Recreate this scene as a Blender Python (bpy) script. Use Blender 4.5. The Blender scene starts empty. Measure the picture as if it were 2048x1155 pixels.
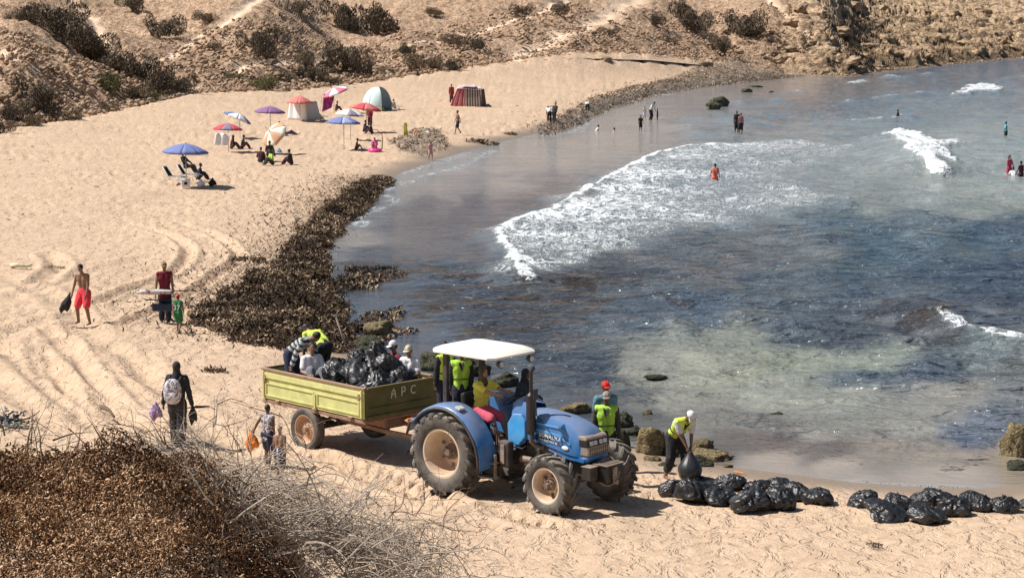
import bpy, math, random
import numpy as np
from mathutils import Vector, Matrix, Euler

rng = np.random.RandomState(7)
random.seed(7)
R = math.radians
sc = bpy.context.scene
C = sc.collection

# ------------------------------------------------------------------ camera, sky, sun, exposure
F, HC, YH = 4000.0, 9.3, 20.0            # focal length in photo pixels (2048 wide), eye height, horizon row
PITCH = math.atan((577.5 - YH) / F)
cam_d = bpy.data.cameras.new('camera')
cam_d.sensor_width = 36; cam_d.lens = 36 * F / 2048
cam_d.clip_start = 0.5; cam_d.clip_end = 3000
cam = bpy.data.objects.new('camera', cam_d); C.objects.link(cam)
cam.location = (0, 0, HC); cam.rotation_euler = (math.pi / 2 - PITCH, 0, 0)
sc.camera = cam

SUN_TO = Vector((-0.60, 0.02, 0.80)).normalized()
world = bpy.data.worlds.new('World'); sc.world = world; world.use_nodes = True
wn = world.node_tree.nodes; wl = world.node_tree.links
sky = wn.new('ShaderNodeTexSky'); sky.sky_type = 'NISHITA'; sky.sun_disc = False
sky.sun_elevation = math.asin(SUN_TO.z); sky.sun_rotation = math.atan2(SUN_TO.x, SUN_TO.y)
sky.air_density = 1.0; sky.dust_density = 1.5; sky.ozone_density = 1.0
wn['Background'].inputs['Strength'].default_value = 0.055
wl.new(sky.outputs[0], wn['Background'].inputs[0])
sun_d = bpy.data.lights.new('sun', 'SUN'); sun_d.energy = 5.0; sun_d.angle = R(0.5); sun_d.color = (1.0, 0.955, 0.90)
sun = bpy.data.objects.new('sun', sun_d); C.objects.link(sun)
sun.rotation_euler = SUN_TO.to_track_quat('Z', 'Y').to_euler()
sc.view_settings.view_transform = 'Standard'; sc.view_settings.look = 'None'
sc.view_settings.exposure = 0.32; sc.view_settings.gamma = 1.0
sc.view_settings.use_curve_mapping = False
sc.cycles.max_bounces = 6; sc.cycles.diffuse_bounces = 3; sc.cycles.glossy_bounces = 3
sc.cycles.sample_clamp_indirect = 4

# ------------------------------------------------------------------ helpers: rays, names
def ray(px, py):
    a = (px - 1024) / F; b = (577.5 - py) / F
    return np.array([a, math.cos(PITCH) + b * math.sin(PITCH), -math.sin(PITCH) + b * math.cos(PITCH)])
def plane(px, py, z=0.0):
    d = ray(px, py); t = (z - HC) / d[2]
    return np.array([d[0] * t, d[1] * t, z])
def P2(pts, z=0.0):
    return np.array([plane(a, b, z)[:2] for a, b in pts])
def az_of(px):
    d = ray(px, 300); return math.atan2(d[0], d[1])

def tag(o, label=None, cat=None, group=None, kind=None):
    if label: o['label'] = label
    if cat: o['category'] = cat
    if group: o['group'] = group
    if kind: o['kind'] = kind
    return o
def empty(name, loc=(0, 0, 0), rz=0.0):
    o = bpy.data.objects.new(name, None); C.objects.link(o)
    o.empty_display_size = 0.2
    o.location = loc; o.rotation_euler = (0, 0, rz)
    return o
def link(name, me, parent=None, mats=None):
    o = bpy.data.objects.new(name, me); C.objects.link(o)
    if parent: o.parent = parent
    if mats is not None and not len(me.materials):
        for m in (mats if isinstance(mats, (list, tuple)) else [mats]): me.materials.append(m)
    return o
def copy_tree(o, parent=None, loc=None, rot=None, scale=None):
    c = o.copy(); C.objects.link(c)
    if parent: c.parent = parent
    if loc is not None: c.location = loc
    if rot is not None: c.rotation_euler = rot
    if scale is not None: c.scale = (scale,) * 3 if not hasattr(scale, '__len__') else scale
    for ch in o.children: copy_tree(ch, c)
    return c

# ------------------------------------------------------------------ materials
def S(r, g, b):      # sRGB 0-255 -> linear
    f = lambda c: ((c / 255) / 12.92) if c / 255 <= 0.04045 else (((c / 255) + 0.055) / 1.055) ** 2.4
    return (f(r), f(g), f(b), 1.0)
class NT:
    def __init__(s, name):
        s.m = bpy.data.materials.new(name); s.m.use_nodes = True
        s.n = s.m.node_tree.nodes; s.l = s.m.node_tree.links
        s.p = s.n['Principled BSDF']; s.tc = None
    def new(s, t, **k):
        o = s.n.new(t)
        for a, b in k.items(): setattr(o, a, b)
        return o
    def link(s, a, b): s.l.new(a, b)
    def co(s, kind='Object'):
        if s.tc is None: s.tc = s.new('ShaderNodeTexCoord')
        return s.tc.outputs[kind]
    def noise(s, scale, detail=3, rough=0.55, dist=0.0, vec=None, out='Fac'):
        o = s.new('ShaderNodeTexNoise'); o.inputs['Scale'].default_value = scale
        o.inputs['Detail'].default_value = detail; o.inputs['Roughness'].default_value = rough
        o.inputs['Distortion'].default_value = dist
        s.link(vec if vec is not None else s.co(), o.inputs['Vector'])
        return o.outputs[out]
    def ramp(s, fac, stops, interp='LINEAR'):
        o = s.new('ShaderNodeValToRGB'); o.color_ramp.interpolation = interp
        e = o.color_ramp.elements
        while len(e) < len(stops): e.new(0.5)
        for i, (p, c) in enumerate(stops):
            e[i].position = p; e[i].color = c if hasattr(c, '__len__') else (c, c, c, 1)
        s.link(fac, o.inputs[0]); return o.outputs[0]
    def mix(s, fac, a, b, mode='MIX'):
        o = s.new('ShaderNodeMix', data_type='RGBA', blend_type=mode)
        for v, i in ((fac, 0), (a, 6), (b, 7)):
            if hasattr(v, 'is_output') or hasattr(v, 'links'): s.link(v, o.inputs[i])
            else: o.inputs[i].default_value = v
        return o.outputs[2]
    def math(s, op, a, b=0.5, c=None, clamp=False):
        o = s.new('ShaderNodeMath', operation=op, use_clamp=clamp)
        for v, i in ((a, 0), (b, 1), (c, 2)):
            if v is None: continue
            if hasattr(v, 'links'): s.link(v, o.inputs[i])
            else: o.inputs[i].default_value = v
        return o.outputs[0]
    def attr(s, name, out='Fac'):
        o = s.new('ShaderNodeAttribute', attribute_name=name); return o.outputs[out]
    def bump(s, h, strength=0.5, dist=0.05, normal=None):
        o = s.new('ShaderNodeBump'); o.inputs['Strength'].default_value = strength
        o.inputs['Distance'].default_value = dist; s.link(h, o.inputs['Height'])
        if normal is not None: s.link(normal, o.inputs['Normal'])
        s.link(o.outputs[0], s.p.inputs['Normal']); return o.outputs[0]
    def mapping(s, scale=(1, 1, 1), rot=(0, 0, 0), vec=None):
        o = s.new('ShaderNodeMapping'); o.inputs['Scale'].default_value = scale; o.inputs['Rotation'].default_value = rot
        s.link(vec if vec is not None else s.co(), o.inputs['Vector']); return o.outputs[0]
    def set(s, **k):
        for a, v in k.items():
            i = s.p.inputs[a.replace('_', ' ')]
            if hasattr(v, 'links'): s.link(v, i)
            else: i.default_value = v

_mc = {}
def mat(name, col, rough=0.6, metal=0.0, var=0.18, scale=9.0, bump=0.0, bscale=40.0, dust=None, dust_amt=0.5, coat=0.0, trans=0.0):
    """painted / cloth / skin material: base colour with mottling, optional dust settled in patches"""
    if name in _mc: return _mc[name]
    t = NT(name); c = col if len(col) == 4 else (*col, 1)
    lo = tuple(x * (1 - var) for x in c[:3]) + (1,); hi = tuple(min(1, x * (1 + var)) for x in c[:3]) + (1,)
    out = t.ramp(t.noise(scale, 4, 0.6), [(0.3, lo), (0.7, hi)])
    if dust is not None:
        nn = t.noise(3.2, 5, 0.65, 0.4)
        geo = t.new('ShaderNodeNewGeometry'); sx = t.new('ShaderNodeSeparateXYZ'); t.link(geo.outputs['Normal'], sx.inputs[0])
        up = t.math('MULTIPLY', t.math('MAXIMUM', sx.outputs[2], 0.0), 0.45)
        f = t.math('ADD', nn, up)
        f = t.ramp(f, [(0.5 - 0.1, 0.0), (0.95, dust_amt)])
        out = t.mix(f, out, dust if len(dust) == 4 else (*dust, 1))
    t.set(Base_Color=out, Roughness=rough, Metallic=metal)
    if coat: t.set(Coat_Weight=coat, Coat_Roughness=0.15)
    if trans: t.set(Transmission_Weight=trans)
    if bump: t.bump(t.noise(bscale, 3, 0.6), bump, 0.02)
    _mc[name] = t.m
    return t.m

# ------------------------------------------------------------------ mesh builder
def frame_from(axis):
    a = Vector(axis).normalized()
    u = a.orthogonal().normalized(); v = a.cross(u)
    return u, v, a
class MB:
    def __init__(s): s.v = []; s.f = []; s.mi = []; s.cur = 0
    def add(s, vs, fs):
        o = len(s.v); s.v.extend([tuple(q) for q in vs])
        for f in fs: s.f.append([i + o for i in f]); s.mi.append(s.cur)
        return s
    def box(s, c, size, rot=None, top=(1, 1)):
        x, y, z = [q / 2 for q in size]; M = rot if rot is not None else Matrix.Identity(3)
        vs = []
        for sz in (-1, 1):
            kx, ky = (top if sz > 0 else (1, 1))
            for sx, sy in ((-1, -1), (1, -1), (1, 1), (-1, 1)):
                vs.append(M @ Vector((sx * x * kx, sy * y * ky, sz * z)) + Vector(c))
        return s.add(vs, [(3, 2, 1, 0), (4, 5, 6, 7), (0, 1, 5, 4), (1, 2, 6, 5), (2, 3, 7, 6), (3, 0, 4, 7)])
    def cyl(s, p, q, r1, r2=None, n=12, cap=True):
        r2 = r1 if r2 is None else r2; p = Vector(p); q = Vector(q); u, v, a = frame_from(q - p)
        vs = []
        for c, r in ((p, r1), (q, r2)):
            for i in range(n):
                t = 2 * math.pi * i / n; vs.append(c + (u * math.cos(t) + v * math.sin(t)) * r)
        fs = [(i, (i + 1) % n, n + (i + 1) % n, n + i) for i in range(n)]
        if cap: fs += [tuple(range(n))[::-1], tuple(range(n, 2 * n))]
        return s.add(vs, fs)
    def tube(s, pts, r, n=6, cap=True):
        pts = [Vector(p) for p in pts]; m = len(pts); rs = r if hasattr(r, '__len__') else [r] * m
        vs = []; u = None
        for i, p in enumerate(pts):
            d = (pts[min(i + 1, m - 1)] - pts[max(i - 1, 0)])
            if d.length < 1e-9: d = Vector((0, 0, 1))
            d.normalize()
            if u is None: u = d.orthogonal().normalized()
            else:
                u = u - d * u.dot(d)
                u = u.normalized() if u.length > 1e-6 else d.orthogonal().normalized()
            w = d.cross(u)
            for k in range(n):
                t = 2 * math.pi * k / n; vs.append(p + (u * math.cos(t) + w * math.sin(t)) * rs[i])
        fs = [(i * n + k, i * n + (k + 1) % n, (i + 1) * n + (k + 1) % n, (i + 1) * n + k) for i in range(m - 1) for k in range(n)]
        if cap: fs += [tuple(range(n))[::-1], tuple(range((m - 1) * n, m * n))]
        return s.add(vs, fs)
    def lathe(s, prof, origin=(0, 0, 0), axis=(0, 0, 1), n=24, a0=0.0, a1=2 * math.pi):
        u, v, a = frame_from(axis); o = Vector(origin); full = abs(a1 - a0 - 2 * math.pi) < 1e-6
        cols = n if full else n + 1; vs = []
        for i in range(cols):
            t = a0 + (a1 - a0) * i / n
            for r, z in prof: vs.append(o + (u * math.cos(t) + v * math.sin(t)) * r + a * z)
        m = len(prof); fs = []
        for i in range(n):
            j = (i + 1) % cols
            for k in range(m - 1): fs.append((i * m + k, j * m + k, j * m + k + 1, i * m + k + 1))
        return s.add(vs, fs)
    def ell(s, c, rad, rot=None, n=10, m=6):
        M = rot if rot is not None else Matrix.Identity(3); c = Vector(c); vs = [M @ Vector((0, 0, -rad[2])) + c]
        for j in range(1, m):
            ph = -math.pi / 2 + math.pi * j / m
            for i in range(n):
                t = 2 * math.pi * i / n
                vs.append(M @ Vector((rad[0] * math.cos(ph) * math.cos(t), rad[1] * math.cos(ph) * math.sin(t), rad[2] * math.sin(ph))) + c)
        vs.append(M @ Vector((0, 0, rad[2])) + c); top = len(vs) - 1; fs = []
        for i in range(n):
            j = (i + 1) % n
            fs.append((0, 1 + j, 1 + i)); fs.append((top, top - n + i, top - n + j))
            for k in range(m - 2): fs.append((1 + k * n + i, 1 + k * n + j, 1 + (k + 1) * n + j, 1 + (k + 1) * n + i))
        return s.add(vs, fs)
    def capsule(s, p, q, r1, r2, n=10):
        p = Vector(p); q = Vector(q); d = q - p
        s.ell(p, (r1,) * 3, None, n, 6); s.ell(q, (r2,) * 3, None, n, 6)
        if d.length > 1e-5: s.cyl(p, q, r1, r2, n)
        return s
    def grid(s, rows):      # rows: list of equal-length lists of points
        m = len(rows[0]); vs = [p for r in rows for p in r]
        return s.add(vs, [(i * m + k, i * m + k + 1, (i + 1) * m + k + 1, (i + 1) * m + k) for i in range(len(rows) - 1) for k in range(m - 1)])
    def prism(s, outline, y0, y1, plane='xz'):      # outline in (x,z), extruded along y  (plane 'xy': extruded along z)
        n = len(outline)
        f = (lambda a, b, y: (a, y, b)) if plane == 'xz' else ((lambda a, b, y: (a, b, y)) if plane == 'xy' else (lambda a, b, y: (y, a, b)))
        vs = [f(a, b, y0) for a, b in outline] + [f(a, b, y1) for a, b in outline]
        fs = [(i, (i + 1) % n, n + (i + 1) % n, n + i) for i in range(n)] + [tuple(range(n))[::-1], tuple(range(n, 2 * n))]
        return s.add(vs, fs)
    def mesh(s, name, smooth=False):
        me = bpy.data.meshes.new(name); me.from_pydata(s.v, [], s.f); me.update()
        if any(s.mi): me.polygons.foreach_set('material_index', s.mi)
        if smooth: me.polygons.foreach_set('use_smooth', [True] * len(me.polygons))
        return me
    def build(s, name, mats, parent=None, smooth=False, bevel=0.0, solid=0.0, fix=True, auto=None):
        me = s.mesh(name, smooth or auto is not None)
        if fix:
            import bmesh
            bm = bmesh.new(); bm.from_mesh(me); bmesh.ops.recalc_face_normals(bm, faces=bm.faces); bm.to_mesh(me); bm.free()
        o = link(name, me, parent, mats)
        if auto is not None: me.set_sharp_from_angle(angle=R(auto))
        if solid:
            m = o.modifiers.new('solid', 'SOLIDIFY'); m.thickness = solid; m.offset = 0
        if bevel:
            m = o.modifiers.new('bevel', 'BEVEL'); m.width = bevel; m.segments = 2; m.limit_method = 'ANGLE'
        return o
def np_mesh(name, V, Fq, smooth=True):
    """fast mesh from arrays: V (n,3), Fq (m,4) or (m,3)"""
    me = bpy.data.meshes.new(name); k = Fq.shape[1]
    me.vertices.add(len(V)); me.vertices.foreach_set('co', np.ascontiguousarray(V, dtype=np.float32).ravel())
    me.loops.add(Fq.size); me.loops.foreach_set('vertex_index', np.ascontiguousarray(Fq, dtype=np.int32).ravel())
    me.polygons.add(len(Fq)); me.polygons.foreach_set('loop_start', np.arange(0, Fq.size, k, dtype=np.int32))
    if smooth: me.polygons.foreach_set('use_smooth', np.ones(len(Fq), dtype=bool))
    me.update(calc_edges=True)
    return me
def set_attr(me, name, arr):
    if arr.ndim == 1:
        a = me.attributes.new(name, 'FLOAT', 'POINT'); a.data.foreach_set('value', arr.astype(np.float32))
    else:
        a = me.attributes.new(name, 'FLOAT_COLOR', 'POINT')
        if arr.shape[1] == 3: arr = np.hstack([arr, np.ones((len(arr), 1))])
        a.data.foreach_set('color', arr.astype(np.float32).ravel())

# ------------------------------------------------------------------ numpy noise
_T = rng.rand(4, 512, 512).astype(np.float64)
def vnoise(x, y, k=0):
    xi = np.floor(x).astype(int); yi = np.floor(y).astype(int); fx = x - xi; fy = y - yi
    fx = fx * fx * fx * (fx * (fx * 6 - 15) + 10); fy = fy * fy * fy * (fy * (fy * 6 - 15) + 10); T = _T[k % 4]
    a = T[xi & 511, yi & 511]; b = T[(xi + 1) & 511, yi & 511]; c = T[xi & 511, (yi + 1) & 511]; d = T[(xi + 1) & 511, (yi + 1) & 511]
    return (a * (1 - fx) + b * fx) * (1 - fy) + (c * (1 - fx) + d * fx) * fy
def fbm(x, y, o=4, k=0, g=0.5):
    s = 0; a = 1; n = 0
    for i in range(o):
        s = s + a * (vnoise(x, y, k + i) - 0.5); n += a; a *= g
        x, y = (x * 1.6 + y * 1.2 + 17.3), (-x * 1.2 + y * 1.6 + 5.1)
    return s / n * 2          # about -1..1
def ridged(x, y, o=3, k=0):
    s = 0; a = 1; n = 0
    for i in range(o):
        s = s + a * (1 - np.abs(vnoise(x, y, k + i) * 2 - 1)); n += a; a *= 0.5
        x, y = (x * 1.6 + y * 1.2 + 7.3), (-x * 1.2 + y * 1.6 + 3.1)
    return s / n
def cell(x, y, seed=0):
    """distance to nearest jittered point, and a random value of that cell"""
    xi = np.floor(x).astype(int); yi = np.floor(y).astype(int); best = np.full(np.shape(x), 9.0); val = np.zeros(np.shape(x))
    for dx in (-1, 0, 1):
        for dy in (-1, 0, 1):
            cx = xi + dx; cy = yi + dy; a = (cx + seed * 31) & 511; b = (cy + seed * 17) & 511
            px = cx + _T[0][a, b]; py = cy + _T[1][a, b]; d = np.hypot(x - px, y - py)
            m = d < best; best = np.where(m, d, best); val = np.where(m, _T[2][a, b], val)
    return best, val
def sm(a, b, x):
    t = np.clip((x - a) / (b - a), 0, 1); return t * t * (3 - 2 * t)
def seg_dist(x, y, pts, along=False):
    best = np.full(np.shape(x), 1e9); bu = np.zeros(np.shape(x)); L = 0.0
    for (ax, ay), (bx, by) in zip(pts[:-1], pts[1:]):
        dx, dy = bx - ax, by - ay; l2 = dx * dx + dy * dy + 1e-12
        t = np.clip(((x - ax) * dx + (y - ay) * dy) / l2, 0, 1)
        d = np.hypot(x - ax - t * dx, y - ay - t * dy); m = d < best
        best = np.where(m, d, best)
        if along: bu = np.where(m, L + t * math.sqrt(l2), bu)
        L += math.sqrt(l2)
    return (best, bu) if along else best
def in_poly(x, y, pts):
    c = np.zeros(np.shape(x), dtype=bool); n = len(pts); j = n - 1
    for i in range(n):
        xi, yi = pts[i]; xj, yj = pts[j]
        if yi != yj:
            c ^= ((yi > y) != (yj > y)) & (x < (xj - xi) * (y - yi) / (yj - yi) + xi)
        j = i
    return c
def poly_sd(x, y, pts):      # positive inside
    p = np.vstack([pts, pts[:1]]); d = seg_dist(x, y, p)
    return np.where(in_poly(x, y, pts), d, -d)
def smooth_line(pts, n=5):   # Catmull-Rom
    p = np.array(pts, float); p = np.vstack([2 * p[0] - p[1], p, 2 * p[-1] - p[-2]]); out = []
    for i in range(1, len(p) - 2):
        for k in range(n):
            t = k / n; a, b, c, d = p[i - 1], p[i], p[i + 1], p[i + 2]
            out.append(0.5 * (2 * b + (c - a) * t + (2 * a - 5 * b + 4 * c - d) * t * t + (3 * b - a - 3 * c + d) * t ** 3))
    out.append(p[-2]); return np.array(out)

# ================================================================== TERRAIN
SHORE_PX = [(3000, 985), (2300, 975), (2048, 966), (1960, 976), (1850, 973), (1700, 963), (1600, 950), (1480, 935), (1400, 925),
            (1330, 905), (1250, 885), (1150, 860), (1050, 835), (950, 810), (860, 775), (780, 745), (730, 715), (700, 690),
            (700, 650), (680, 610), (664, 560), (660, 500), (672, 470), (700, 440), (728, 415), (752, 395), (772, 372), (800, 347),
            (880, 318), (960, 295), (1020, 280), (1080, 266), (1130, 252), (1170, 238), (1200, 215), (1260, 200), (1330, 180),
            (1400, 170), (1500, 158), (1600, 148), (1690, 150), (1760, 142), (1850, 130), (1950, 121), (2048, 111), (2300, 96), (2900, 84)]
SHORE = P2(SHORE_PX)
SEA = np.vstack([SHORE, [[420, 560], [420, 40], [60, 38.5]]])
FOOT = [(-1500, 60, 0.9), (-600, 100, 0.9), (0, 142, 0.72), (130, 150, 0.86), (260, 165, 1.0), (400, 180, 1.6), (600, 190, 1.46), (750, 210, 1.55),
        (1000, 235, 2.8), (1150, 250, 3.8), (1300, 265, 3.2), (1450, 285, 1.8), (1560, 291, 0.4), (1690, 287, 0.05), (1850, 338, 0.0),
        (2048, 404, 0.0), (2800, 560, 0.0)]
_fa = np.array([az_of(p) for p, _, _ in FOOT]); _fr = np.array([r for _, r, _ in FOOT]); _fz = np.array([z for _, _, z in FOOT])
def foot(az): return np.interp(az, _fa, _fr) + 1.2 * fbm(az * 40, az * 0 + 3.3, 2), np.interp(az, _fa, _fz)

_ga = np.linspace(_fa[0], _fa[-1], 400); _gr = np.interp(_ga, _fa, _fr); _gd = np.gradient(_gr, _ga) / _gr
_gd = np.convolve(np.pad(_gd, 12, mode='edge'), np.hanning(25) / np.hanning(25).sum(), 'valid'); _gn = 1 / np.sqrt(1 + _gd ** 2)
def nfac(az): return np.interp(az, _ga, _gn)      # radial distance beyond the foot -> distance square to it
def shore_d(x, y): return -poly_sd(x, y, SEA)

WEED_PX = [(375, 660), (400, 635), (450, 600), (500, 565), (552, 535), (585, 485), (635, 425), (680, 393), (715, 368), (762, 352), (795, 357),
           (765, 372), (750, 397), (725, 418), (690, 445), (668, 475), (657, 505), (664, 560), (690, 600), (705, 650), (700, 690), (640, 700), (540, 700), (470, 690), (420, 678)]
WEED = P2(WEED_PX, 0.2)
WEED2_PX = [(1085, 268), (1075, 252), (1105, 238), (1180, 200), (1260, 178), (1400, 153), (1500, 143), (1600, 141), (1640, 143), (1600, 150), (1500, 160), (1400, 172),
            (1330, 183), (1260, 203), (1205, 218), (1172, 240), (1130, 255)]
WEED2 = P2(WEED2_PX, 0.3)
WEED3 = P2([(775, 285), (830, 262), (880, 262), (900, 290), (845, 305), (800, 302)], 0.4)

def tracks():
    T = []
    def t(pts, w=0.16, dep=0.075, tread=0.0): T.append((smooth_line(P2(pts, 0.6), 4), w * 1.1, dep * 1.5, tread))
    t([(190, 597), (260, 568), (340, 535), (372, 505), (372, 482), (330, 458), (250, 440)], 0.2, 0.10, 0.3)
    t([(235, 640), (300, 612), (380, 570), (450, 525), (478, 500), (462, 478), (420, 455), (360, 440)], 0.2, 0.10, 0.3)
    t([(75, 560), (100, 545), (118, 525), (100, 508)], 0.3, 0.1, 0.3)
    t([(-40, 700), (40, 650), (100, 628), (160, 615)], 0.3, 0.05, 0.3)
    t([(20, 655), (90, 650), (108, 690), (125, 740), (150, 770)], 0.2, 0.06)
    t([(128, 672), (150, 700), (185, 745), (215, 780), (245, 810), (300, 840)], 0.25, 0.10, 0.3)
    t([(75, 690), (110, 735), (170, 780), (240, 825), (330, 860)], 0.25, 0.09, 0.3)
    t([(10, 690), (60, 720), (130, 790), (220, 850)], 0.3, 0.07)
    t([(-30, 740), (40, 790), (90, 815)], 0.3, 0.06)
    t([(228, 680), (262, 712), (310, 750), (345, 770)], 0.25, 0.05, 0.3)
    t([(270, 690), (310, 740), (365, 790), (420, 850), (520, 920), (650, 990)], 0.3, 0.05, 0.3)
    t([(0, 545), (60, 570), (130, 600), (175, 650), (220, 690)], 0.35, 0.05, 0.2)
    t([(0, 600), (40, 585), (120, 560), (200, 530), (300, 500)], 0.25, 0.04, 0.2)
    t([(560, 880), (650, 905), (740, 935), (830, 970), (900, 990)], 0.24, 0.10, 0.9)
    t([(640, 900), (740, 922), (830, 950), (880, 968)], 0.24, 0.08, 0.9)
    t([(1000, 1010), (1100, 1035)], 0.2, 0.05, 0.9)
    return T
TRACKS = tracks()

def bank(x, y):     # the slope under the photographer, with a mound on the left that carries the dry shrubs
    cliff = np.maximum(0, 7.5 - 0.37 * y)
    m = 3.6 * sm(-0.2, -2.9, x) * sm(26.5, 19.0, y) * sm(3, 9, y)
    m2 = 1.2 * sm(-1.6, -4.0, x) * sm(31.5, 24.0, y) * sm(10, 20, y)
    return np.maximum(cliff, m) + m2 * 0.6

HP_PATHS = None
def hill_z(x, y, az, t):
    """height above the hill foot, t metres beyond it"""
    tt = np.maximum(t, 0)
    right = sm(az_of(1480), az_of(1650), az)
    m = 0.46 + 0.05 * np.sin(az * 23) - 0.10 * right
    z = m * (tt - 2.2 * (1 - np.exp(-tt / 2.2)))
    z = 15.0 * (1 - np.exp(-z / 15.0 - 0.28 * (z / 15.0) ** 2))
    k = sm(0.2, 5, tt)
    z = z + k * (1.5 * fbm(x / 14, y / 14, 3, 1) + 0.55 * fbm(x / 3.6, y / 3.6, 3, 2)) * (1 - 0.2 * right)
    # gully with the spur in front of it, running down to the right at the left edge
    g = seg_dist(x, y, GULLY)
    z = z - k * 1.3 * np.exp(-(g / 2.2) ** 2)
    g2 = seg_dist(x, y, SPUR)
    z = z + k * 1.3 * np.exp(-(g2 / 3.5) ** 2)
    # craggy ledges at the right
    rk = right * sm(0.2, 2.5, tt)
    lx = (x * 0.5 + y * 0.87); 
    crag = ridged(x / 7, y / 7, 3, 1); 
    z = z + rk * (2.7 * (crag - 0.45) + 1.6 * (ridged(x / 2.6 + 9, y / 2.6, 2, 2) - 0.5))
    step = 2.4
    zz = z / step + 0.35 * fbm(x / 6, y / 6, 2, 3)
    st = (np.floor(zz) + sm(0.3, 0.8, zz - np.floor(zz))) * step - 0.35 * fbm(x / 6, y / 6, 2, 3) * step
    z = z * (1 - rk * 0.35) + st * rk * 0.35
    return z

# rough rock shelf at the water's edge, far right
def base_z(x, y, d=None, hilly=True):
    x = np.asarray(x, float); y = np.asarray(y, float)
    az = np.arctan2(x, y); r = np.hypot(x, y); rf, zf = foot(az)
    if d is None: d = shore_d(x, y)
    t = r - rf
    dl = np.maximum(d, 0); tf = np.maximum(-t, 0)
    frac = dl / (dl + tf + 1e-6)
    z = 0.42 * (1 - np.exp(-dl / 2.6)) + 0.3 * sm(3, 25, dl) * sm(120, 60, y) + zf * frac ** 1.3
    z = np.where(d < 0, np.maximum(-1.1, 0.45 * d), z)
    w = poly_sd(x, y, WEED); lump = 0.65 + 0.5 * fbm(x / 1.6, y / 1.6, 3, 2)
    z = z + np.where(w > -0.5, 0.34 * sm(-0.3, 2.2, w) * lump, 0)
    w2 = poly_sd(x, y, WEED2)
    z = z + np.where(w2 > -1, 0.45 * sm(-0.5, 3.0, w2) * (0.7 + 0.6 * fbm(x / 2.5, y / 2.5, 3, 1)), 0)
    bk = bank(x, y); z = np.where(bk > 0.001, np.maximum(z, bk), z)
    if hilly: z = np.where(t > 0, np.maximum(z, zf + 0 * z) + hill_z(x, y, az, t * nfac(az)), z)
    else: z = np.where(t > 1.5, np.minimum(z, zf) - 0.5, z)
    return z
GULLY = np.zeros((2, 2)); SPUR = np.zeros((2, 2))
def at(px, py, lo=12.0, hi=700.0, n=3500):
    """first point of the terrain (or water) seen through that spot of the photograph"""
    d = ray(px, py); ts = np.exp(np.linspace(math.log(lo), math.log(hi), n))
    X = d[0] * ts; Y = d[1] * ts; Z = HC + d[2] * ts
    H = np.maximum(base_z(X, Y), 0.0)
    k = np.nonzero(Z < H)[0]
    if not len(k): return Vector((X[-1], Y[-1], Z[-1]))
    k = k[0]; a = (Z[k - 1] - H[k - 1]); b = (H[k] - Z[k]); f = a / (a + b + 1e-9)
    t = ts[k - 1] + (ts[k] - ts[k - 1]) * f
    return Vector((d[0] * t, d[1] * t, HC + d[2] * t))
def at_r(px, r):     # on the terrain at a given range
    az = az_of(px); x = r * math.sin(az); y = r * math.cos(az)
    return Vector((x, y, float(base_z(np.array([x]), np.array([y]))[0])))
def px_size(P, px):  # metres covered by px photo pixels at that place
    return px * P[1] / F
def polar(px, t):
    a = az_of(px); rf = np.interp(a, _fa, _fr); t = t / float(nfac(a)); return [(rf + t) * math.sin(a), (rf + t) * math.cos(a)]
GULLY = np.array([polar(20, 24), polar(120, 17), polar(200, 11.5), polar(280, 7), polar(370, 3)])
SPUR = np.array([polar(-60, 17), polar(60, 11), polar(140, 7.5), polar(230, 4)])

# ---- sand: beach and the sea bed by the shore
def polar_grid(px0, px1, ncol, rows_y):
    az = np.array([az_of(p) for p in np.concatenate([np.linspace(px0 - 1300, px0 - 30, 36) if px0 < 0 else [], np.linspace(px0, px1, ncol), np.linspace(px1 + 30, px1 + 1500, 40)])])
    A, Y = np.meshgrid(az, rows_y); return np.tan(A) * Y, Y
def quads(nr, nc):
    i = np.arange(nr - 1)[:, None] * nc + np.arange(nc - 1)[None, :]
    return np.stack([i, i + 1, i + nc + 1, i + nc], -1).reshape(-1, 4)

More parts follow.
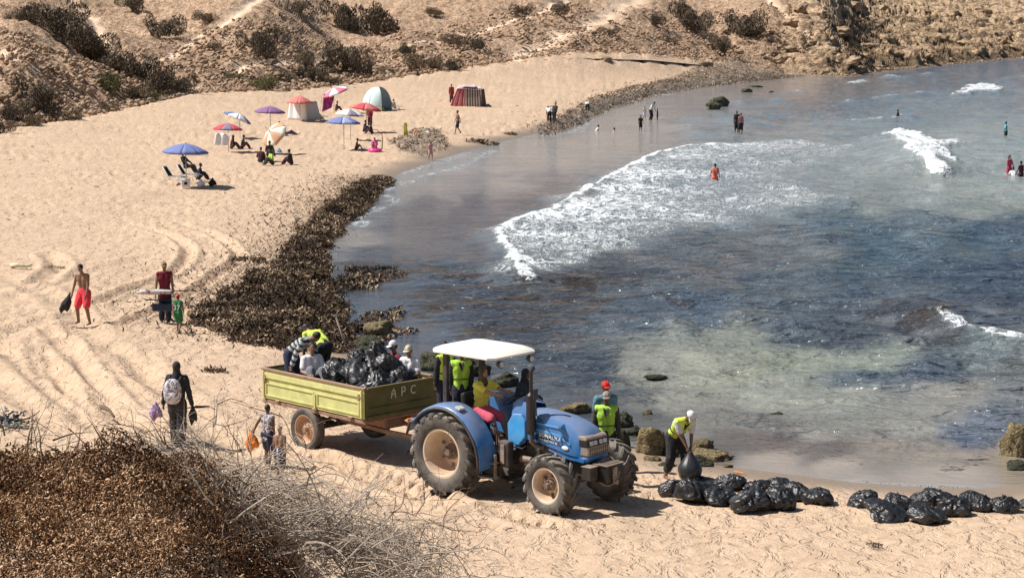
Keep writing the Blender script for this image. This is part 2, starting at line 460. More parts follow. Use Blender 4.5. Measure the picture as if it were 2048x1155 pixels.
def build_beach():
    # rows evenly spread over the picture
    yy = F * HC / (np.linspace(1230, 98, 450) - YH)
    yy = np.concatenate([np.linspace(8, yy[0], 24)[:-1], yy])
    X, Y = polar_grid(-200, 2250, 640, yy)
    x = X.ravel(); y = Y.ravel(); d = shore_d(x, y); az = np.arctan2(x, y); r = np.hypot(x, y); rf, zf = foot(az); t = r - rf
    z = base_z(x, y, d, False)
    w = poly_sd(x, y, WEED); w2 = poly_sd(x, y, WEED2); w3 = poly_sd(x, y, WEED3)
    near = sm(110, 50, y)
    dry = sm(0.4, 3.0, d)
    # trodden surface: hollows of footprints and little heaps
    c1, v1 = cell(x / 0.42, y / 0.62, 1); c2, v2 = cell(x / 0.75 + 3.1, y / 1.1, 2); c3, v3 = cell(x / 0.22, y / 0.34, 5)
    patch = sm(-0.35, 0.35, fbm(x / 5.5, y / 7.5, 3, 1))
    tread = np.zeros_like(x); rutsum = np.zeros_like(x); calm = np.zeros_like(x)
    for pts, ww, dep, tr in TRACKS:
        b = pts.min(0) - 1.5, pts.max(0) + 1.5
        m = (x > b[0][0]) & (x < b[1][0]) & (y > b[0][1]) & (y < b[1][1])
        if not m.any(): continue
        dd, u = seg_dist(x[m], y[m], pts, True); dd = dd + 0.07 * fbm(x[m] / 0.7, y[m] / 0.7, 2)
        prof = -dep * np.exp(-(dd / ww) ** 2 * 1.2) + 0.55 * dep * np.exp(-((dd - ww * 1.7) / (ww * 0.55)) ** 2)
        if tr: prof = prof + tr * 0.045 * np.sign(np.sin(u * 2 * math.pi / 0.36 + dd * 7)) * np.exp(-(dd / ww) ** 4)
        rutsum[m] += prof; calm[m] = np.maximum(calm[m], np.exp(-(dd / (ww * 2.2)) ** 2))
    rough = -0.055 * np.exp(-(c1 / 0.36) ** 2) * (v1 > 0.30) - 0.06 * np.exp(-(c2 / 0.30) ** 2) * (v2 > 0.45) + 0.024 * fbm(x / 0.5, y / 0.7, 3, 3)
    rough = rough - 0.022 * np.exp(-(c3 / 0.36) ** 2) * (v3 > 0.4)
    front = sm(33.5, 30, y) * 0.5 + 0.5
    damp = sm(0.0, 1.0, d)
    amp = (0.35 + 0.8 * patch) * damp * (1 - 0.75 * calm) * np.clip(0.9 + 0.6 * sm(60, 110, y), 0, 1.6) * (1 - 0.3 * sm(30, 34, y) * sm(48, 40, y))
    farfoot = np.where(t > -8, 0, 1)
    z = z + rough * amp * dry + rutsum * dry
    # soft dunes
    z = z + 0.10 * fbm(x / 3.2, y / 4.5, 3, 2) * sm(1.0, 6, d) * sm(28, 34, y)
    # weed bank lumps
    wl = sm(-0.1, 0.5, w + 0.5 * fbm(x / 0.9, y / 0.9, 2)); z = z + wl * (0.20 * ridged(x / 0.55, y / 0.75, 3) - 0.08)
    wl2 = sm(-0.3, 1.0, w2 + 1.2 * fbm(x / 2, y / 2, 2)); z = z + wl2 * (0.32 * ridged(x / 1.1, y / 1.6, 3, 1) - 0.15)
    wl3 = sm(-0.2, 0.6, w3 + 0.7 * fbm(x / 1.4, y / 1.4, 2)); z = z + wl3 * 0.22 * ridged(x / 1.0, y / 1.2, 3, 2)
    V = np.stack([x, y, z], 1); nr, nc = X.shape; q = quads(nr, nc)
    keep = (d[q].max(1) > -4.5) & (t[q].min(1) < 4)
    me = np_mesh('beach_sand', V, q[keep]); 
    set_attr(me, 'weed', wl); set_attr(me, 'weed2', np.maximum(wl2, wl3)); set_attr(me, 'wet', sm(2.6, 0.3, d + 0.8 * fbm(x / 3, y / 3, 2)))
    scum = np.exp(-((seg_dist(x, y, SCUM)) / 1.3) ** 2); set_attr(me, 'far', sm(80, 170, y)); set_attr(me, 'shade', scum)  # 'shade' carries the strip of dark weed scum on the sand
    set_attr(me, 'bank', sm(0.3, 1.0, bank(x, y)) * sm(30, 27, y))
    return me
SCUM = P2([(560, 540), (640, 470), (670, 400), (700, 350)], 0.4)

t = NT('sand'); co = t.co('Object')
n1 = t.noise(0.35, 5, 0.6, 0.3); n2 = t.noise(4.0, 4, 0.7, 0.5); n3 = t.noise(30, 3, 0.6)
base = t.mix(t.ramp(n1, [(0.35, 0.0), (0.65, 1.0)]), (0.555, 0.402, 0.272, 1), (0.46, 0.328, 0.220, 1))
base = t.mix(t.ramp(n2, [(0.40, 0.0), (0.62, 0.8)]), base, (0.61, 0.448, 0.315, 1))
# dark crumbs of dry weed and small debris
mp = t.mapping((1, 0.6, 1)); nd = t.noise(5.5, 4, 0.72, 0.8, mp)
deb = t.math('MULTIPLY', t.ramp(nd, [(0.635, 0.0), (0.70, 1.0)]), t.ramp(t.noise(0.22, 3, 0.6), [(0.38, 0.15), (0.62, 0.9)]))
base = t.mix(deb, base, (0.20, 0.12, 0.070, 1))
scm = t.math('MULTIPLY', t.attr('shade'), t.ramp(t.noise(3.0, 4, 0.7, 0.7), [(0.46, 0.0), (0.56, 0.8)]))
base = t.mix(scm, base, (0.20, 0.135, 0.085, 1))
wet = t.attr('wet'); base = t.mix(wet, base, (0.27, 0.205, 0.15, 1))
wd = t.attr('weed'); nw = t.noise(7.5, 5, 0.8, 0.9)
wcol = t.ramp(nw, [(0.36, (0.014, 0.009, 0.006, 1)), (0.50, (0.07, 0.043, 0.026, 1)), (0.62, (0.24, 0.165, 0.10, 1)), (0.72, (0.42, 0.32, 0.22, 1))])
we = t.math('GREATER_THAN', t.math('ADD', wd, t.math('MULTIPLY', t.math('SUBTRACT', t.noise(2.5, 4, 0.7), 0.5), 1.2)), 0.5)
base = t.mix(we, base, wcol)
nw2 = t.noise(2.2, 5, 0.8, 0.8)
wcol2 = t.ramp(nw2, [(0.35, (0.05, 0.036, 0.026, 1)), (0.50, (0.22, 0.165, 0.12, 1)), (0.66, (0.48, 0.39, 0.29, 1))])
we2 = t.math('MULTIPLY', t.attr('weed2'), t.ramp(t.noise(1.0, 4, 0.7), [(0.40, 0.35), (0.5, 1.0)]))
base = t.mix(we2, base, wcol2)
t.set(Base_Color=base, Roughness=t.math('SUBTRACT', 0.95, t.math('MULTIPLY', wet, 0.55)), Specular_IOR_Level=0.25)
hb = t.math('ADD', t.math('MULTIPLY', n2, 0.6), t.math('MULTIPLY', n3, 0.15))
mp2 = t.mapping((1, 0.62, 1)); nf = t.noise(2.6, 4, 0.62, 0.6, mp2)
hb = t.math('ADD', hb, t.math('MULTIPLY', t.ramp(nf, [(0.42, 0.0), (0.52, 1.0)]), 0.42))
hb = t.math('ADD', hb, t.math('MULTIPLY', t.math('MULTIPLY', nw, wd), 2.0))
t.bump(t.math('MULTIPLY', hb, t.math('SUBTRACT', 1.0, t.math('MULTIPLY', wet, 0.85))), 0.9, 0.09)
M_SAND = t.m
beach = link('sand_beach', build_beach(), None, M_SAND); tag(beach, kind='structure')

# ---- hillside
PATHS_PX = [[(745, 172), (860, 155), (950, 140), (1003, 125), (1040, 100), (1110, 68), (1170, 40), (1230, 12), (1290, -20)],
            [(690, 112), (800, 88), (880, 74), (960, 55), (1010, 38), (1090, 10), (1130, -8)],
            [(470, 135), (560, 112), (640, 108), (700, 108)],
            [(1640, 98), (1600, 60), (1560, 20), (1530, -20)],
            [(140, -10), (185, 30), (200, 70), (230, 110)],
            [(-20, 95), (60, 120), (110, 170)], [(300, 120), (400, 60), (470, 20), (520, -20)]]
def build_hill():
    tt = np.concatenate([np.linspace(-1.5, 26, 240), np.linspace(26.5, 110, 44)])
    az = np.array([az_of(p) for p in np.concatenate([np.linspace(-1500, -380, 60), np.linspace(-350, 2400, 840), np.linspace(2430, 3400, 50)])])
    A, T = np.meshgrid(az, tt); rf, zf = foot(A); rr = rf + T / nfac(A); X = np.sin(A) * rr; Y = np.cos(A) * rr
    x = X.ravel(); y = Y.ravel(); a = A.ravel(); t_ = T.ravel(); zf = zf.ravel()
    z = zf + hill_z(x, y, a, t_)
    pd = np.full_like(x, 99.0)
    for i, p in enumerate(PATHS_PX):
        w = [at(px, py) for px, py in p]; w = np.array([[q.x, q.y] for q in w])
        pd = np.minimum(pd, seg_dist(x, y, smooth_line(w, 3)) * (1.0 if i != 0 else 0.5))
    pm = np.exp(-(pd / 0.8) ** 2)
    right = sm(az_of(1480), az_of(1650), a)
    pm = pm * (1 - 0.6 * right)
    k = sm(0.1, 3.0, t_) * (1 - pm)
    rub = 0.30 * ridged(x / 1.0, y / 1.3, 3, 2) + 0.30 * fbm(x / 0.8, y / 1.1, 3, 1)
    z = z + k * (rub * (1 + 1.5 * right) - 0.12)
    c, v = cell(x / 1.3, y / 1.3, 3); z = z + k * 0.28 * np.maximum(0, 0.5 - c) * (v > 0.35) * (1 + 1.2 * right)
    z = z - pm * 0.22
    for hpx, hpy, hr, hdp in ((1740, 30, 3.2, 3.6), (1785, 20, 3.0, 3.4), (1765, 48, 2.2, 2.6), (1885, 38, 2.6, 3.0), (1930, 45, 3.0, 3.2), (1985, 50, 2.8, 3.0), (1995, 20, 2.4, 2.6), (1690, 25, 1.8, 2.2), (1640, 55, 1.6, 1.8), (1725, 82, 1.8, 2.0),
                              (1600, 20, 1.8, 2.0), (1590, 100, 1.3, 1.5), (1880, 85, 2.0, 1.8), (1940, 92, 2.4, 1.8), (1700, 115, 1.3, 1.3), (2030, 70, 2.2, 2.2), (1850, 10, 2.6, 2.4), (1560, 110, 1.2, 1.4), (1830, 65, 1.8, 2.0)):
        q = at(hpx, hpy); dd = np.hypot((x - q.x) * 0.8, (y - q.y) * 0.9) + 0.9 * fbm(x / 1.4, y / 1.4, 3, 3) * hr * 0.4
        z = z - hdp * sm(hr, hr * 0.62, dd)
    z = z - np.where(t_ < 0.05, 0.35 * sm(0.05, -1.5, t_), 0)
    V = np.stack([x, y, z], 1); nr, nc = X.shape
    me = np_mesh('hillside', V, quads(nr, nc))
    set_attr(me, 'path', pm); set_attr(me, 'rock', right * sm(0, 2, t_)); set_attr(me, 'edge', sm(3.0, 0.0, t_ - 1.2 * fbm(x / 3, y / 3, 2)))
    set_attr(me, 'wetrock', right * sm(2.6, 0.6, z + 1.2 * fbm(x / 3, y / 3, 3)))
    return me
t = NT('hill_earth')
n1 = t.noise(0.10, 4, 0.6, 0.5); n2 = t.noise(0.85, 6, 0.75, 0.8); n3 = t.noise(3.2, 5, 0.75, 0.4)
base = t.ramp(n2, [(0.32, (0.30, 0.195, 0.125, 1)), (0.44, (0.56, 0.375, 0.245, 1)), (0.58, (0.70, 0.49, 0.33, 1)), (0.75, (0.76, 0.56, 0.39, 1))])
base = t.mix(t.ramp(n3, [(0.40, 0.85), (0.49, 0.0)]), base, (0.17, 0.11, 0.068, 1))
base = t.mix(t.ramp(n1, [(0.45, 0.0), (0.66, 0.35)]), base, (0.40, 0.265, 0.17, 1))
# thin dry scrub tint in patches
base = t.mix(t.math('MULTIPLY', t.ramp(t.noise(0.16, 4, 0.7, 1.0), [(0.55, 0.0), (0.66, 0.55)]), t.ramp(t.noise(1.6, 4, 0.8), [(0.45, 0), (0.55, 1)])), base, (0.17, 0.145, 0.08, 1))
rk = t.attr('rock')
nrk = t.noise(0.55, 6, 0.8, 1.2)
rcol = t.ramp(nrk, [(0.36, (0.11, 0.068, 0.042, 1)), (0.45, (0.48, 0.33, 0.20, 1)), (0.60, (0.70, 0.52, 0.34, 1)), (0.75, (0.76, 0.59, 0.41, 1))])
rcol = t.mix(t.ramp(t.noise(0.22, 5, 0.75, 0.8, t.mapping((1, 0.6, 1.6))), [(0.40, 0.85), (0.47, 0.0)]), rcol, (0.10, 0.065, 0.042, 1))  # shaded hollows between the crags painted dark into the rock colour
rcol = t.mix(t.ramp(t.noise(1.0, 4, 0.65, 0.5, t.mapping((0.16, 0.16, 1.3))), [(0.40, 0.8), (0.50, 0.0)]), rcol, (0.16, 0.105, 0.065, 1))
base = t.mix(rk, base, rcol)
base = t.mix(t.math('MAXIMUM', t.attr('path'), t.math('MULTIPLY', t.attr('edge'), t.math('SUBTRACT', 0.8, rk))), base, t.mix(n3, (0.80, 0.60, 0.43, 1), (0.72, 0.53, 0.38, 1)))
base = t.mix(t.math('MULTIPLY', t.attr('wetrock'), 0.72), base, (0.10, 0.075, 0.045, 1))
t.set(Base_Color=base, Roughness=0.95, Specular_IOR_Level=0.2)
hb = t.math('ADD', n2, t.math('MULTIPLY', n3, 0.45))
hb = t.math('ADD', hb, t.math('MULTIPLY', t.ramp(t.noise(1.5, 3, 0.6, 1.5), [(0.42, 0.0), (0.5, 1.0)]), 0.35))
t.bump(t.math('MULTIPLY', hb, t.math('SUBTRACT', 1.0, t.math('MULTIPLY', t.attr('path'), 0.8))), 0.9, 0.42)
M_HILL = t.m
hill = link('hillside', build_hill(), None, M_HILL); tag(hill, kind='structure')

# ---- far ground so that nothing ends in a void
mb = MB(); mb.box((0, 400, -6), (2400, 2400, 1.0))
# ================================================================== WATER
FOAM_SHEET = P2([(1003, 460), (1030, 442), (1100, 420), (1160, 390), (1250, 345), (1310, 313), (1370, 297), (1500, 283), (1620, 283), (1720, 298),
                 (1640, 330), (1570, 350), (1650, 380), (1690, 408), (1560, 420), (1430, 447), (1300, 482), (1150, 522), (1085, 545), (1060, 564), (1035, 558), (1025, 520), (1010, 500)])
EDGE = smooth_line(P2([(1062, 562), (1038, 548), (1030, 520), (1008, 485), (1004, 460), (1050, 440), (1110, 420), (1160, 390), (1230, 353), (1310, 312), (1375, 296), (1430, 290)]), 4)
B1 = P2([(1757, 285), (1775, 266), (1800, 260), (1830, 264), (1865, 278), (1955, 289), (1900, 296), (1870, 305), (1905, 330), (1860, 330), (1890, 355), (1855, 360), (1820, 335), (1785, 315)])
B1c = smooth_line(P2([(1765, 290), (1790, 305), (1820, 325), (1860, 350)]), 4)
B2 = P2([(1890, 193), (1925, 180), (1962, 165), (1985, 172), (2020, 182), (1960, 189)])
B3c = smooth_line(P2([(1845, 625), (1855, 640), (1872, 632), (1885, 640), (1892, 655), (1925, 668), (1985, 680), (2060, 697), (2200, 720)]), 4)
B4 = [smooth_line(P2(p), 3) for p in ([(1580, 187), (1610, 183), (1650, 185)], [(1700, 170), (1745, 160), (1800, 158)], [(1780, 158), (1850, 150), (1890, 148)],
      [(1390, 240), (1430, 226), (1460, 240)], [(1470, 208), (1520, 200), (1550, 200)], [(1372, 255), (1390, 265), (1400, 268)], [(1800, 235), (1790, 240), (1700, 245)],
      [(1700, 205), (1830, 190), (1885, 190)], [(2000, 160), (2100, 150)])]
SHOREFOAM = [smooth_line(P2(p), 4) for p in ([(720, 452), (728, 436), (745, 420), (790, 406), (785, 392), (758, 392)], [(762, 385), (800, 370), (850, 352), (930, 330), (985, 300)],
             [(1095, 272), (1150, 262), (1185, 240)], [(790, 352), (860, 330), (940, 306)])]
SWELL = [smooth_line(P2(p), 4) for p in ([(1640, 480), (1720, 462), (1790, 470), (1860, 480)], [(1620, 545), (1700, 520), (1760, 503), (1840, 516), (1960, 520)],
         [(1640, 600), (1740, 580), (1830, 585), (1900, 600)], [(1880, 470), (1980, 455), (2100, 450)], [(1780, 620), (1860, 605), (2000, 640), (2140, 655)],
         [(1300, 600), (1420, 590), (1560, 600)], [(1360, 650), (1480, 640), (1600, 655)], [(1200, 690), (1300, 700), (1380, 720)], [(1950, 540), (2050, 530), (2150, 535)])]
# colour of the water over sand, weed and rock, as it stands over each part of the bay
WCOL = [  # px, py, (r,g,b), weight
    (760, 340, (150, 140, 130), 1), (900, 320, (156, 150, 145), 1), (860, 370, (150, 140, 132), 1), (1000, 350, (150, 140, 132), 1), (900, 388, (140, 132, 128), 1), (1000, 378, (138, 130, 126), 1), (840, 392, (142, 134, 128), 1), (850, 415, (88, 86, 92), 1), (950, 405, (86, 85, 92), 1), (1040, 396, (92, 90, 96), 1), (780, 425, (110, 104, 104), 1), (1100, 300, (160, 150, 136), 1),
    (1200, 290, (162, 152, 138), 1), (1300, 260, (158, 150, 138), 1), (1250, 230, (160, 150, 137), 1), (1400, 190, (150, 138, 126), 1), (1500, 170, (140, 125, 112), 1),
    (1600, 165, (150, 132, 116), 1), (1640, 185, (120, 116, 114), 1), (1700, 165, (118, 110, 104), 1), (1350, 215, (135, 132, 128), 1), (1450, 250, (128, 136, 138), 1),
    (1550, 220, (112, 124, 134), 1), (1700, 200, (108, 122, 136), 1), (1850, 150, (96, 108, 124), 1), (2048, 130, (100, 112, 130), 1), (2048, 190, (112, 128, 142), 1),
    (1850, 220, (116, 132, 144), 1), (1700, 260, (128, 140, 144), 1), (2000, 260, (140, 150, 150), 1), (1900, 300, (150, 158, 156), 1), (1700, 330, (140, 148, 146), 1), (1620, 270, (132,142,144), 1),
    (2040, 360, (146, 156, 150), 1), (1850, 380, (140, 148, 140), 1), (1600, 380, (128, 140, 140), 1), (1750, 400, (128, 136, 130), 1), (2000, 410, (132, 140, 130), 1),
    (700, 480, (150, 138, 125), 0.5), (800, 440, (96, 92, 96), 1), (900, 450, (90, 88, 94), 1), (1000, 400, (104, 100, 104), 1), (1100, 380, (120, 112, 110), 1), (850, 405, (96, 95, 100), 0.7),
    (760, 520, (74, 78, 88), 1), (900, 520, (78, 84, 94), 1), (980, 560, (72, 78, 90), 1), (800, 600, (76, 84, 98), 1), (700, 560, (60, 60, 62), 0.7), (860, 650, (78, 86, 98), 1),
    (1000, 650, (62, 66, 76), 1), (1100, 600, (70, 70, 76), 1), (1000, 720, (72, 80, 92), 1), (1150, 740, (66, 76, 90), 1), (1250, 640, (76, 90, 104), 1), (1180, 820, (72, 78, 86), 1),
    (1250, 360, (110, 122, 132), 1), (1400, 350, (112, 130, 142), 1), (1200, 450, (84, 98, 112), 1), (1450, 420, (110, 126, 134), 1), (1350, 500, (92, 98, 106), 1), (1200, 540, (80, 80, 86), 1),
    (1500, 480, (106, 110, 112), 1), (1450, 540, (98, 96, 100), 1), (1600, 500, (100, 108, 112), 0.7), (1700, 440, (80, 104, 118), 1), (1750, 500, (66, 92, 108), 1), (1850, 450, (88, 106, 118), 1),
    (1950, 480, (66, 90, 108), 1), (2040, 450, (74, 92, 110), 1), (2040, 560, (62, 78, 98), 1), (1900, 560, (64, 82, 100), 1), (1750, 580, (68, 86, 102), 1), (1550, 580, (84, 98, 108), 1),
    (1400, 620, (74, 92, 110), 1), (1600, 640, (78, 92, 104), 1), (1800, 650, (66, 68, 76), 1), (1900, 670, (74, 66, 66), 0.8), (1980, 640, (70, 78, 94), 1), (1700, 660, (74, 84, 96), 1),
    (1340, 680, (128, 134, 122), 1), (1450, 670, (132, 136, 120), 1), (1450, 740, (146, 148, 124), 1), (1600, 720, (142, 146, 122), 1), (1750, 720, (128, 138, 122), 1), (1300, 740, (134, 134, 120), 1),
    (1950, 700, (92, 108, 108), 1), (2040, 740, (98, 104, 102), 1), (1750, 755, (92, 106, 116), 0.8), (1850, 750, (80, 96, 112), 0.8), (1550, 800, (150, 150, 130), 1), (1700, 810, (148, 148, 130), 1),
    (1350, 800, (142, 138, 120), 1), (1280, 790, (100, 102, 98), 1), (1900, 810, (138, 134, 122), 1), (2040, 810, (120, 122, 122), 1), (1950, 880, (92, 104, 124), 1), (1990, 860, (100, 110, 124), 1),
    (1800, 860, (138, 136, 124), 1), (1650, 870, (132, 128, 116), 1), (1500, 860, (120, 114, 104), 1), (1420, 850, (126, 120, 106), 1), (1550, 900, (100, 86, 80), 1), (1650, 915, (108, 96, 88), 1),
    (1750, 925, (134, 120, 104), 1), (1900, 935, (142, 126, 106), 1), (1480, 900, (92, 84, 80), 1), (2030, 930, (146, 128, 100), 1), (1700, 955, (166, 148, 126), 1), (1900, 960, (170, 150, 128), 1), (1560, 940, (160, 142, 122), 1),
    (1300, 850, (90, 88, 82), 1)]
def seen_lin(c):
    return np.array(S(*c)[:3])
def build_water():
    yy = F * HC / (np.linspace(1010, 66, 430) - YH)
    X, Y = polar_grid(580, 2350, 580, yy); x = X.ravel(); y = Y.ravel(); d = shore_d(x, y)
    # colours by inverse distance in azimuth / log-range space, coordinates warped a little so edges wander
    u0 = x / y * F + 1024; v0 = F * HC / y + YH
    wx = 75 * fbm(x / 4, y / 7, 5, 1, 0.62); wy = 24 * fbm(x / 3 + 9, y / 6, 5, 2, 0.62)
    U = (u0 + wx) / 1.0; Vv = (v0 + wy) * 2.2
    acc = np.zeros((len(x), 3)); wsum = np.zeros(len(x))
    for px, py, c, w in WCOL:
        dd = (U - px) ** 2 + (Vv - py * 2.2) ** 2; k = w / (dd + 500.0) ** 2.2
        acc += k[:, None] * seen_lin(c)[None]; wsum += k
    col = acc / wsum[:, None]
    lum = col.mean(1, keepdims=True)
    col = (0.64 * col + 0.36 * lum * np.array([0.96, 1.0, 1.05])) * WSCALE
    # drifting weed: dark flecks
    flk = np.zeros_like(x)
    for poly, th, s in ((P2([(665, 520), (800, 520), (1000, 545), (1250, 530), (1450, 600), (1300, 640), (1150, 680), (1000, 700), (860, 690), (720, 680), (690, 600)]), 0.14, 1.0),
                        (P2([(1330, 500), (1450, 495), (1560, 540), (1500, 600), (1330, 590)]), 0.25, 0.7), (P2([(1640, 640), (1830, 600), (2060, 660), (2060, 720), (1900, 690), (1750, 685)]), 0.12, 0.9),
                        (P2([(1380, 870), (1600, 850), (1850, 900), (2060, 930), (2000, 965), (1700, 950), (1500, 925)]), 0.16, 0.8),
                        (P2([(640, 480), (800, 500), (820, 560), (700, 600), (650, 600)]), 0.05, 1.0), (P2([(1850, 770), (2060, 770), (2060, 850), (1900, 830)]), 0.25, 0.6)):
        m = sm(-1.0, 1.5, poly_sd(x, y, poly) + 1.5 * fbm(x / 2, y / 3, 2))
        flk = np.maximum(flk, m * s * (0.75 + 0.5 * fbm(x / 2.5, y / 4, 2, 2)))
    foam = np.zeros_like(x); z = np.zeros_like(x)
    fs = poly_sd(x, y, FOAM_SHEET); e = seg_dist(x, y, EDGE)
    fm = sm(-1.6, 0.8, fs + 1.4 * fbm(x / 2, y / 3, 2)); fall = 0.60 + 0.46 * np.exp(-(e / 7.0))
    foam = np.maximum(foam, fm * fall * (0.82 + 0.3 * fbm(x / 4, y / 6, 3)))
    foam = np.maximum(foam, 1.2 * np.exp(-((e + 0.3 * fbm(x / .6, y / 1.2, 3)) / 0.34) ** 2)); z += 0.14 * np.exp(-(e / 0.6) ** 2) + 0.06 * fm
    bl = P2([(1060, 563), (1036, 556), (1028, 520), (1045, 500), (1075, 530)]); foam = np.maximum(foam, 1.15 * sm(-0.5, 0.6, poly_sd(x, y, bl) + 0.4 * fbm(x / .5, y / .8, 2)))
    b1 = poly_sd(x, y, B1) + 1.5 * fbm(x / 1.0, y / 3.5, 3) ; m1 = sm(-0.4, 0.6, b1); foam = np.maximum(foam, (1.28 - 0.5 * sm(0.5, 3.5, (x - np.interp(y, [100, 150], [20, 28])) / 1.5)) * m1)
    c1 = seg_dist(x, y, B1c); z += 0.75 * np.exp(-(c1 / 2.2) ** 2) + m1 * (0.25 + 0.3 * fbm(x / 0.8, y / 1.2, 3))
    m2 = sm(0.2, 1.6, poly_sd(x, y, B2) + 2.0 * fbm(x / 1.8, y / 4, 3)); foam = np.maximum(foam, 1.05 * m2); z += 0.45 * m2
    c3 = seg_dist(x, y, B3c) ; foam = np.maximum(foam, 1.1 * np.exp(-((c3 + 0.5 * fbm(x / .5, y / .9, 3)) / 0.30) ** 2) * sm(-0.6, 0.1, fbm(x / 1.4, y / 2, 2))); z += 0.32 * np.exp(-(c3 / 0.9) ** 2)
    beh = sm(0, 1.5, c3) * np.exp(-(c3 / 2.2) ** 2); foam = np.maximum(foam, 0.62 * beh * (y > np.interp(x, [x.min(), x.max()], [0, 0])) * sm(0.0, 0.5, fbm(x / .8, y / 1.5, 2) + 0.2))
    for p in B4:
        c = seg_dist(x, y, p); s_ = np.clip(p[:, 1].mean() / 160, 0.6, 1.6); foam = np.maximum(foam, 0.85 * np.exp(-((c + 0.7 * fbm(x / 1.5, y / 3, 3)) / (0.62 * s_)) ** 2) * sm(-0.5, 0.3, fbm(x / 3, y / 9, 2))); z += 0.3 * np.exp(-(c / 1.5) ** 2)
    for p in SHOREFOAM:
        c = seg_dist(x, y, p); foam = np.maximum(foam, 0.66 * np.exp(-((c + 0.5 * fbm(x / .8, y / 1.6, 2)) / 0.6) ** 2))
    sh = np.exp(-((-d - 0.05) / 0.16) ** 2) * sm(0.0, 0.5, fbm(x / 1.5, y / 1.5, 3) + 0.2); foam = np.maximum(foam, 0.55 * sh)
    far = np.maximum(0, fbm(x / 3.0, y / 8.0, 4, 3, 0.6) - 0.42) * 2.2 * sm(110, 160, y); foam = np.maximum(foam, far)
    caps = np.maximum(0, fbm(x / 1.1, y / 1.7, 4, 1, 0.6) - 0.60) * 3.0 * (x > 6); foam = np.maximum(foam, np.minimum(caps, 0.9))
    # shore film of shallow water below the cream foam in the lee corner
    film = sm(-1.0, 2.0, poly_sd(x, y, P2([(770, 360), (850, 325), (985, 296), (900, 345), (820, 372), (765, 395)]))); foam = np.maximum(foam, 0.50 * film)
    deep = sm(0.3, 5.0, -d); calm = sm(-3, 3, poly_sd(x, y, P2([(690, 520), (660, 480), (780, 350), (1090, 262), (1200, 215), (1420, 165), (1640, 150), (1600, 190), (1400, 280), (1310, 305), (1160, 385), (1003, 455), (1000, 520)])))
    chop = deep * (1 - 0.85 * calm)
    for i, p in enumerate(SWELL):
        c = seg_dist(x, y, p); z += 0.26 * np.exp(-(c / 1.3) ** 2) * (0.7 + 0.5 * fbm(x / 2, y / 3, 2))
    for a, L, A in ((0.35, 3.1, .030), (0.9, 2.0, .022), (-0.25, 1.25, .016), (1.3, 4.6, .04), (0.1, 0.8, .010)):
        ph = (x * math.sin(a) + y * math.cos(a)) * 2 * math.pi / L + 2.2 * fbm(x / 5, y / 5, 2, int(L * 3)); z += chop * A * np.sin(ph) * (0.5 + sm(-.5, .5, fbm(x / 6 + L, y / 6, 2)))
    z += chop * 0.22 * (ridged(x / 2.0, y / 1.2, 3, 1) - 0.6) * (0.5 + 0.9 * sm(-.4, .4, fbm(x / 9, y / 9, 2, 2)))
    z += np.where(foam > 0.3, 0.03 * fm * ridged(x / 0.9, y / 1.2, 1, 1), 0)
    V = np.stack([x, y, z + 0.004], 1); nr, nc = X.shape; q = quads(nr, nc); keep = d[q].min(1) < 0.8
    me = np_mesh('sea_water', V, q[keep])
    set_attr(me, 'wcol', col); set_attr(me, 'foam', np.clip(foam, 0, 1.5) / 1.5); set_attr(me, 'fleck', flk); set_attr(me, 'chop', chop)
    return me
WSCALE = 0.96
t = NT('sea_water')
nL = t.noise(0.75, 4, 0.62, 0.6); 
ridge = t.math('ABSOLUTE', t.math('SUBTRACT', t.noise(0.95, 4, 0.60, 0.9, t.mapping((1, 0.7, 1))), 0.5))
ridge2 = t.math('ABSOLUTE', t.math('SUBTRACT', t.noise(2.1, 3, 0.6, 0.9, t.mapping((1, 0.7, 1))), 0.5))
lace = t.math('MINIMUM', t.math('MULTIPLY', ridge, 7.0), t.math('MULTIPLY', ridge2, 6.0))     # 0 on the strands
fo = t.math('MULTIPLY', t.attr('foam'), 1.5)
f = t.math('SUBTRACT', t.math('MULTIPLY', fo, 1.15), t.math('ADD', t.math('MULTIPLY', lace, 1.3), 0.38))
f = t.ramp(t.math('ADD', f, t.math('MULTIPLY', t.math('SUBTRACT', t.noise(6, 3, 0.7), 0.5), 0.5)), [(0.0, 0.0), (0.42, 1.0)])
body = t.attr('wcol', 'Color')
patch = t.ramp(t.noise(0.30, 5, 0.7, 0.5, t.mapping((0.6, 0.9, 1))), [(0.38, (0.86, 0.88, 0.90, 1)), (0.62, (1.12, 1.10, 1.08, 1))])
body = t.mix(1.0, body, patch, 'MULTIPLY')
wave_shade = t.ramp(t.noise(1.5, 4, 0.7, 0.3, t.mapping((0.42, 1.0, 1))), [(0.42, (0.50, 0.54, 0.60, 1)), (0.52, (1.03, 1.03, 1.03, 1)), (0.66, (1.30, 1.30, 1.28, 1))])  # light and dark faces of the wavelets painted into the body colour
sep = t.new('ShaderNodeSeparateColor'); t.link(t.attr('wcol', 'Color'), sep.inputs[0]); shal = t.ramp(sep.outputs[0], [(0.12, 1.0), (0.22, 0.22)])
body = t.mix(t.math('MULTIPLY', t.math('MULTIPLY', t.attr('chop'), 0.8), shal), body, t.mix(1.0, body, wave_shade, 'MULTIPLY'))
fn = t.noise(0.95, 5, 0.68, 0.3, t.mapping((0.62, 1.0, 1)))
fk = t.ramp(t.math('ADD', fn, t.math('MULTIPLY', t.math('SUBTRACT', t.attr('fleck'), 1.0), 0.30)), [(0.440, 0.0), (0.475, 0.92)])
body = t.mix(t.math('MULTIPLY', t.math('MINIMUM', fo, 1.0), 0.55), body, (0.36, 0.41, 0.43, 1))
body = t.mix(fk, body, t.mix(t.noise(6, 3), (0.026, 0.020, 0.016, 1), (0.075, 0.056, 0.042, 1)))
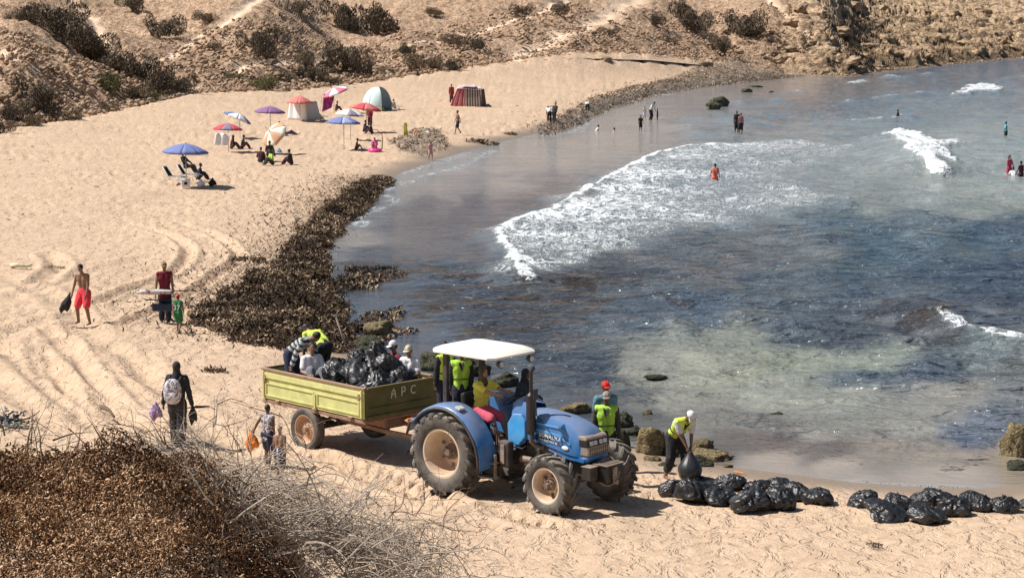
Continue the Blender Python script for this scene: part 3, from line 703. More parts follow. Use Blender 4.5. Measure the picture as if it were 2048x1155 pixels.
colr = t.mix(f, body, (0.74, 0.77, 0.78, 1))
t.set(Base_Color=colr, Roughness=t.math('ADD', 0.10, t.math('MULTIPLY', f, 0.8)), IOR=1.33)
w1 = t.noise(1.2, 4, 0.6, 0.35, t.mapping((0.5, 1.0, 1))); w2 = t.noise(4.5, 3, 0.6, 0.6); w0 = t.math('ADD', t.math('MULTIPLY', w1, 1.0), t.math('MULTIPLY', w2, 0.26))
rdg = t.math('MULTIPLY', t.math('ABSOLUTE', t.math('SUBTRACT', t.noise(1.35, 3, 0.55, 0.4, t.mapping((0.42, 1.0, 1))), 0.5)), -2.2)
w0 = t.math('ADD', w0, rdg)
hgt = t.math('ADD', t.math('MULTIPLY', w0, t.math('ADD', 0.10, t.math('MULTIPLY', t.attr('chop'), t.math('ADD', t.math('MULTIPLY', shal, 0.6), 0.4)))), t.math('MULTIPLY', f, 0.25))
t.bump(hgt, 1.0, 0.40)
M_WATER = t.m
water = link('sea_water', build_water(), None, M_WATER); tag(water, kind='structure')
# bed of the bay under the water, and the land under everything
mb = MB(); mb.box((0, 500, -3.6), (2600, 2600, 0.4)); ob = mb.build('sea_bed', M_SAND); tag(ob, kind='structure')
# open sea beyond the modelled bay, seen only from aside
me = np_mesh('open_sea', np.array([[22.0, 30, -0.35], [900, 30, -0.35], [330, 620, -0.35], [1300, 620, -0.35]]), np.array([[0, 1, 3, 2]]))
set_attr(me, 'wcol', np.tile(seen_lin((84, 100, 116)) * WSCALE, (4, 1))); set_attr(me, 'chop', np.ones(4)); ob = link('open_sea', me, None, M_WATER); tag(ob, kind='structure')

# ================================================================== VEGETATION, STONES, WEED
def many(name, V1, F1, pos, rotm, scl, mat_, parent=None, col=None, kind='stuff', smooth=False):
    """V1 (k,3) template copied to n places as ONE mesh: rotm (n,3,3), scl (n,) or (n,3)"""
    n = len(pos); k = len(V1)
    sc_ = scl[:, None, None] if scl.ndim == 1 else scl[:, None, :]
    V = np.einsum('nij,nkj->nki', rotm, V1[None] * sc_) + pos[:, None, :]
    Fx = (F1[None] + (np.arange(n) * k)[:, None, None]).reshape(-1, F1.shape[1])
    me = np_mesh(name, V.reshape(-1, 3), Fx, smooth)
    if col is not None: set_attr(me, 'tint', np.repeat(col, k))
    o = link(name, me, parent, mat_)
    if kind: tag(o, kind=kind)
    return o
def rand_rot(n, flat=1.0, r=rng):
    a = r.rand(n) * 2 * np.pi; b = (r.rand(n) - 0.5) * np.pi * flat; c = (r.rand(n) - 0.5) * np.pi * flat
    ca, sa, cb, sb, cc, s_ = np.cos(a), np.sin(a), np.cos(b), np.sin(b), np.cos(c), np.sin(c)
    Z = np.zeros(n); O = np.ones(n)
    Rz = np.stack([ca, -sa, Z, sa, ca, Z, Z, Z, O], 1).reshape(n, 3, 3)
    Ry = np.stack([cb, Z, sb, Z, O, Z, -sb, Z, cb], 1).reshape(n, 3, 3)
    Rx = np.stack([O, Z, Z, Z, cc, -s_, Z, s_, cc], 1).reshape(n, 3, 3)
    return Rz @ Ry @ Rx
def ico(sub=1):
    import bmesh
    bm = bmesh.new(); bmesh.ops.create_icosphere(bm, subdivisions=sub, radius=1.0)
    V = np.array([v.co[:] for v in bm.verts]); Fx = np.array([[v.index for v in f.verts] for f in bm.faces]); bm.free(); return V, Fx
def n3(V, s, k=0, o=3):      # cheap 3-D noise from three planes
    return (fbm(V[:, 0] * s + 3.1, V[:, 1] * s + 1.7, o, k) + fbm(V[:, 1] * s + 9.2, V[:, 2] * s + 4.4, o, k + 1) + fbm(V[:, 2] * s + 5.5, V[:, 0] * s + 8.8, o, k + 2)) / 1.7
def rock_mesh(name, seed, sub=3, flat=0.7, amp=0.35, cuts=7, rough=0.1, fs=False):
    V, Fx = ico(sub); r = np.random.RandomState(seed); D = V.copy(); L = np.ones(len(V))
    for _ in range(cuts):
        n = r.randn(3); n /= np.linalg.norm(n); h = 0.55 + 0.3 * r.rand(); dt = D @ n
        L = np.where(dt > 1e-3, np.minimum(L, h / np.maximum(dt, 1e-3)), L)
    V = D * L[:, None]; V = V * (1 + amp * n3(D + seed * 3.3, 1.3, seed % 3) + rough * n3(D * 1.0 + seed, 4.5, 1))[:, None]
    V *= np.array([1, 0.85 + 0.3 * r.rand(), flat])
    return np_mesh(name, V, Fx, not fs)

def rock_mat(name, a, b, dark, scale=3.0, wetline=None):
    t = NT(name); n1 = t.noise(scale, 6, 0.75, 0.6); n2 = t.noise(scale * 4, 5, 0.75, 0.4)
    base = t.ramp(n1, [(0.34, dark), (0.46, b), (0.64, a)])
    base = t.mix(t.ramp(n2, [(0.38, 0.85), (0.50, 0.0)]), base, dark)
    t.set(Base_Color=base, Roughness=0.9, Specular_IOR_Level=0.25)
    v = t.new('ShaderNodeTexVoronoi'); v.inputs['Scale'].default_value = scale * 2.2; t.link(t.co(), v.inputs['Vector'])
    t.bump(t.math('ADD', t.math('ADD', n1, t.math('MULTIPLY', n2, 0.5)), t.math('MULTIPLY', v.outputs[0], 0.5)), 1.0, 0.12)
    return t.m
M_ROCK = rock_mat('limestone', (0.56, 0.41, 0.265, 1), (0.36, 0.25, 0.155, 1), (0.10, 0.065, 0.04, 1), 0.9)
M_ROCKN = rock_mat('pitted_limestone', (0.50, 0.40, 0.22, 1), (0.33, 0.25, 0.13, 1), (0.055, 0.045, 0.03, 1), 3.2)
M_ROCKG = rock_mat('algae_rock', (0.20, 0.19, 0.12, 1), (0.10, 0.10, 0.065, 1), (0.03, 0.03, 0.02, 1), 4)
M_STONE = rock_mat('rubble_stone', (0.56, 0.41, 0.28, 1), (0.40, 0.28, 0.185, 1), (0.18, 0.12, 0.08, 1), 1.4)

# ---- rubble on the hillside: the larger stones one by one, the small ones as one mesh
stone_me = [rock_mesh('stone', 100 + i, 1, 0.6, 0.15, 5, 0.0, True) for i in range(7)]
for m_ in stone_me: m_.materials.append(M_STONE)
r2 = np.random.RandomState(11); cnt = 0
while cnt < 280:
    px = r2.uniform(0, 2048); tt_ = r2.uniform(0.3, 20) ; a = az_of(px); rr = np.interp(a, _fa, _fr) + tt_
    x, y = rr * math.sin(a), rr * math.cos(a); z = float(base_z(np.array([x]), np.array([y]))[0])
    s = r2.uniform(0.30, 0.62) * (1.2 if px > 1500 else 1.0)
    o = bpy.data.objects.new('stone', stone_me[cnt % 7]); C.objects.link(o); o.parent = hill
    o.location = (x, y, z + 0.1 * s); o.rotation_euler = (r2.uniform(-.5, .5), r2.uniform(-.5, .5), r2.uniform(0, 6.28)); o.scale = (s, s * r2.uniform(0.7, 1.1), s * 0.8)
    cnt += 1
n = 11000
px = r2.uniform(-150, 2200, n); az_ = np.array([math.atan((p - 1024) / F) for p in px]); tt_ = r2.rand(n) ** 1.2 * 30 + 0.2
rr = np.interp(az_, _fa, _fr) + tt_; x = rr * np.sin(az_); y = rr * np.cos(az_)
keep = fbm(x / 6, y / 6, 3, 2) > -0.25; x, y = x[keep], y[keep]; z = base_z(x, y); n = len(x)
V0, F0 = ico(1); V0 = V0 * (1 + 0.25 * n3(V0 * 1.0, 1.5))[:, None] * np.array([1, 0.8, 0.6])
many('rubble', V0, F0, np.stack([x, y, z + 0.08], 1), rand_rot(n, 0.5), 0.10 + 0.22 * r2.rand(n) ** 2.2, M_STONE, hill)

# ---- ledges and boulders of the rocky point
bould = [rock_mesh('boulder', 200 + i, 4, 0.72, 0.45, 9, 0.16) for i in range(6)]
for m_ in bould: m_.materials.append(M_ROCK)
BPX = [(1405, 128, 1.6), (1560, 118, 1.8), (1598, 112, 2.2), (1640, 125, 2.0), (1700, 120, 2.4), (1735, 95, 3.4), (1790, 110, 3.0), (1680, 60, 3.0), (1740, 40, 3.4), (1840, 95, 2.6), (1820, 55, 3.5),
       (1880, 75, 3.0), (1930, 88, 2.8), (1980, 62, 3.6), (2030, 90, 3.0), (1900, 30, 3.6), (1960, 20, 3.2), (2030, 40, 3.6), (1700, 12, 3.0), (1620, 85, 1.6), (1585, 95, 1.4), (1860, 112, 1.8), (1950, 104, 2.0),
       (1655, 140, 1.3), (1720, 139, 1.4), (1760, 134, 1.3), (1800, 128, 1.6), (1900, 118, 1.5), (2000, 108, 1.8), (1610, 140, 1.1), (1680, 146, 0.9), (1845, 122, 1.2), (1480, 100, 1.0), (1210, 118, 1.5), (1520, 60, 1.5), (1575, 45, 2.0), (1600, 15, 2.2),
       (1770, 75, 2.6), (1850, 20, 3.0), (1655, 100, 1.8), (1705, 85, 2.2), (1760, 15, 2.4), (2000, 80, 2.0), (1920, 60, 2.2)]
for i, (px, py, s) in enumerate(BPX):
    p = at(px, py); o = bpy.data.objects.new('boulder', bould[i % 6]); C.objects.link(o); o.parent = hill
    o.location = (p.x, p.y, p.z - 0.1 * s); o.rotation_euler = (r2.uniform(-.3, .3), r2.uniform(-.3, .3), r2.uniform(0, 6.28)); s *= 0.62; o.scale = (s * 1.35, s, s * r2.uniform(0.7, 1.0))

# ---- hillside bushes
def leaf_mat(name, a, b, c):
    t = NT(name); base = t.ramp(t.attr('tint'), [(0.0, a), (0.5, b), (1.0, c)])
    t.set(Base_Color=base, Roughness=0.85, Specular_IOR_Level=0.2); return t.m
M_BUSH = leaf_mat('grey_scrub', (0.055, 0.042, 0.030, 1), (0.12, 0.095, 0.065, 1), (0.22, 0.175, 0.125, 1))
M_BUSHG = leaf_mat('green_scrub', (0.06, 0.062, 0.025, 1), (0.13, 0.13, 0.055, 1), (0.25, 0.22, 0.11, 1))
M_BUSHP = leaf_mat('pale_scrub', (0.10, 0.075, 0.05, 1), (0.19, 0.145, 0.095, 1), (0.33, 0.26, 0.175, 1))
M_STEM = mat('dry_stem', (0.16, 0.115, 0.08), 0.9)
LEAF = np.array([[-0.5, 0, 0], [0, -0.16, 0.08], [0.5, 0, 0], [0, 0.16, -0.04]]); LEAFF = np.array([[0, 1, 2, 3]])
def crown_mesh(name, seed, n, flat=0.75, lobes=7, leaf=0.10):
    r = np.random.RandomState(seed); P = []
    Lc = r.randn(lobes, 3) * np.array([0.42, 0.42, 0.22]) + np.array([0, 0, 0.42]); Lr = r.uniform(0.28, 0.55, lobes)
    for c, s, k in zip(Lc, Lr, r.multinomial(n, Lr ** 2 / (Lr ** 2).sum())):
        d = r.randn(k, 3); d /= np.linalg.norm(d, axis=1, keepdims=True); q = c + d * s * (1 - 0.35 * r.rand(k, 1) ** 2); P.append(q)
    P = np.vstack(P); P[:, 2] = np.abs(P[:, 2]) * flat
    P += r.randn(len(P), 3) * 0.02; k = len(P)
    Rm = rand_rot(k, 1.0, r); s = leaf * r.uniform(0.6, 1.5, k)
    V = (np.einsum('nij,nkj->nki', Rm, LEAF[None] * s[:, None, None]) + P[:, None]).reshape(-1, 3)
    Fx = (LEAFF[None] + (np.arange(k) * 4)[:, None, None]).reshape(-1, 4)
    me = np_mesh(name, V, Fx, False); set_attr(me, 'tint', np.repeat(np.clip(0.5 + 0.5 * n3(P, 2.5) + 0.25 * r.randn(k), 0, 1), 4)); return me
def stem_mesh(seed):
    r = np.random.RandomState(seed); mb = MB()
    for i in range(9):
        a = r.uniform(0, 6.28); q = Vector((math.cos(a) * 0.6, math.sin(a) * 0.6, r.uniform(0.25, 0.6)))
        mb.tube([(0, 0, -0.15), q * 0.5 + Vector((0, 0, 0.1)), q], [0.03, 0.02, 0.008], 4)
    return mb.mesh('stems')
crowns = [crown_mesh('foliage', 300 + i, 2600, leaf=0.105) for i in range(6)]
stems = [stem_mesh(i) for i in range(3)]
for s_ in stems: s_.materials.append(M_STEM)
def bush(px, py, wpx, hpx, kind, label, i, name='hillside_bush', group='scrub bushes on the hillside'):
    p = at(px, py + hpx * 0.45); w = px_size(p, wpx) / 2 / 0.85; h = px_size(p, hpx) / 0.80
    root = empty(name, (p.x, p.y, p.z - 0.12), r2.uniform(0, 6.28)); root.scale = (w, w * 0.9, min(h, w * 1.7)); tag(root, label, 'bush', group)
    o = bpy.data.objects.new('foliage', crowns[i % 6]); C.objects.link(o); o.parent = root
    m_ = {'d': M_BUSH, 'g': M_BUSHG, 'p': M_BUSHP}[kind]
    if not len(crowns[i % 6].materials): crowns[i % 6].materials.append(M_BUSH)
    o.material_slots[0].link = 'OBJECT'; o.material_slots[0].material = m_
    s_ = bpy.data.objects.new('stems', stems[i % 3]); C.objects.link(s_); s_.parent = root
BUSH = [
 (55, 20, 80, 34, 'd', 'dark scrub bush topmost in the long row filling the gully'), (110, 38, 90, 46, 'd', 'dark scrub bush second from the top of the gully row'),
 (160, 68, 90, 60, 'd', 'large dark scrub bush third from the top of the gully row'), (195, 100, 80, 50, 'd', 'dark brown scrub bush in the middle of the gully row'),
 (235, 125, 85, 44, 'd', 'dark scrub bush just below the middle of the gully row'), (275, 135, 70, 40, 'd', 'dark grey bush third from the bottom of the gully row'),
 (312, 155, 85, 50, 'd', 'broad olive grey bush second from the bottom of the gully row'), (358, 168, 55, 30, 'd', 'small ragged bush at the bottom end of the gully row'),
 (318, 50, 60, 42, 'd', 'round grey bush alone on the stony slope above the gully'), (265, 6, 60, 22, 'd', 'dark bush cut by the top edge of the photo left of centre'),
 (78, 190, 84, 60, 'd', 'broad olive brown bush at the far left foot of the slope'), (22, 222, 60, 44, 'd', 'dark olive bush at the left edge of the photo above the sand'),
 (112, 222, 70, 34, 'p', 'pale grey dead bush at the foot of the left slope'), (2, 252, 44, 30, 'd', 'low dark bush lowest at the left edge'), (60, 236, 60, 24, 'p', 'flat grey brushwood between two dark bushes at the left'),
 (225, 165, 64, 30, 'g', 'yellow green bush on the spur above the sand'), (270, 182, 50, 30, 'p', 'dull brown bush beside the yellow green one'), (305, 190, 56, 20, 'g', 'low greenish tuft at the right end of the spur'),
 (218, 210, 34, 22, 'p', 'small pale tuft by the sand below the yellow green bush'),
 (516, 80, 56, 56, 'd', 'dark bush standing left of a small green one on the slope'), (548, 64, 44, 22, 'g', 'small green bush above the dark one on the slope'), (532, 104, 52, 24, 'd', 'dark low bush beneath the one left of the small green bush'),
 (676, 22, 56, 48, 'd', 'tall dark bush at the top, left of a pair'), (706, 44, 50, 34, 'd', 'dark bush in the middle of the diagonal group at the top'), (752, 34, 80, 60, 'd', 'large round dark bush at the top, right of a pair'),
 (690, 118, 80, 54, 'd', 'large olive bush above the parasols, sun on its left side'), (724, 130, 50, 40, 'd', 'dark shaded bush at the right side of the large olive one'), (610, 118, 40, 36, 'p', 'grey brown bush left of the large olive one'),
 (630, 145, 80, 40, 'd', 'low spreading bush below the large olive one'), (668, 160, 40, 20, 'd', 'small bush tucked at the right end of the spreading one'), (580, 150, 44, 22, 'p', 'small pale bush left of the spreading one'), (530, 165, 60, 26, 'g', 'flat greenish mat of scrub above the purple parasol'),
 (480, 150, 50, 18, 'g', 'thin greenish scrub left of the flat greenish mat'),
 (825, 126, 48, 30, 'p', 'round brown tuft, first of three beside the lower path'), (866, 126, 44, 28, 'p', 'round brown tuft, middle of three beside the lower path'), (903, 128, 40, 24, 'd', 'round dark tuft, last of three beside the lower path'),
 (800, 98, 30, 20, 'd', 'small dark bush on the slope above three brown tufts'), (818, 94, 24, 28, 'd', 'upright dark bush right beside a small one on the slope'), (1050, 16, 34, 34, 'd', 'narrow dark bush near the top between two paths'),
 (905, 78, 50, 16, 'p', 'flat brown scrub between the two hill paths'), (945, 85, 50, 24, 'd', 'dark scrub between the two hill paths'), (780, 140, 40, 14, 'p', 'tiny pale scrub beside the lower path left of the tufts'),
 (1366, 18, 50, 40, 'd', 'grey bush at the top, left of the sandy chute'), (1392, 44, 60, 44, 'd', 'broad grey bush lower left of the sandy chute'), (1478, 42, 64, 46, 'd', 'round dark bush in the sandy chute'), (1446, 94, 42, 30, 'd', 'small round bush below the sandy chute'),
 (1500, 62, 44, 20, 'p', 'pale scrub hugging the right foot of the round dark bush in the chute'), (1310, 36, 30, 26, 'd', 'small dark bush beside the wide path near the top'), (1340, 75, 34, 16, 'p', 'pale scrub below the two grey bushes of the chute'),
 (1120, 18, 40, 22, 'd', 'dark scrub above the wide path near the top'), (1225, 60, 34, 16, 'p', 'pale low scrub right of the wide path'), (600, 14, 40, 18, 'p', 'pale scrub at the top left of the tall dark bush'),
 (430, 92, 40, 16, 'p', 'pale scrub in the middle of the stony slope'), (415, 30, 44, 18, 'p', 'pale scrub high on the stony slope'), (870, 20, 44, 16, 'p', 'pale scrub high above the upper path')]
for i, b in enumerate(BUSH): bush(*b[:6], i)

# ---- seaweed: torn ribbons heaped on the banks
def ribbon(seed, L=1.0, w=0.22, k=4):
    r = np.random.RandomState(seed); V = []; p = np.zeros(3); a = 0
    for i in range(k + 1):
        d = np.array([math.cos(a), math.sin(a), 0.25 * math.sin(i * 1.9 + seed)]); nrm = np.array([-math.sin(a), math.cos(a), 0.3])
        V += [p - nrm * w / 2, p + nrm * w / 2]; p = p + d * L / k; a += r.uniform(-1.1, 1.1)
    V = np.array(V) - p / 2; Fx = np.array([[2 * i, 2 * i + 2, 2 * i + 3, 2 * i + 1] for i in range(k)]); return V, Fx
def scatter_poly(poly, n, zed=0.3, grow=0.3, r=r2):
    b0 = poly.min(0) - 1; b1 = poly.max(0) + 1; out = []; tot = 0
    while tot < n:
        q = r.rand(n * 2, 2) * (b1 - b0) + b0; w = poly_sd(q[:, 0], q[:, 1], poly) + grow * 1.5 * fbm(q[:, 0] / 1.2, q[:, 1] / 1.2, 2); q = q[w > 0]; out.append(q); tot += len(q)
    return np.vstack(out)[:n]
M_WEED = leaf_mat('sea_wrack', (0.016, 0.010, 0.006, 1), (0.085, 0.052, 0.030, 1), (0.46, 0.34, 0.22, 1))
M_WEEDG = leaf_mat('dry_wrack', (0.05, 0.035, 0.025, 1), (0.24, 0.18, 0.13, 1), (0.56, 0.46, 0.35, 1))
def wrack(name, poly, n, size, m_, label, lift=0.10, seed=1, rib=(1.1, 0.26, 3)):
    root = empty(name, (poly[:, 0].mean(), poly[:, 1].mean(), 0)); q = scatter_poly(poly, n)
    if n > 9000: k_ = n // 9; q[:k_] += np.array([-0.9, 0.2]) * np.abs(r2.randn(k_, 1)) * 1.6 + r2.randn(k_, 2) * 0.5
    z = np.maximum(base_z(q[:, 0], q[:, 1]), 0.0)
    pos = np.stack([q[:, 0] - root.location.x, q[:, 1] - root.location.y, z + lift * r2.rand(n)], 1); part = np.array_split(np.arange(n), 3)
    for j, ix in enumerate(part):
        V1, F1 = ribbon(seed + j, *rib)
        m = len(ix); o = many('seaweed_strands', V1, F1, pos[ix], rand_rot(m, 0.55), size * r2.uniform(0.5, 1.6, m), m_, root, np.clip(r2.beta(0.9, 1.5, m) * (0.95 + 1.3 * fbm(q[ix, 0] / 0.8, q[ix, 1] / 1.0, 3, 1)), 0, 1), kind=None)
    tag(root, label, 'seaweed', kind='stuff')
    for c in root.children: c['kind'] = 'stuff'
    return root
wrack('seaweed_bank', WEED, 56000, 0.105, M_WEED, 'dark brown bank of washed up seaweed along the left shore', 0.22, 3)
wrack('seaweed_bank', WEED2, 16000, 0.20, M_WEEDG, 'pale grey bank of dried seaweed along the far shore', 0.22, 13)
wrack('seaweed_heap', WEED3, 1600, 0.17, M_WEEDG, 'low heap of dried weed on the sand beside the yellow board', 0.2, 23)
tail = P2([(655, 560), (700, 535), (790, 533), (812, 548), (770, 565), (700, 585), (705, 625), (670, 610)], 0)
wrack('seaweed_raft', tail, 2600, 0.12, M_WEED, 'tongue of floating seaweed reaching from the bank into the water', 0.03, 33)
tail2 = P2([(690, 650), (740, 625), (800, 615), (830, 625), (790, 650), (830, 665), (760, 690), (700, 690)], 0)
wrack('seaweed_raft', tail2, 1500, 0.12, M_WEED, 'thin raft of floating seaweed around the yellowish rock', 0.06, 43)
pt = [(500, 522, 30), (430, 742, 30), (160, 690, 0), (960, 286, 26), (1020, 268, 14), (105, 535, 12), (640, 735, 0), (1755, 1092, 14)]
for px, py, wp in pt:
    if not wp: continue
    p = at(px, py); ww = px_size(p, wp); th = np.linspace(0, 6.28, 10)[:-1]
    poly = np.stack([p.x + np.cos(th) * ww * 1.0, p.y + np.sin(th) * ww * 1.2], 1)
    wrack('seaweed_clump', poly, 160, ww * 0.28, M_WEED, {500: 'small dark clump of seaweed on the sand left of the bank', 430: 'flattened scrap of weed on the sand behind the trailer', 960: 'oval dark clump of weed by the water near the walking man',
        1020: 'little clump of weed at the far waterline', 105: 'tiny scrap of weed on the tyre marks at the left', 1755: 'little brown scrap of weed on the near sand below the bags'}[px], ww * 0.22, px)

# loose scraps of weed and sticks strewn over the sand
n = 5200; px_ = r2.uniform(0, 1500, n * 3); v_ = r2.uniform(175, 1150, n * 3) ; yy_ = F * HC / (v_ - YH); xx_ = (px_ - 1024) / F * yy_
dsh = shore_d(xx_, yy_); az_ = np.arctan2(xx_, yy_); tf_ = np.hypot(xx_, yy_) - np.interp(az_, _fa, _fr)
den = 0.25 + 0.9 * np.exp(-((seg_dist(xx_, yy_, SCUM)) / 6.0) ** 2) + 0.5 * sm(0.1, 0.5, fbm(xx_ / 5, yy_ / 9, 3, 2)) ; ok = (dsh > 1.0) & (tf_ < -1) & (r2.rand(n * 3) < den) & (bank(xx_, yy_) < 0.05); xx_, yy_ = xx_[ok][:n], yy_[ok][:n]; m = len(xx_)
V1, F1 = ribbon(91, 1.2, 0.22, 2)
ob = many('beach_debris', V1, F1, np.stack([xx_, yy_, base_z(xx_, yy_, None, False) + 0.03], 1), rand_rot(m, 0.3), (0.045 + 0.10 * r2.rand(m) ** 3) * np.clip(yy_ / 60, 0.8, 1.8), M_WEED, None, np.clip(r2.beta(1.2, 1.6, m), 0, 1)); ob['label'] = 'small scraps of dry weed and twigs strewn over the sand'; ob['category'] = 'debris'

# ---- rocks in and by the water
def rock(px, py, wpx, hpx, m_, label, seed, depth=0.8, sink=0.25, name='shore_rock', sub=4, amp=0.4, rot=0.0, flat=None):
    p = plane(px, py + hpx * 0.35, 0.05); w = wpx * p[1] / F / 2; h = hpx * p[1] / F
    me = rock_mesh(name, seed, sub, 1.0, amp, 9, 0.2); me.materials.append(m_)
    o = link(name, me); o.location = (p[0], p[1] + w * depth * 0.5, 0.0 + h * 0.18); o.scale = (w * 1.15, w * depth, h * 0.75); o.rotation_euler = (0, 0, rot)
    tag(o, label, 'rock', 'rocks at the water edge'); return o
ROCKS = [(757, 657, 56, 30, 'n', 'yellowish rock topped with sun, standing in the weedy water behind the trailer'), (738, 685, 60, 26, 'g', 'dark weedy rock just below the yellowish one behind the trailer'),
 (1158, 815, 62, 22, 'n', 'flat tan rock in the water just above the tractor bonnet'), (1248, 838, 46, 34, 'g', 'greenish rock behind the worker in the grey cap'), (1296, 822, 22, 12, 'n', 'small tan rock tip poking from the water right of the greenish one'),
 (1302, 890, 76, 56, 'n', 'large pitted boulder between the front wheel and the bending man'), (1305, 922, 40, 26, 'n', 'small boulder at the foot of the large pitted one'), (1240, 882, 44, 40, 'g', 'dark rock behind the right front wheel'),
 (1345, 895, 40, 40, 'g', 'weedy rock just left of the bending man'), (1420, 905, 90, 30, 'n', 'long knobbly ledge right of the bending man'), (1392, 925, 60, 36, 'g', 'dark weedy rock behind the held bag'), (1340, 935, 50, 22, 'g', 'low greenish rock at the wet sand left of the held bag'),
 (1455, 930, 30, 10, 'n', 'small flat stone on the wet sand above the bag pile'), (2040, 885, 70, 62, 'n', 'tall layered rock cut by the right edge of the photo'), (2036, 925, 60, 24, 'g', 'dark undercut base rock at the right edge'), (1408, 888, 40, 22, 'n', 'rounded tan rock behind the held bag'),
 (1440, 205, 44, 20, 'g', 'dark craggy rock in the surf off the far beach'), (1428, 214, 30, 14, 'g', 'low rock at the left foot of the craggy one in the surf'), (1494, 181, 18, 8, 'g', 'small pointed rock in the brown shallows far out'), (1510, 172, 24, 5, 'g', 'flat dark rock in the brown shallows furthest out'),
 (1542, 183, 10, 4, 'g', 'tiny rock right of the pointed one in the shallows'), (1205, 820, 26, 12, 'g', 'low wet stone behind the man in the red cap'), (1270, 860, 30, 20, 'g', 'wet stone above the large pitted boulder'), (875, 720, 80, 44, 'g', 'large dark weedy rock seen under the tractor roof'), (940, 735, 70, 40, 'g', 'dark brown rock behind the driver'),
 (1010, 758, 50, 26, 'g', 'dark rock low in the water behind the steering wheel'), (650, 690, 60, 20, 'g', 'low greenish rock at the shovel'), (1310, 748, 44, 8, 'g', 'flat rock just breaking the surface above the bending man'), (1550, 825, 40, 7, 'g', 'flat rock just breaking the green shallows')]
for i, (px, py, w, h, m_, lb) in enumerate(ROCKS): rock(px, py, w, h, M_ROCKN if m_ == 'n' else M_ROCKG, lb, 400 + i * 7, rot=(i * 0.7) % 3 * 0.2)

# ---- foreground: dense brown shrub on the mound and the leafless one beside it
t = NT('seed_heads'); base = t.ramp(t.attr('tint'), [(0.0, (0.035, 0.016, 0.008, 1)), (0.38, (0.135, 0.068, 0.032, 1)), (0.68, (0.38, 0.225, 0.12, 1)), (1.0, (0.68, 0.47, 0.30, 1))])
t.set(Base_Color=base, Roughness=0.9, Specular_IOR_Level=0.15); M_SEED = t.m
M_TWIG = mat('bleached_twig', (0.38, 0.315, 0.25), 0.85, var=0.35, scale=6)
M_TWIGD = mat('brown_twig', (0.13, 0.085, 0.055), 0.9, var=0.3, scale=6)
def shrub_edge(x, y):      # plan of the brown shrub: left of a line that runs down to the right
    px = x / y * F + 1024; return px
def shrub_top(x, y):
    return base_z(x, y) + 0.72 + 0.35 * fbm(x / 0.9, y / 0.9, 3, 1) + 0.12 * fbm(x / 0.25, y / 0.25, 2, 2)
shrub = empty('dry_shrub', (-4.0, 19.5, 3.2)); tag(shrub, 'dense brown shrub full of dry seed heads in the near left corner', 'shrub')
def worm(seed):
    r = np.random.RandomState(seed); mb = MB(); p = Vector((0, 0, 0)); pts = [p.copy()]; d = Vector((1, 0, 0))
    for i in range(2): d = (d + Vector(r.randn(3) * 0.85)).normalized(); p = p + d * 0.42; pts.append(p.copy())
    mb.tube(pts, [0.10, 0.20, 0.10], 3, False)
    V = np.array(mb.v); V -= V.mean(0); return V, np.array([f for f in mb.f if len(f) == 4])
N = 110000
y_ = r2.uniform(14.0, 25.0, N); px = r2.uniform(-110, 700, N); x_ = (px - 1024) / F * y_
top = shrub_top(x_, y_); lim = np.interp((HC - top) / y_ * F + YH, [860, 900, 960, 1040, 1110, 1170, 1300], [330, 400, 470, 560, 640, 690, 760])
crest = (HC - top) / y_ * F + YH
keep = (px < lim + 40 * fbm(x_ / 0.4, y_ / 0.4, 2)) ; x_, y_, top = x_[keep], y_[keep], top[keep]; n = len(x_)
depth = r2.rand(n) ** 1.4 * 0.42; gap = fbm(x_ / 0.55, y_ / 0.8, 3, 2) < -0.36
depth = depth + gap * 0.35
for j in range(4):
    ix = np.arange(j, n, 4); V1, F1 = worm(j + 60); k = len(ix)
    tint = np.clip(0.50 + 0.55 * fbm(x_[ix] / 0.7, y_[ix] / 0.9, 3, 0) + 0.24 * r2.randn(k) - 0.5 * depth[ix], 0, 1)  # deeper heads tinted darker: shade in the gaps put into the colour
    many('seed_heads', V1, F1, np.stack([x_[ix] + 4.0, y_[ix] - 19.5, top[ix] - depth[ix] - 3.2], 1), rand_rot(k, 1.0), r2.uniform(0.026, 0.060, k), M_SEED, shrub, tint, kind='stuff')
def branch(mb, p, d, L, r0, r, droop=0.15, k=6, wig=0.16, up=0.0):
    pts = [p.copy()]; d = d.normalized()
    for i in range(k):
        d = (d + Vector(r.randn(3)) * wig + Vector((0, 0, up - droop * i / k))).normalized(); p = p + d * (L / k); pts.append(p.copy())
    mb.tube(pts, [r0 * (1 - 0.8 * i / k) for i in range(k + 1)], 3, False); return pts, d
def twiggy(name, parent, m_, seeds, seed, L=(0.7, 1.6), r0=(0.007, 0.016), subs=4, wig=0.16, droop=0.15):
    r = np.random.RandomState(seed); mb = MB()
    for (o, d, spread) in seeds:
        dd = (Vector(d) + Vector(r.randn(3)) * spread).normalized()
        pts, e = branch(mb, Vector(o) + Vector(r.randn(3)) * 0.12, dd, r.uniform(*L), r.uniform(*r0), r, droop, 8, wig)
        for _ in range(subs):
            q = pts[r.randint(2, len(pts) - 1)]; d2 = (dd + Vector(r.randn(3)) * 0.75).normalized()
            p2, _e = branch(mb, q, d2, r.uniform(0.2, 0.65), r.uniform(0.003, 0.007), r, droop, 5, wig * 1.4)
            if r.rand() < 0.6: branch(mb, p2[3], (d2 + Vector(r.randn(3)) * 0.8).normalized(), r.uniform(0.1, 0.3), 0.003, r, droop, 3, wig)
    me = mb.mesh(name); o = link(name, me, parent, m_); tag(o, kind='stuff'); return o
def wp(px, py, y):      # world point at distance y seen at that spot of the photograph
    d = ray(px, py); s = y / d[1]; return Vector((d[0] * s, y, HC + d[2] * s))
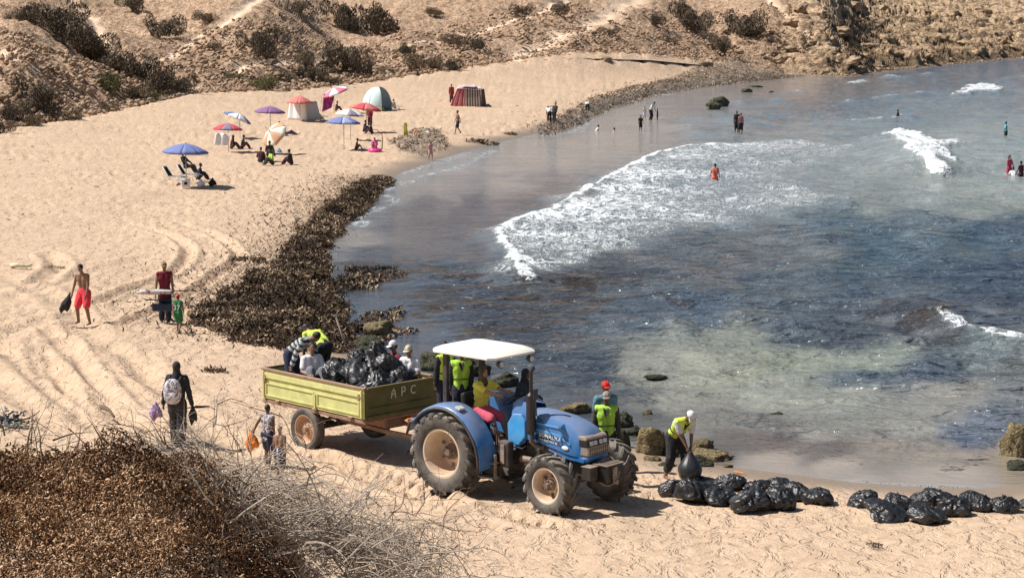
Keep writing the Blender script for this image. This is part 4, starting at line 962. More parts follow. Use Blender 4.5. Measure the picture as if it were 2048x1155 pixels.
# brown twigs poking out of the brown shrub
sd = [(wp(px, py, y) - shrub.location, (r2.randn() * 0.6, -0.2, 1.0), 0.4) for px, py, y in
      [(r2.uniform(-100, 620), r2.uniform(880, 1150), r2.uniform(18, 20.5)) for _ in range(110)]]
twiggy('twigs', shrub, M_TWIGD, sd, 5, (0.25, 0.55), (0.004, 0.010), 2)
sd = [(wp(px, py, y) - shrub.location, d, 0.15) for px, py, y, d in [(90, 905, 19.6, (0.1, 0, 1)), (100, 900, 19.6, (0.9, 0, 0.5)), (140, 890, 19.6, (0.2, 0, 1)), (95, 910, 19.5, (-0.1, 0, 1)), (250, 880, 19.8, (-0.8, 0, 1)),
      (260, 885, 19.8, (-0.9, 0, 0.9)), (40, 890, 19.5, (0.0, 0, 1)), (12, 880, 19.5, (-0.1, 0, 1)), (110, 900, 19.5, (0.7, 0, 0.35))]]
twiggy('bare_branches', shrub, M_TWIGD, sd, 6, (0.25, 0.5), (0.010, 0.016), 1, 0.1)
bare = empty('bare_shrub', (-1.6, 20.0, 3.0)); tag(bare, 'leafless bleached shrub of tangled grey twigs beside the brown one', 'shrub')
sd = []
def spray(n, px, py, y, d, spread):
    for _ in range(n): sd.append((wp(px + r2.randn() * 28, py + r2.randn() * 18, y + r2.randn() * 0.4) - bare.location, d, spread))
spray(90, 430, 1000, 20.0, (-0.95, 0.1, 0.75), 0.25); spray(70, 400, 940, 20.3, (-1.0, 0.1, 0.45), 0.22); spray(60, 440, 990, 20.0, (-0.2, 0.0, 0.45), 0.5)
spray(95, 470, 1010, 20.2, (0.8, 0.1, 0.15), 0.3); spray(95, 560, 1050, 20.0, (0.9, 0.1, 0.1), 0.3); spray(90, 650, 1090, 19.8, (0.9, 0.0, 0.1), 0.35)
spray(80, 720, 1130, 19.6, (0.8, 0.0, 0.15), 0.4); spray(70, 800, 1170, 19.4, (0.6, 0.0, 0.35), 0.45); spray(60, 500, 1080, 19.8, (0.3, 0.0, -0.1), 0.6); spray(26, 520, 990, 20.2, (0.9, 0, 0.0), 0.2); spray(24, 620, 1130, 19.5, (0.1, 0, -0.6), 0.5)
twiggy('tangled_twigs', bare, M_TWIG, sd, 8, (0.4, 0.95), (0.005, 0.011), 2, 0.15, 0.28)
sd = []; spray(16, 450, 1000, 20.1, (0.1, 0.1, 0.6), 0.9); spray(14, 640, 1090, 19.8, (0.5, 0.1, 0.3), 0.9)
twiggy('main_stems', bare, M_TWIG, sd, 9, (0.7, 1.2), (0.012, 0.018), 3, 0.10, 0.2)
sd = [(wp(r2.uniform(480, 900), r2.uniform(1040, 1180), 20.2 + r2.rand()) - bare.location, (0.2, 0.0, 0.2), 1.0) for _ in range(170)]
twiggy('dead_undergrowth', bare, M_TWIGD, sd, 10, (0.3, 0.8), (0.004, 0.009), 2, 0.25, 0.1)

# ================================================================== TRACTOR AND TRAILER
M_BLUE = mat('blue_paint', (0.010, 0.165, 0.46), 0.34, var=0.10, scale=5, dust=(0.40, 0.33, 0.26), dust_amt=0.42, coat=0.25)
M_BLUEL = mat('pale_blue_paint', (0.05, 0.33, 0.72), 0.35, var=0.10, scale=5, dust=(0.45, 0.37, 0.29), dust_amt=0.5, coat=0.2)
M_TYRE = mat('dusty_rubber', (0.060, 0.056, 0.052), 0.85, var=0.35, scale=7, dust=(0.27, 0.235, 0.19), dust_amt=0.85, bump=0.3)
M_RIM = mat('cream_rim', (0.60, 0.49, 0.38), 0.5, var=0.15, scale=6, dust=(0.50, 0.30, 0.17), dust_amt=0.6)
M_HUB = mat('greasy_hub', (0.12, 0.10, 0.09), 0.6, var=0.3, scale=14, dust=(0.40, 0.26, 0.17), dust_amt=0.6)
M_IRON = mat('dark_iron', (0.030, 0.028, 0.027), 0.6, var=0.3, scale=8, dust=(0.20, 0.15, 0.11), dust_amt=0.5)
M_BLACK = mat('black_paint', (0.018, 0.018, 0.02), 0.4, var=0.2, scale=8)
M_CREAM = mat('cream_roof', (0.86, 0.83, 0.72), 0.45, var=0.04, scale=3)
M_TAN = mat('dusty_grille', (0.30, 0.245, 0.20), 0.75, var=0.2, scale=8)
M_LAMP = mat('lamp_glass', (0.55, 0.55, 0.54), 0.15, var=0.1)
M_AMBER = mat('amber_lens', (0.75, 0.22, 0.04), 0.25)
M_STEP = mat('worn_step', (0.25, 0.205, 0.17), 0.7, var=0.3, scale=12)
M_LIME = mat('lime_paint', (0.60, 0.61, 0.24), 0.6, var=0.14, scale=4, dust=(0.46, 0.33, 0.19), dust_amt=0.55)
M_LIME_SHADE = mat('shaded_lime_paint', (0.075, 0.08, 0.018), 0.65, var=0.25, scale=3, dust=(0.22, 0.13, 0.07), dust_amt=0.7)  # same lime paint, with the head board's shade darkened into the colour
M_RUST = mat('rusty_frame', (0.27, 0.155, 0.10), 0.8, var=0.35, scale=6, dust=(0.42, 0.30, 0.21), dust_amt=0.6)
M_WHITE = mat('white_letter', (0.82, 0.83, 0.82), 0.5, var=0.03)
M_CHALK = mat('brushed_white', (0.62, 0.60, 0.50), 0.8, var=0.25, scale=30)
M_SEATV = mat('black_vinyl', (0.02, 0.02, 0.02), 0.45)

def text_mesh(s, size, depth=0.002, spacing=1.0, shear=0.0):
    cu = bpy.data.curves.new('t', 'FONT'); cu.body = s; cu.size = size; cu.extrude = depth; cu.align_x = 'CENTER'; cu.align_y = 'CENTER'; cu.space_character = spacing; cu.shear = shear; cu.resolution_u = 3
    o = bpy.data.objects.new('t', cu); C.objects.link(o); dg = bpy.context.evaluated_depsgraph_get()
    me = bpy.data.meshes.new_from_object(o.evaluated_get(dg)); bpy.data.objects.remove(o); return me
def lettering(name, s, size, parent, loc, rot, m_, **k):
    me = text_mesh(s, size, **k); me.materials.clear(); me.materials.append(m_); o = link(name, me, parent); o.location = loc; o.rotation_euler = rot; return o

def tyre(Rt, w, lugs, lug_h, rim_r, name='tyre', parent=None, lugw=0.05):
    h = w / 2; mb = MB(); Rb = Rt - lug_h
    prof = [(rim_r, -h * 0.72), (rim_r + (Rb - rim_r) * 0.25, -h * 0.93), (rim_r + (Rb - rim_r) * 0.6, -h), (Rb - 0.04, -h * 0.94), (Rb - 0.008, -h * 0.7), (Rb, -h * 0.3), (Rb, h * 0.3), (Rb - 0.008, h * 0.7), (Rb - 0.04, h * 0.94),
            (rim_r + (Rb - rim_r) * 0.6, h), (rim_r + (Rb - rim_r) * 0.25, h * 0.93), (rim_r, h * 0.72)]
    mb.lathe(prof, (0, 0, 0), (0, 1, 0), 40)
    def P(th, y, r): return (r * math.cos(th), y, r * math.sin(th))
    for sd in (-1, 1):
        for i in range(lugs):
            t0 = 2 * math.pi * (i + (0.5 if sd > 0 else 0)) / lugs; st = []
            for k in range(5):
                f = k / 4; y = sd * h * (-0.04 + 1.04 * f); th = t0 + 0.62 * f * (2 * math.pi / lugs) * 1.25 ; dw = lugw / Rt * (0.55 + 0.25 * f)
                rt = Rt - 0.030 * f ** 4; rb = Rb - 0.012 - 0.06 * max(0, f - 0.7)
                st.append([P(th - dw * 1.25, y, rb), P(th - dw, y, rt), P(th + dw, y, rt), P(th + dw * 1.25, y, rb)])
            # shoulder block running down the side wall
            th = t0 + 0.62 * (2 * math.pi / lugs) * 1.25; dw = lugw / Rt * 0.8
            st.append([P(th - dw * 0.9, sd * (h * 1.015), Rb - 0.12), P(th - dw * .8, sd * h * 1.03, Rb - 0.055), P(th + dw * .8, sd * h * 1.03, Rb - 0.055), P(th + dw * .9, sd * h * 1.015, Rb - 0.12)])
            mb.grid(st)
            mb.add(st[0], [(0, 1, 2, 3)])
    return mb.build(name, M_TYRE, parent, auto=35)
def wheel(name, parent, loc, rz, Rt, w, rim_r, lugs, lug_h, lugw=0.05, nb=8, dish=0.10):
    """outer face towards local -y"""
    root = empty(name, loc, rz); root.parent = parent
    tyre(Rt, w, lugs, lug_h, rim_r, 'tyre', root, lugw); h = w / 2
    mb = MB()
    mb.lathe([(rim_r + 0.028, -h * 0.74), (rim_r + 0.03, -h * 0.80), (rim_r - 0.005, -h * 0.80), (rim_r - 0.03, -h * 0.66), (rim_r - 0.05, -h * 0.2), (rim_r - 0.06, dish - h * 0.3), (rim_r * 0.72, dish + 0.01), (rim_r * 0.5, dish), (rim_r * 0.42, dish - 0.05), (0.02, dish - 0.05)], (0, 0, 0), (0, 1, 0), 36)
    mb.lathe([(rim_r - 0.05, -h * 0.2), (rim_r - 0.03, h * 0.66), (rim_r + 0.03, h * 0.78)], (0, 0, 0), (0, 1, 0), 36)
    mb.build('rim', M_RIM, root, auto=40)
    mb = MB(); mb.cyl((0, dish - 0.06, 0), (0, dish - 0.13, 0), rim_r * 0.36, rim_r * 0.30, 20); mb.cyl((0, dish - 0.12, 0), (0, dish - 0.20, 0), rim_r * 0.17, rim_r * 0.14, 14)
    for i in range(nb):
        a = 2 * math.pi * i / nb; p = (math.cos(a) * rim_r * 0.27, dish - 0.12, math.sin(a) * rim_r * 0.27); mb.cyl(p, (p[0], p[1] - 0.035, p[2]), 0.018, n=6)
    for i in range(6):
        a = 2 * math.pi * (i + .5) / 6; mb.box((math.cos(a) * rim_r * 0.60, dish - 0.03, math.sin(a) * rim_r * 0.60), (0.07, 0.05, 0.035), Matrix.Rotation(-a, 3, 'Y'))
    mb.build('hub', M_HUB, root, auto=40)
    return root

TR_LOC = Vector((-0.62, 37.02, 0)); TR_H = R(-41.6)
def gz(x, y): return float(base_z(np.array([x]), np.array([y]))[0])
TR_LOC.z = gz(TR_LOC.x, TR_LOC.y) - 0.03
tractor = empty('tractor', TR_LOC, TR_H); tag(tractor, 'blue farm tractor with a cream canopy pulling the lime green trailer', 'tractor')
wheel('rear_wheel', tractor, (0, -0.86, 0.79), 0, 0.79, 0.46, 0.44, 19, 0.050, 0.055, dish=0.17)
wheel('rear_wheel', tractor, (0, 0.86, 0.79), math.pi, 0.79, 0.46, 0.44, 19, 0.050, 0.055, dish=0.17)
wheel('front_wheel', tractor, (2.50, -0.84, 0.565), R(-3), 0.565, 0.36, 0.31, 16, 0.042, 0.045, dish=0.06)
wheel('front_wheel', tractor, (2.50, 0.84, 0.565), math.pi - R(3), 0.565, 0.36, 0.31, 16, 0.042, 0.045, dish=0.06)
# bonnet: lofted sections
def section(x, hw, zb, zt, rnd=0.16):
    return [(x, -hw * 1.0, zb), (x, -hw * 1.03, (zb + zt) / 2), (x, -hw, zt - rnd), (x, -hw * 0.86, zt - rnd * 0.38), (x, -hw * 0.5, zt - 0.02), (x, 0, zt), (x, hw * 0.5, zt - 0.02), (x, hw * 0.86, zt - rnd * 0.38), (x, hw, zt - rnd), (x, hw * 1.03, (zb + zt) / 2), (x, hw, zb)]
mb = MB(); mb.grid([section(1.42, 0.31, 1.16, 1.70), section(1.75, 0.325, 1.14, 1.71), (section(2.15, 0.33, 1.08, 1.67)), section(2.45, 0.325, 1.02, 1.60), section(2.64, 0.315, 1.0, 1.53), section(2.76, 0.29, 0.99, 1.45, 0.12), section(2.80, 0.26, 0.99, 1.40, 0.10)])
mb.add(section(2.80, 0.26, 0.99, 1.40, 0.10), [tuple(range(11))]); mb.add(section(1.42, 0.31, 1.16, 1.70), [tuple(range(11))])
bon = mb.build('bonnet', M_BLUE, tractor, auto=42)
for s_ in (-1, 1):      # raised pale side flashes and the louvred lower cheek
    mb = MB(); y = s_ * 0.345
    mb.prism([(1.55, 1.42), (2.30, 1.36), (2.52, 1.22), (2.52, 1.19), (2.25, 1.32), (1.55, 1.375)], y - 0.006, y + 0.006); mb.prism([(1.60, 1.52), (2.25, 1.50), (2.42, 1.44), (2.25, 1.47), (1.60, 1.49)], y - 0.012, y + 0.006)
    mb.build('side_stripe', M_BLUEL, bon)
    mb = MB()
    for k in range(5): mb.box((1.62 + 0.10 * k, s_ * 0.338, 1.24), (0.06, 0.02, 0.10), Matrix.Rotation(R(12), 3, 'Y'))
    mb.build('louvre', M_BLACK, bon)
    mb = MB(); mb.ell((2.40, s_ * 0.338, 1.13), (0.085, 0.010, 0.04), None, 16, 6); mb.build('oval_badge', M_WHITE, bon, True)
    mb = MB(); mb.prism([(1.95, 1.02), (2.35, 0.93), (2.80, 0.90), (2.84, 0.99), (2.40, 1.05), (2.0, 1.10)], s_ * 0.27 - 0.03, s_ * 0.27 + 0.03); mb.build('lower_cheek', M_BLUE, bon, bevel=0.01)
lettering('maker_lettering', 'SONALIKA', 0.105, bon, (2.06, -0.352, 1.285), (R(90), R(4), 0), M_WHITE, spacing=1.05)
lettering('model_lettering', 'WORLDTRAC 90', 0.052, bon, (2.02, -0.350, 1.20), (R(90), R(4), 0), M_WHITE, spacing=1.1)
lettering('maker_lettering', 'SONALIKA', 0.105, bon, (2.06, 0.352, 1.285), (R(90), R(-4), math.pi), M_WHITE, spacing=1.05)
# nose: grille, lamps
mb = MB(); mb.prism([(2.62, 1.03), (2.90, 1.03), (2.92, 1.12), (2.86, 1.36), (2.80, 1.395), (2.62, 1.39)], -0.30, 0.30); g = mb.build('grille', M_TAN, tractor, bevel=0.025)
mb = MB(); mb.prism([(2.70, 1.20), (2.905, 1.20), (2.875, 1.325), (2.70, 1.325)], -0.309, 0.309); mb.build('lamp_recess', M_BLACK, g, bevel=0.008)
for s_ in (-1, 1):
    for yy, ww in ((0.19, 0.10), (0.075, 0.085)):
        mb = MB(); mb.box((2.893, s_ * yy, 1.262), (0.02, ww, 0.075), Matrix.Rotation(R(-13), 3, 'Y')); mb.build('headlight', M_LAMP, g, bevel=0.006)
mb = MB(); mb.prism([(2.35, 0.90), (2.84, 0.90), (2.90, 0.96), (2.90, 1.03), (2.35, 1.03)], -0.29, 0.29); mb.build('chin_panel', M_BLUE, tractor, bevel=0.03)
mb = MB()
for k in range(9): mb.box((2.912, -0.24 + 0.06 * k, 1.115), (0.012, 0.012, 0.12))
mb.build('grille_bars', M_BLACK, g)
# front bracket, weights, tool box
mb = MB(); mb.box((2.75, 0, 0.74), (0.70, 0.34, 0.24)); mb.box((2.25, 0, 0.70), (0.7, 0.30, 0.28)); mb.build('front_support', M_IRON, tractor, bevel=0.01)
wb = MB(); wb.box((3.12, 0.02, 0.74), (0.30, 0.46, 0.30)); fw = wb.build('front_weight_box', M_BLACK, tractor, bevel=0.015)
mb = MB(); mb.box((3.12, 0.02, 0.905), (0.34, 0.50, 0.025)); mb.build('box_lid', M_HUB, fw, bevel=0.004)
for k in range(5): mb = MB(); mb.box((3.02 + 0.05 * k, 0.02, 0.925), (0.018, 0.40, 0.012)); mb.build('lid_rib', M_TAN, fw)
mb = MB(); mb.box((3.29, 0.0, 0.72), (0.03, 0.10, 0.30)); mb.tube([(3.30, -0.08, 0.86), (3.33, -0.10, 0.78), (3.31, -0.09, 0.68), (3.31, 0.06, 0.67), (3.32, 0.08, 0.78)], 0.014, 6); mb.cyl((3.30, 0, 0.60), (3.34, 0, 0.60), 0.045, n=12); mb.build('tow_hook', M_STEP, tractor, bevel=0.004)
mb = MB(); mb.box((2.98, -0.34, 0.76), (0.20, 0.22, 0.24)); x = mb.build('tool_box', M_IRON, tractor, bevel=0.012)
mb = MB(); mb.box((2.98, -0.34, 0.885), (0.22, 0.24, 0.015)); mb.build('box_lid', M_STEP, x, bevel=0.004)
# front axle with hubs and steering rams
mb = MB(); mb.box((2.50, 0, 0.56), (0.16, 1.20, 0.15), top=(0.8, 0.95)); mb.cyl((2.5, -0.66, 0.565), (2.5, 0.66, 0.565), 0.06, n=12); mb.cyl((2.33, -0.6, 0.56), (2.33, 0.6, 0.56), 0.022, n=8)
for s_ in (-1, 1): mb.cyl((2.5, s_ * 0.62, 0.565), (2.5, s_ * 0.76, 0.565), 0.12, 0.10, 16); mb.cyl((2.5, s_ * 0.62, 0.42), (2.5, s_ * 0.62, 0.72), 0.045, n=10)
mb.build('front_axle', M_IRON, tractor, auto=40)
# engine and gearbox
mb = MB(); mb.box((1.85, 0, 0.92), (0.95, 0.42, 0.42)); mb.box((1.9, -0.24, 1.02), (0.5, 0.08, 0.14)); mb.cyl((1.75, -0.27, 0.82), (1.75, -0.27, 1.02), 0.045, n=10); mb.cyl((2.05, -0.25, 0.85), (2.25, -0.25, 0.85), 0.05, n=10); mb.tube([(2.3, -0.26, 0.9), (2.1, -0.30, 1.08), (1.8, -0.29, 1.1)], 0.018, 6)
mb.box((0.75, 0, 0.72), (1.5, 0.38, 0.40)); mb.box((0, 0, 0.80), (0.62, 0.50, 0.44)); mb.cyl((0, -0.66, 0.79), (0, 0.66, 0.79), 0.13, n=14); mb.build('engine_and_gearbox', M_IRON, tractor, bevel=0.012)
for (a_, b_, c_, d_) in (((1.50, -0.22, 1.08), (1.40, -0.36, 0.98), (1.15, -0.40, 1.0), (0.9, -0.30, 0.95)), ((2.2, -0.24, 0.98), (2.36, -0.34, 0.84), (2.45, -0.45, 0.70), (2.48, -0.52, 0.62)), ((1.60, -0.22, 0.80), (1.40, -0.34, 0.70), (1.1, -0.34, 0.66), (0.7, -0.24, 0.70)), ((2.2, 0.24, 0.98), (2.36, 0.34, 0.84), (2.45, 0.45, 0.70), (2.48, 0.52, 0.62))):
    mb = MB(); mb.tube([a_, b_, c_, d_], 0.013, 6); mb.build('hydraulic_hose', M_BLACK, tractor, True)
mb = MB(); mb.cyl((1.35, -0.32, 0.78), (1.60, -0.32, 0.78), 0.065, n=14); mb.build('oil_filter', M_HUB, tractor, auto=40)
for s_ in (-1, 1): mb = MB(); mb.cyl((-0.35, s_ * 0.35, 0.95), (-0.75, s_ * 0.25, 0.62), 0.018, n=8); mb.build('lift_arm', M_IRON, tractor)
# exhaust
mb = MB(); mb.cyl((1.68, -0.44, 1.36), (1.68, -0.44, 2.02), 0.088, n=18); mb.cyl((1.68, -0.44, 2.02), (1.68, -0.44, 2.07), 0.088, 0.035, 18); mb.cyl((1.68, -0.44, 1.30), (1.68, -0.44, 1.36), 0.05, 0.088, 18); ex = mb.build('muffler', M_BLACK, tractor, auto=40)
mb = MB(); mb.tube([(1.68, -0.44, 2.05), (1.68, -0.44, 2.42), (1.70, -0.44, 2.48), (1.745, -0.44, 2.53)], 0.034, 10); mb.build('exhaust_pipe', M_BLACK, tractor, auto=50)
mb = MB(); mb.tube([(1.68, -0.44, 1.32), (1.68, -0.44, 1.16), (1.74, -0.38, 1.08), (1.85, -0.28, 1.05)], 0.035, 10); mb.box((1.68, -0.39, 1.45), (0.05, 0.10, 0.05)); mb.build('exhaust_bracket', M_HUB, tractor, auto=50)
# cowl and controls
mb = MB(); mb.grid([[(1.44, -0.31, 1.1), (1.44, -0.31, 1.55), (1.44, -0.24, 1.74), (1.44, 0, 1.80), (1.44, 0.24, 1.74), (1.44, 0.31, 1.55), (1.44, 0.31, 1.1)],
                    [(1.28, -0.29, 1.0), (1.28, -0.30, 1.60), (1.28, -0.22, 1.84), (1.28, 0, 1.90), (1.28, 0.22, 1.84), (1.28, 0.30, 1.60), (1.28, 0.29, 1.0)],
                    [(1.12, -0.24, 0.92), (1.12, -0.26, 1.60), (1.12, -0.20, 1.82), (1.12, 0, 1.87), (1.12, 0.20, 1.82), (1.12, 0.26, 1.60), (1.12, 0.24, 0.92)],
                    [(1.02, -0.16, 0.92), (1.0, -0.20, 1.55), (0.99, -0.15, 1.74), (0.98, 0, 1.78), (0.99, 0.15, 1.74), (1.0, 0.20, 1.55), (1.02, 0.16, 0.92)]])
mb.add([(1.02, -0.16, 0.92), (1.0, -0.20, 1.55), (0.99, -0.15, 1.74), (0.98, 0, 1.78), (0.99, 0.15, 1.74), (1.0, 0.20, 1.55), (1.02, 0.16, 0.92)], [tuple(range(7))]); mb.build('cowl', M_BLUE, tractor, auto=50)
mb = MB(); mb.prism([(1.05, 1.05), (1.30, 1.02), (1.46, 1.20), (1.46, 1.50), (1.36, 1.62), (1.16, 1.60), (1.03, 1.40)], -0.36, -0.31); mb.build('cowl_side_panel', M_BLUEL, tractor, bevel=0.02)
mb = MB(); mb.cyl((1.05, 0, 1.55), (0.87, 0, 1.76), 0.035, n=10); u, v, a_ = frame_from((-0.45, 0, 0.62)); c0 = Vector((0.86, 0, 1.78)); mb.build('steering_column', M_BLACK, tractor, auto=50)
mb = MB(); mb.tube([c0 + (u * math.cos(t_) + v * math.sin(t_)) * 0.20 for t_ in np.linspace(0, 2 * math.pi, 25)], 0.014, 8, False)
for k in range(3): t_ = k * 2.09; mb.cyl(c0, c0 + (u * math.cos(t_) + v * math.sin(t_)) * 0.195, 0.011, n=6)
mb.build('steering_wheel', M_BLACK, tractor, auto=50)
for k, (x, y) in enumerate(((0.62, -0.22), (0.70, -0.26), (0.66, 0.2))):
    mb = MB(); mb.tube([(x, y, 0.85), (x + 0.02, y - 0.03, 1.12), (x - 0.04, y - 0.04, 1.28)], 0.012, 6); mb.ell((x - 0.04, y - 0.04, 1.30), (0.025, 0.025, 0.03), None, 8, 5); mb.build('gear_lever', M_BLACK, tractor, True)
mb = MB(); mb.box((0.05, 0, 1.30), (0.46, 0.46, 0.12)); mb.box((-0.20, 0, 1.56), (0.12, 0.46, 0.46), Matrix.Rotation(R(-8), 3, 'Y')); mb.box((0.02, 0, 1.12), (0.3, 0.3, 0.28)); mb.build('seat', M_SEATV, tractor, bevel=0.04)
# platform, steps, tank
mb = MB(); mb.box((0.72, 0, 0.89), (0.85, 1.16, 0.04)); mb.build('footplate', M_IRON, tractor, bevel=0.006)
for s_ in (-1, 1):
    mb = MB(); mb.prism([(1.00, 0.62), (1.26, 0.62), (1.26, 1.12), (1.00, 1.12)], s_ * 0.50 - 0.09, s_ * 0.50 + 0.09); tk = mb.build('fuel_tank', M_IRON, tractor, bevel=0.05)
    mb = MB(); mb.box((1.13, s_ * 0.605, 0.88), (0.10, 0.02, 0.36)); mb.build('tank_panel', M_STEP, tk, bevel=0.01)
    mb = MB(); mb.box((0.84, s_ * 0.70, 0.44), (0.36, 0.22, 0.03)); stp = mb.build('step', M_STEP, tractor, bevel=0.006)
    mb = MB(); mb.box((0.84, s_ * 0.62, 0.70), (0.40, 0.24, 0.03)); mb.build('step', M_STEP, tractor, bevel=0.006)
    mb = MB(); mb.box((0.84, s_ * 0.60, 0.56), (0.32, 0.16, 0.20)); mb.build('battery_box', M_IRON, tractor, bevel=0.01)
    mb = MB()
    for xx in (0.64, 1.04): mb.box((xx, s_ * 0.70, 0.64), (0.03, 0.05, 0.46))
    mb.build('step_frame', M_STEP, tractor)
    mb = MB(); mb.tube([(0.66, s_ * 0.60, 0.72), (0.70, s_ * 0.72, 0.86), (0.78, s_ * 0.66, 0.96), (0.86, s_ * 0.60, 0.92)], 0.015, 6); mb.build('grab_rail', M_STEP, tractor, True)
# mudguards
for s_ in (-1, 1):
    yi, yo = s_ * 0.56, s_ * 1.04; rows = []
    rim = []
    for k in range(19):
        a = R(172 - k * (172 + 12) / 18); rad = 0.90 + (0.06 if k > 13 else 0) * (k - 13) / 5; x = math.cos(a) * rad; z = 0.79 + math.sin(a) * rad
        if k < 3: x = -0.80 - 0.05 * (3 - k) * 0 - 0.09 + 0.04 * k; z = 0.79 + 0.30 + 0.12 * k
        rows.append([(x * 0.97, yi, z - 0.02), (x, yi + s_ * 0.02, z), (x * 1.0, (yi + yo) / 2, z + 0.02), (x, yo - s_ * 0.03, z - 0.005), (x * 0.985, yo, z - 0.05)])
        rim.append((x * 0.985, yo + s_ * 0.012, z - 0.05))
    mb = MB(); mb.grid(rows)
    fe = mb.build('mudguard', M_BLUE, tractor, solid=0.018, auto=50)
    mb = MB(); mb.tube(rim, 0.026, 6); mb.build('rubber_edge', M_IRON, fe, True)
    ol = [(r_[0][0], r_[0][2]) for r_ in rows] + [(0.70, 0.92), (0.3, 0.95), (-0.3, 1.0)]
    mb = MB(); mb.prism(ol, yi - s_ * 0.01, yi + s_ * 0.006); mb.build('inner_guard', M_BLUE, fe)
    mb = MB(); mb.box((-0.86, s_ * 0.98, 1.30), (0.05, 0.16, 0.07)); mb.build('tail_light', M_AMBER, fe, bevel=0.008)
    mb = MB(); mb.box((0.35, s_ * 0.90, 1.675), (0.12, 0.16, 0.05), Matrix.Rotation(R(22), 3, 'Y')); mb.build('indicator_lens', M_LAMP, fe, bevel=0.015)
# canopy
mb = MB(); x0, x1, hw = -0.68, 0.92, 0.66
def rr(x0, x1, hw, z, c=0.07): return [(x0 + c, -hw, z), (x1 - c, -hw, z), (x1, -hw + c, z), (x1, hw - c, z), (x1 - c, hw, z), (x0 + c, hw, z), (x0, hw - c, z), (x0, -hw + c, z)]
mb.grid([q + [q[0]] for q in (rr(x0, x1, hw, 2.585, .12), rr(x0, x1, hw, 2.62, .12), rr(x0 + 0.03, x1 - 0.04, hw - 0.03, 2.65, .12), rr(x0 + 0.14, x1 - 0.16, hw - 0.13, 2.70, .12), rr(x0 + 0.32, x1 - 0.36, hw - 0.30, 2.745, .12), rr(x0 + 0.60, x1 - 0.66, hw - 0.54, 2.765))])
q = rr(x0 + 0.60, x1 - 0.66, hw - 0.54, 2.765); mb.add(q, [tuple(range(8))]); q = rr(x0, x1, hw, 2.585, .12); mb.add(q, [tuple(range(8))[::-1]]); ca = mb.build('canopy_roof', M_CREAM, tractor, auto=35)
for s_ in (-1, 1):
    mb = MB(); mb.box((-0.38, s_ * 0.50, 1.85), (0.10, 0.08, 1.50)); mb.build('roll_bar_post', M_IRON, tractor, bevel=0.01)
    mb = MB(); mb.cyl((0.86, s_ * 0.42, 2.50), (0.95, s_ * 0.42, 2.49), 0.055, 0.075, 14); wl_ = mb.build('work_light', M_BLACK, tractor, auto=40)
    mb = MB(); mb.cyl((0.951, s_ * 0.42, 2.49), (0.956, s_ * 0.42, 2.49), 0.058, n=14); mb.build('lens', M_LAMP, wl_, auto=40)
mb = MB(); mb.box((-0.38, 0, 2.55), (0.08, 1.0, 0.06)); mb.box((0.1, -0.3, 2.56), (1.0, 0.05, 0.05)); mb.box((0.1, 0.3, 2.56), (1.0, 0.05, 0.05)); mb.build('canopy_frame', M_IRON, tractor, bevel=0.006)
mb = MB(); mb.tube([(1.42, -0.34, 1.55), (1.55, -0.62, 1.72), (1.56, -0.66, 2.02)], 0.012, 6); ma = mb.build('mirror_arm', M_BLACK, tractor, True)
ma.location = (0.42, 0.0, 0)
mb = MB(); mb.box((1.56, -0.66, 2.10), (0.03, 0.15, 0.20), Matrix.Rotation(R(12), 3, 'Z')); mb.build('mirror', M_BLACK, ma, bevel=0.02)
# hitch
mb = MB(); mb.box((-0.62, 0, 0.50), (0.7, 0.10, 0.06)); mb.box((-0.40, 0.28, 0.62), (0.5, 0.05, 0.05)); mb.box((-0.40, -0.28, 0.62), (0.5, 0.05, 0.05)); mb.box((-0.55, 0, 0.86), (0.42, 0.9, 0.05)); mb.box((-0.42, 0, 0.68), (0.2, 0.3, 0.4)); mb.build('hitch', M_IRON, tractor, bevel=0.006)

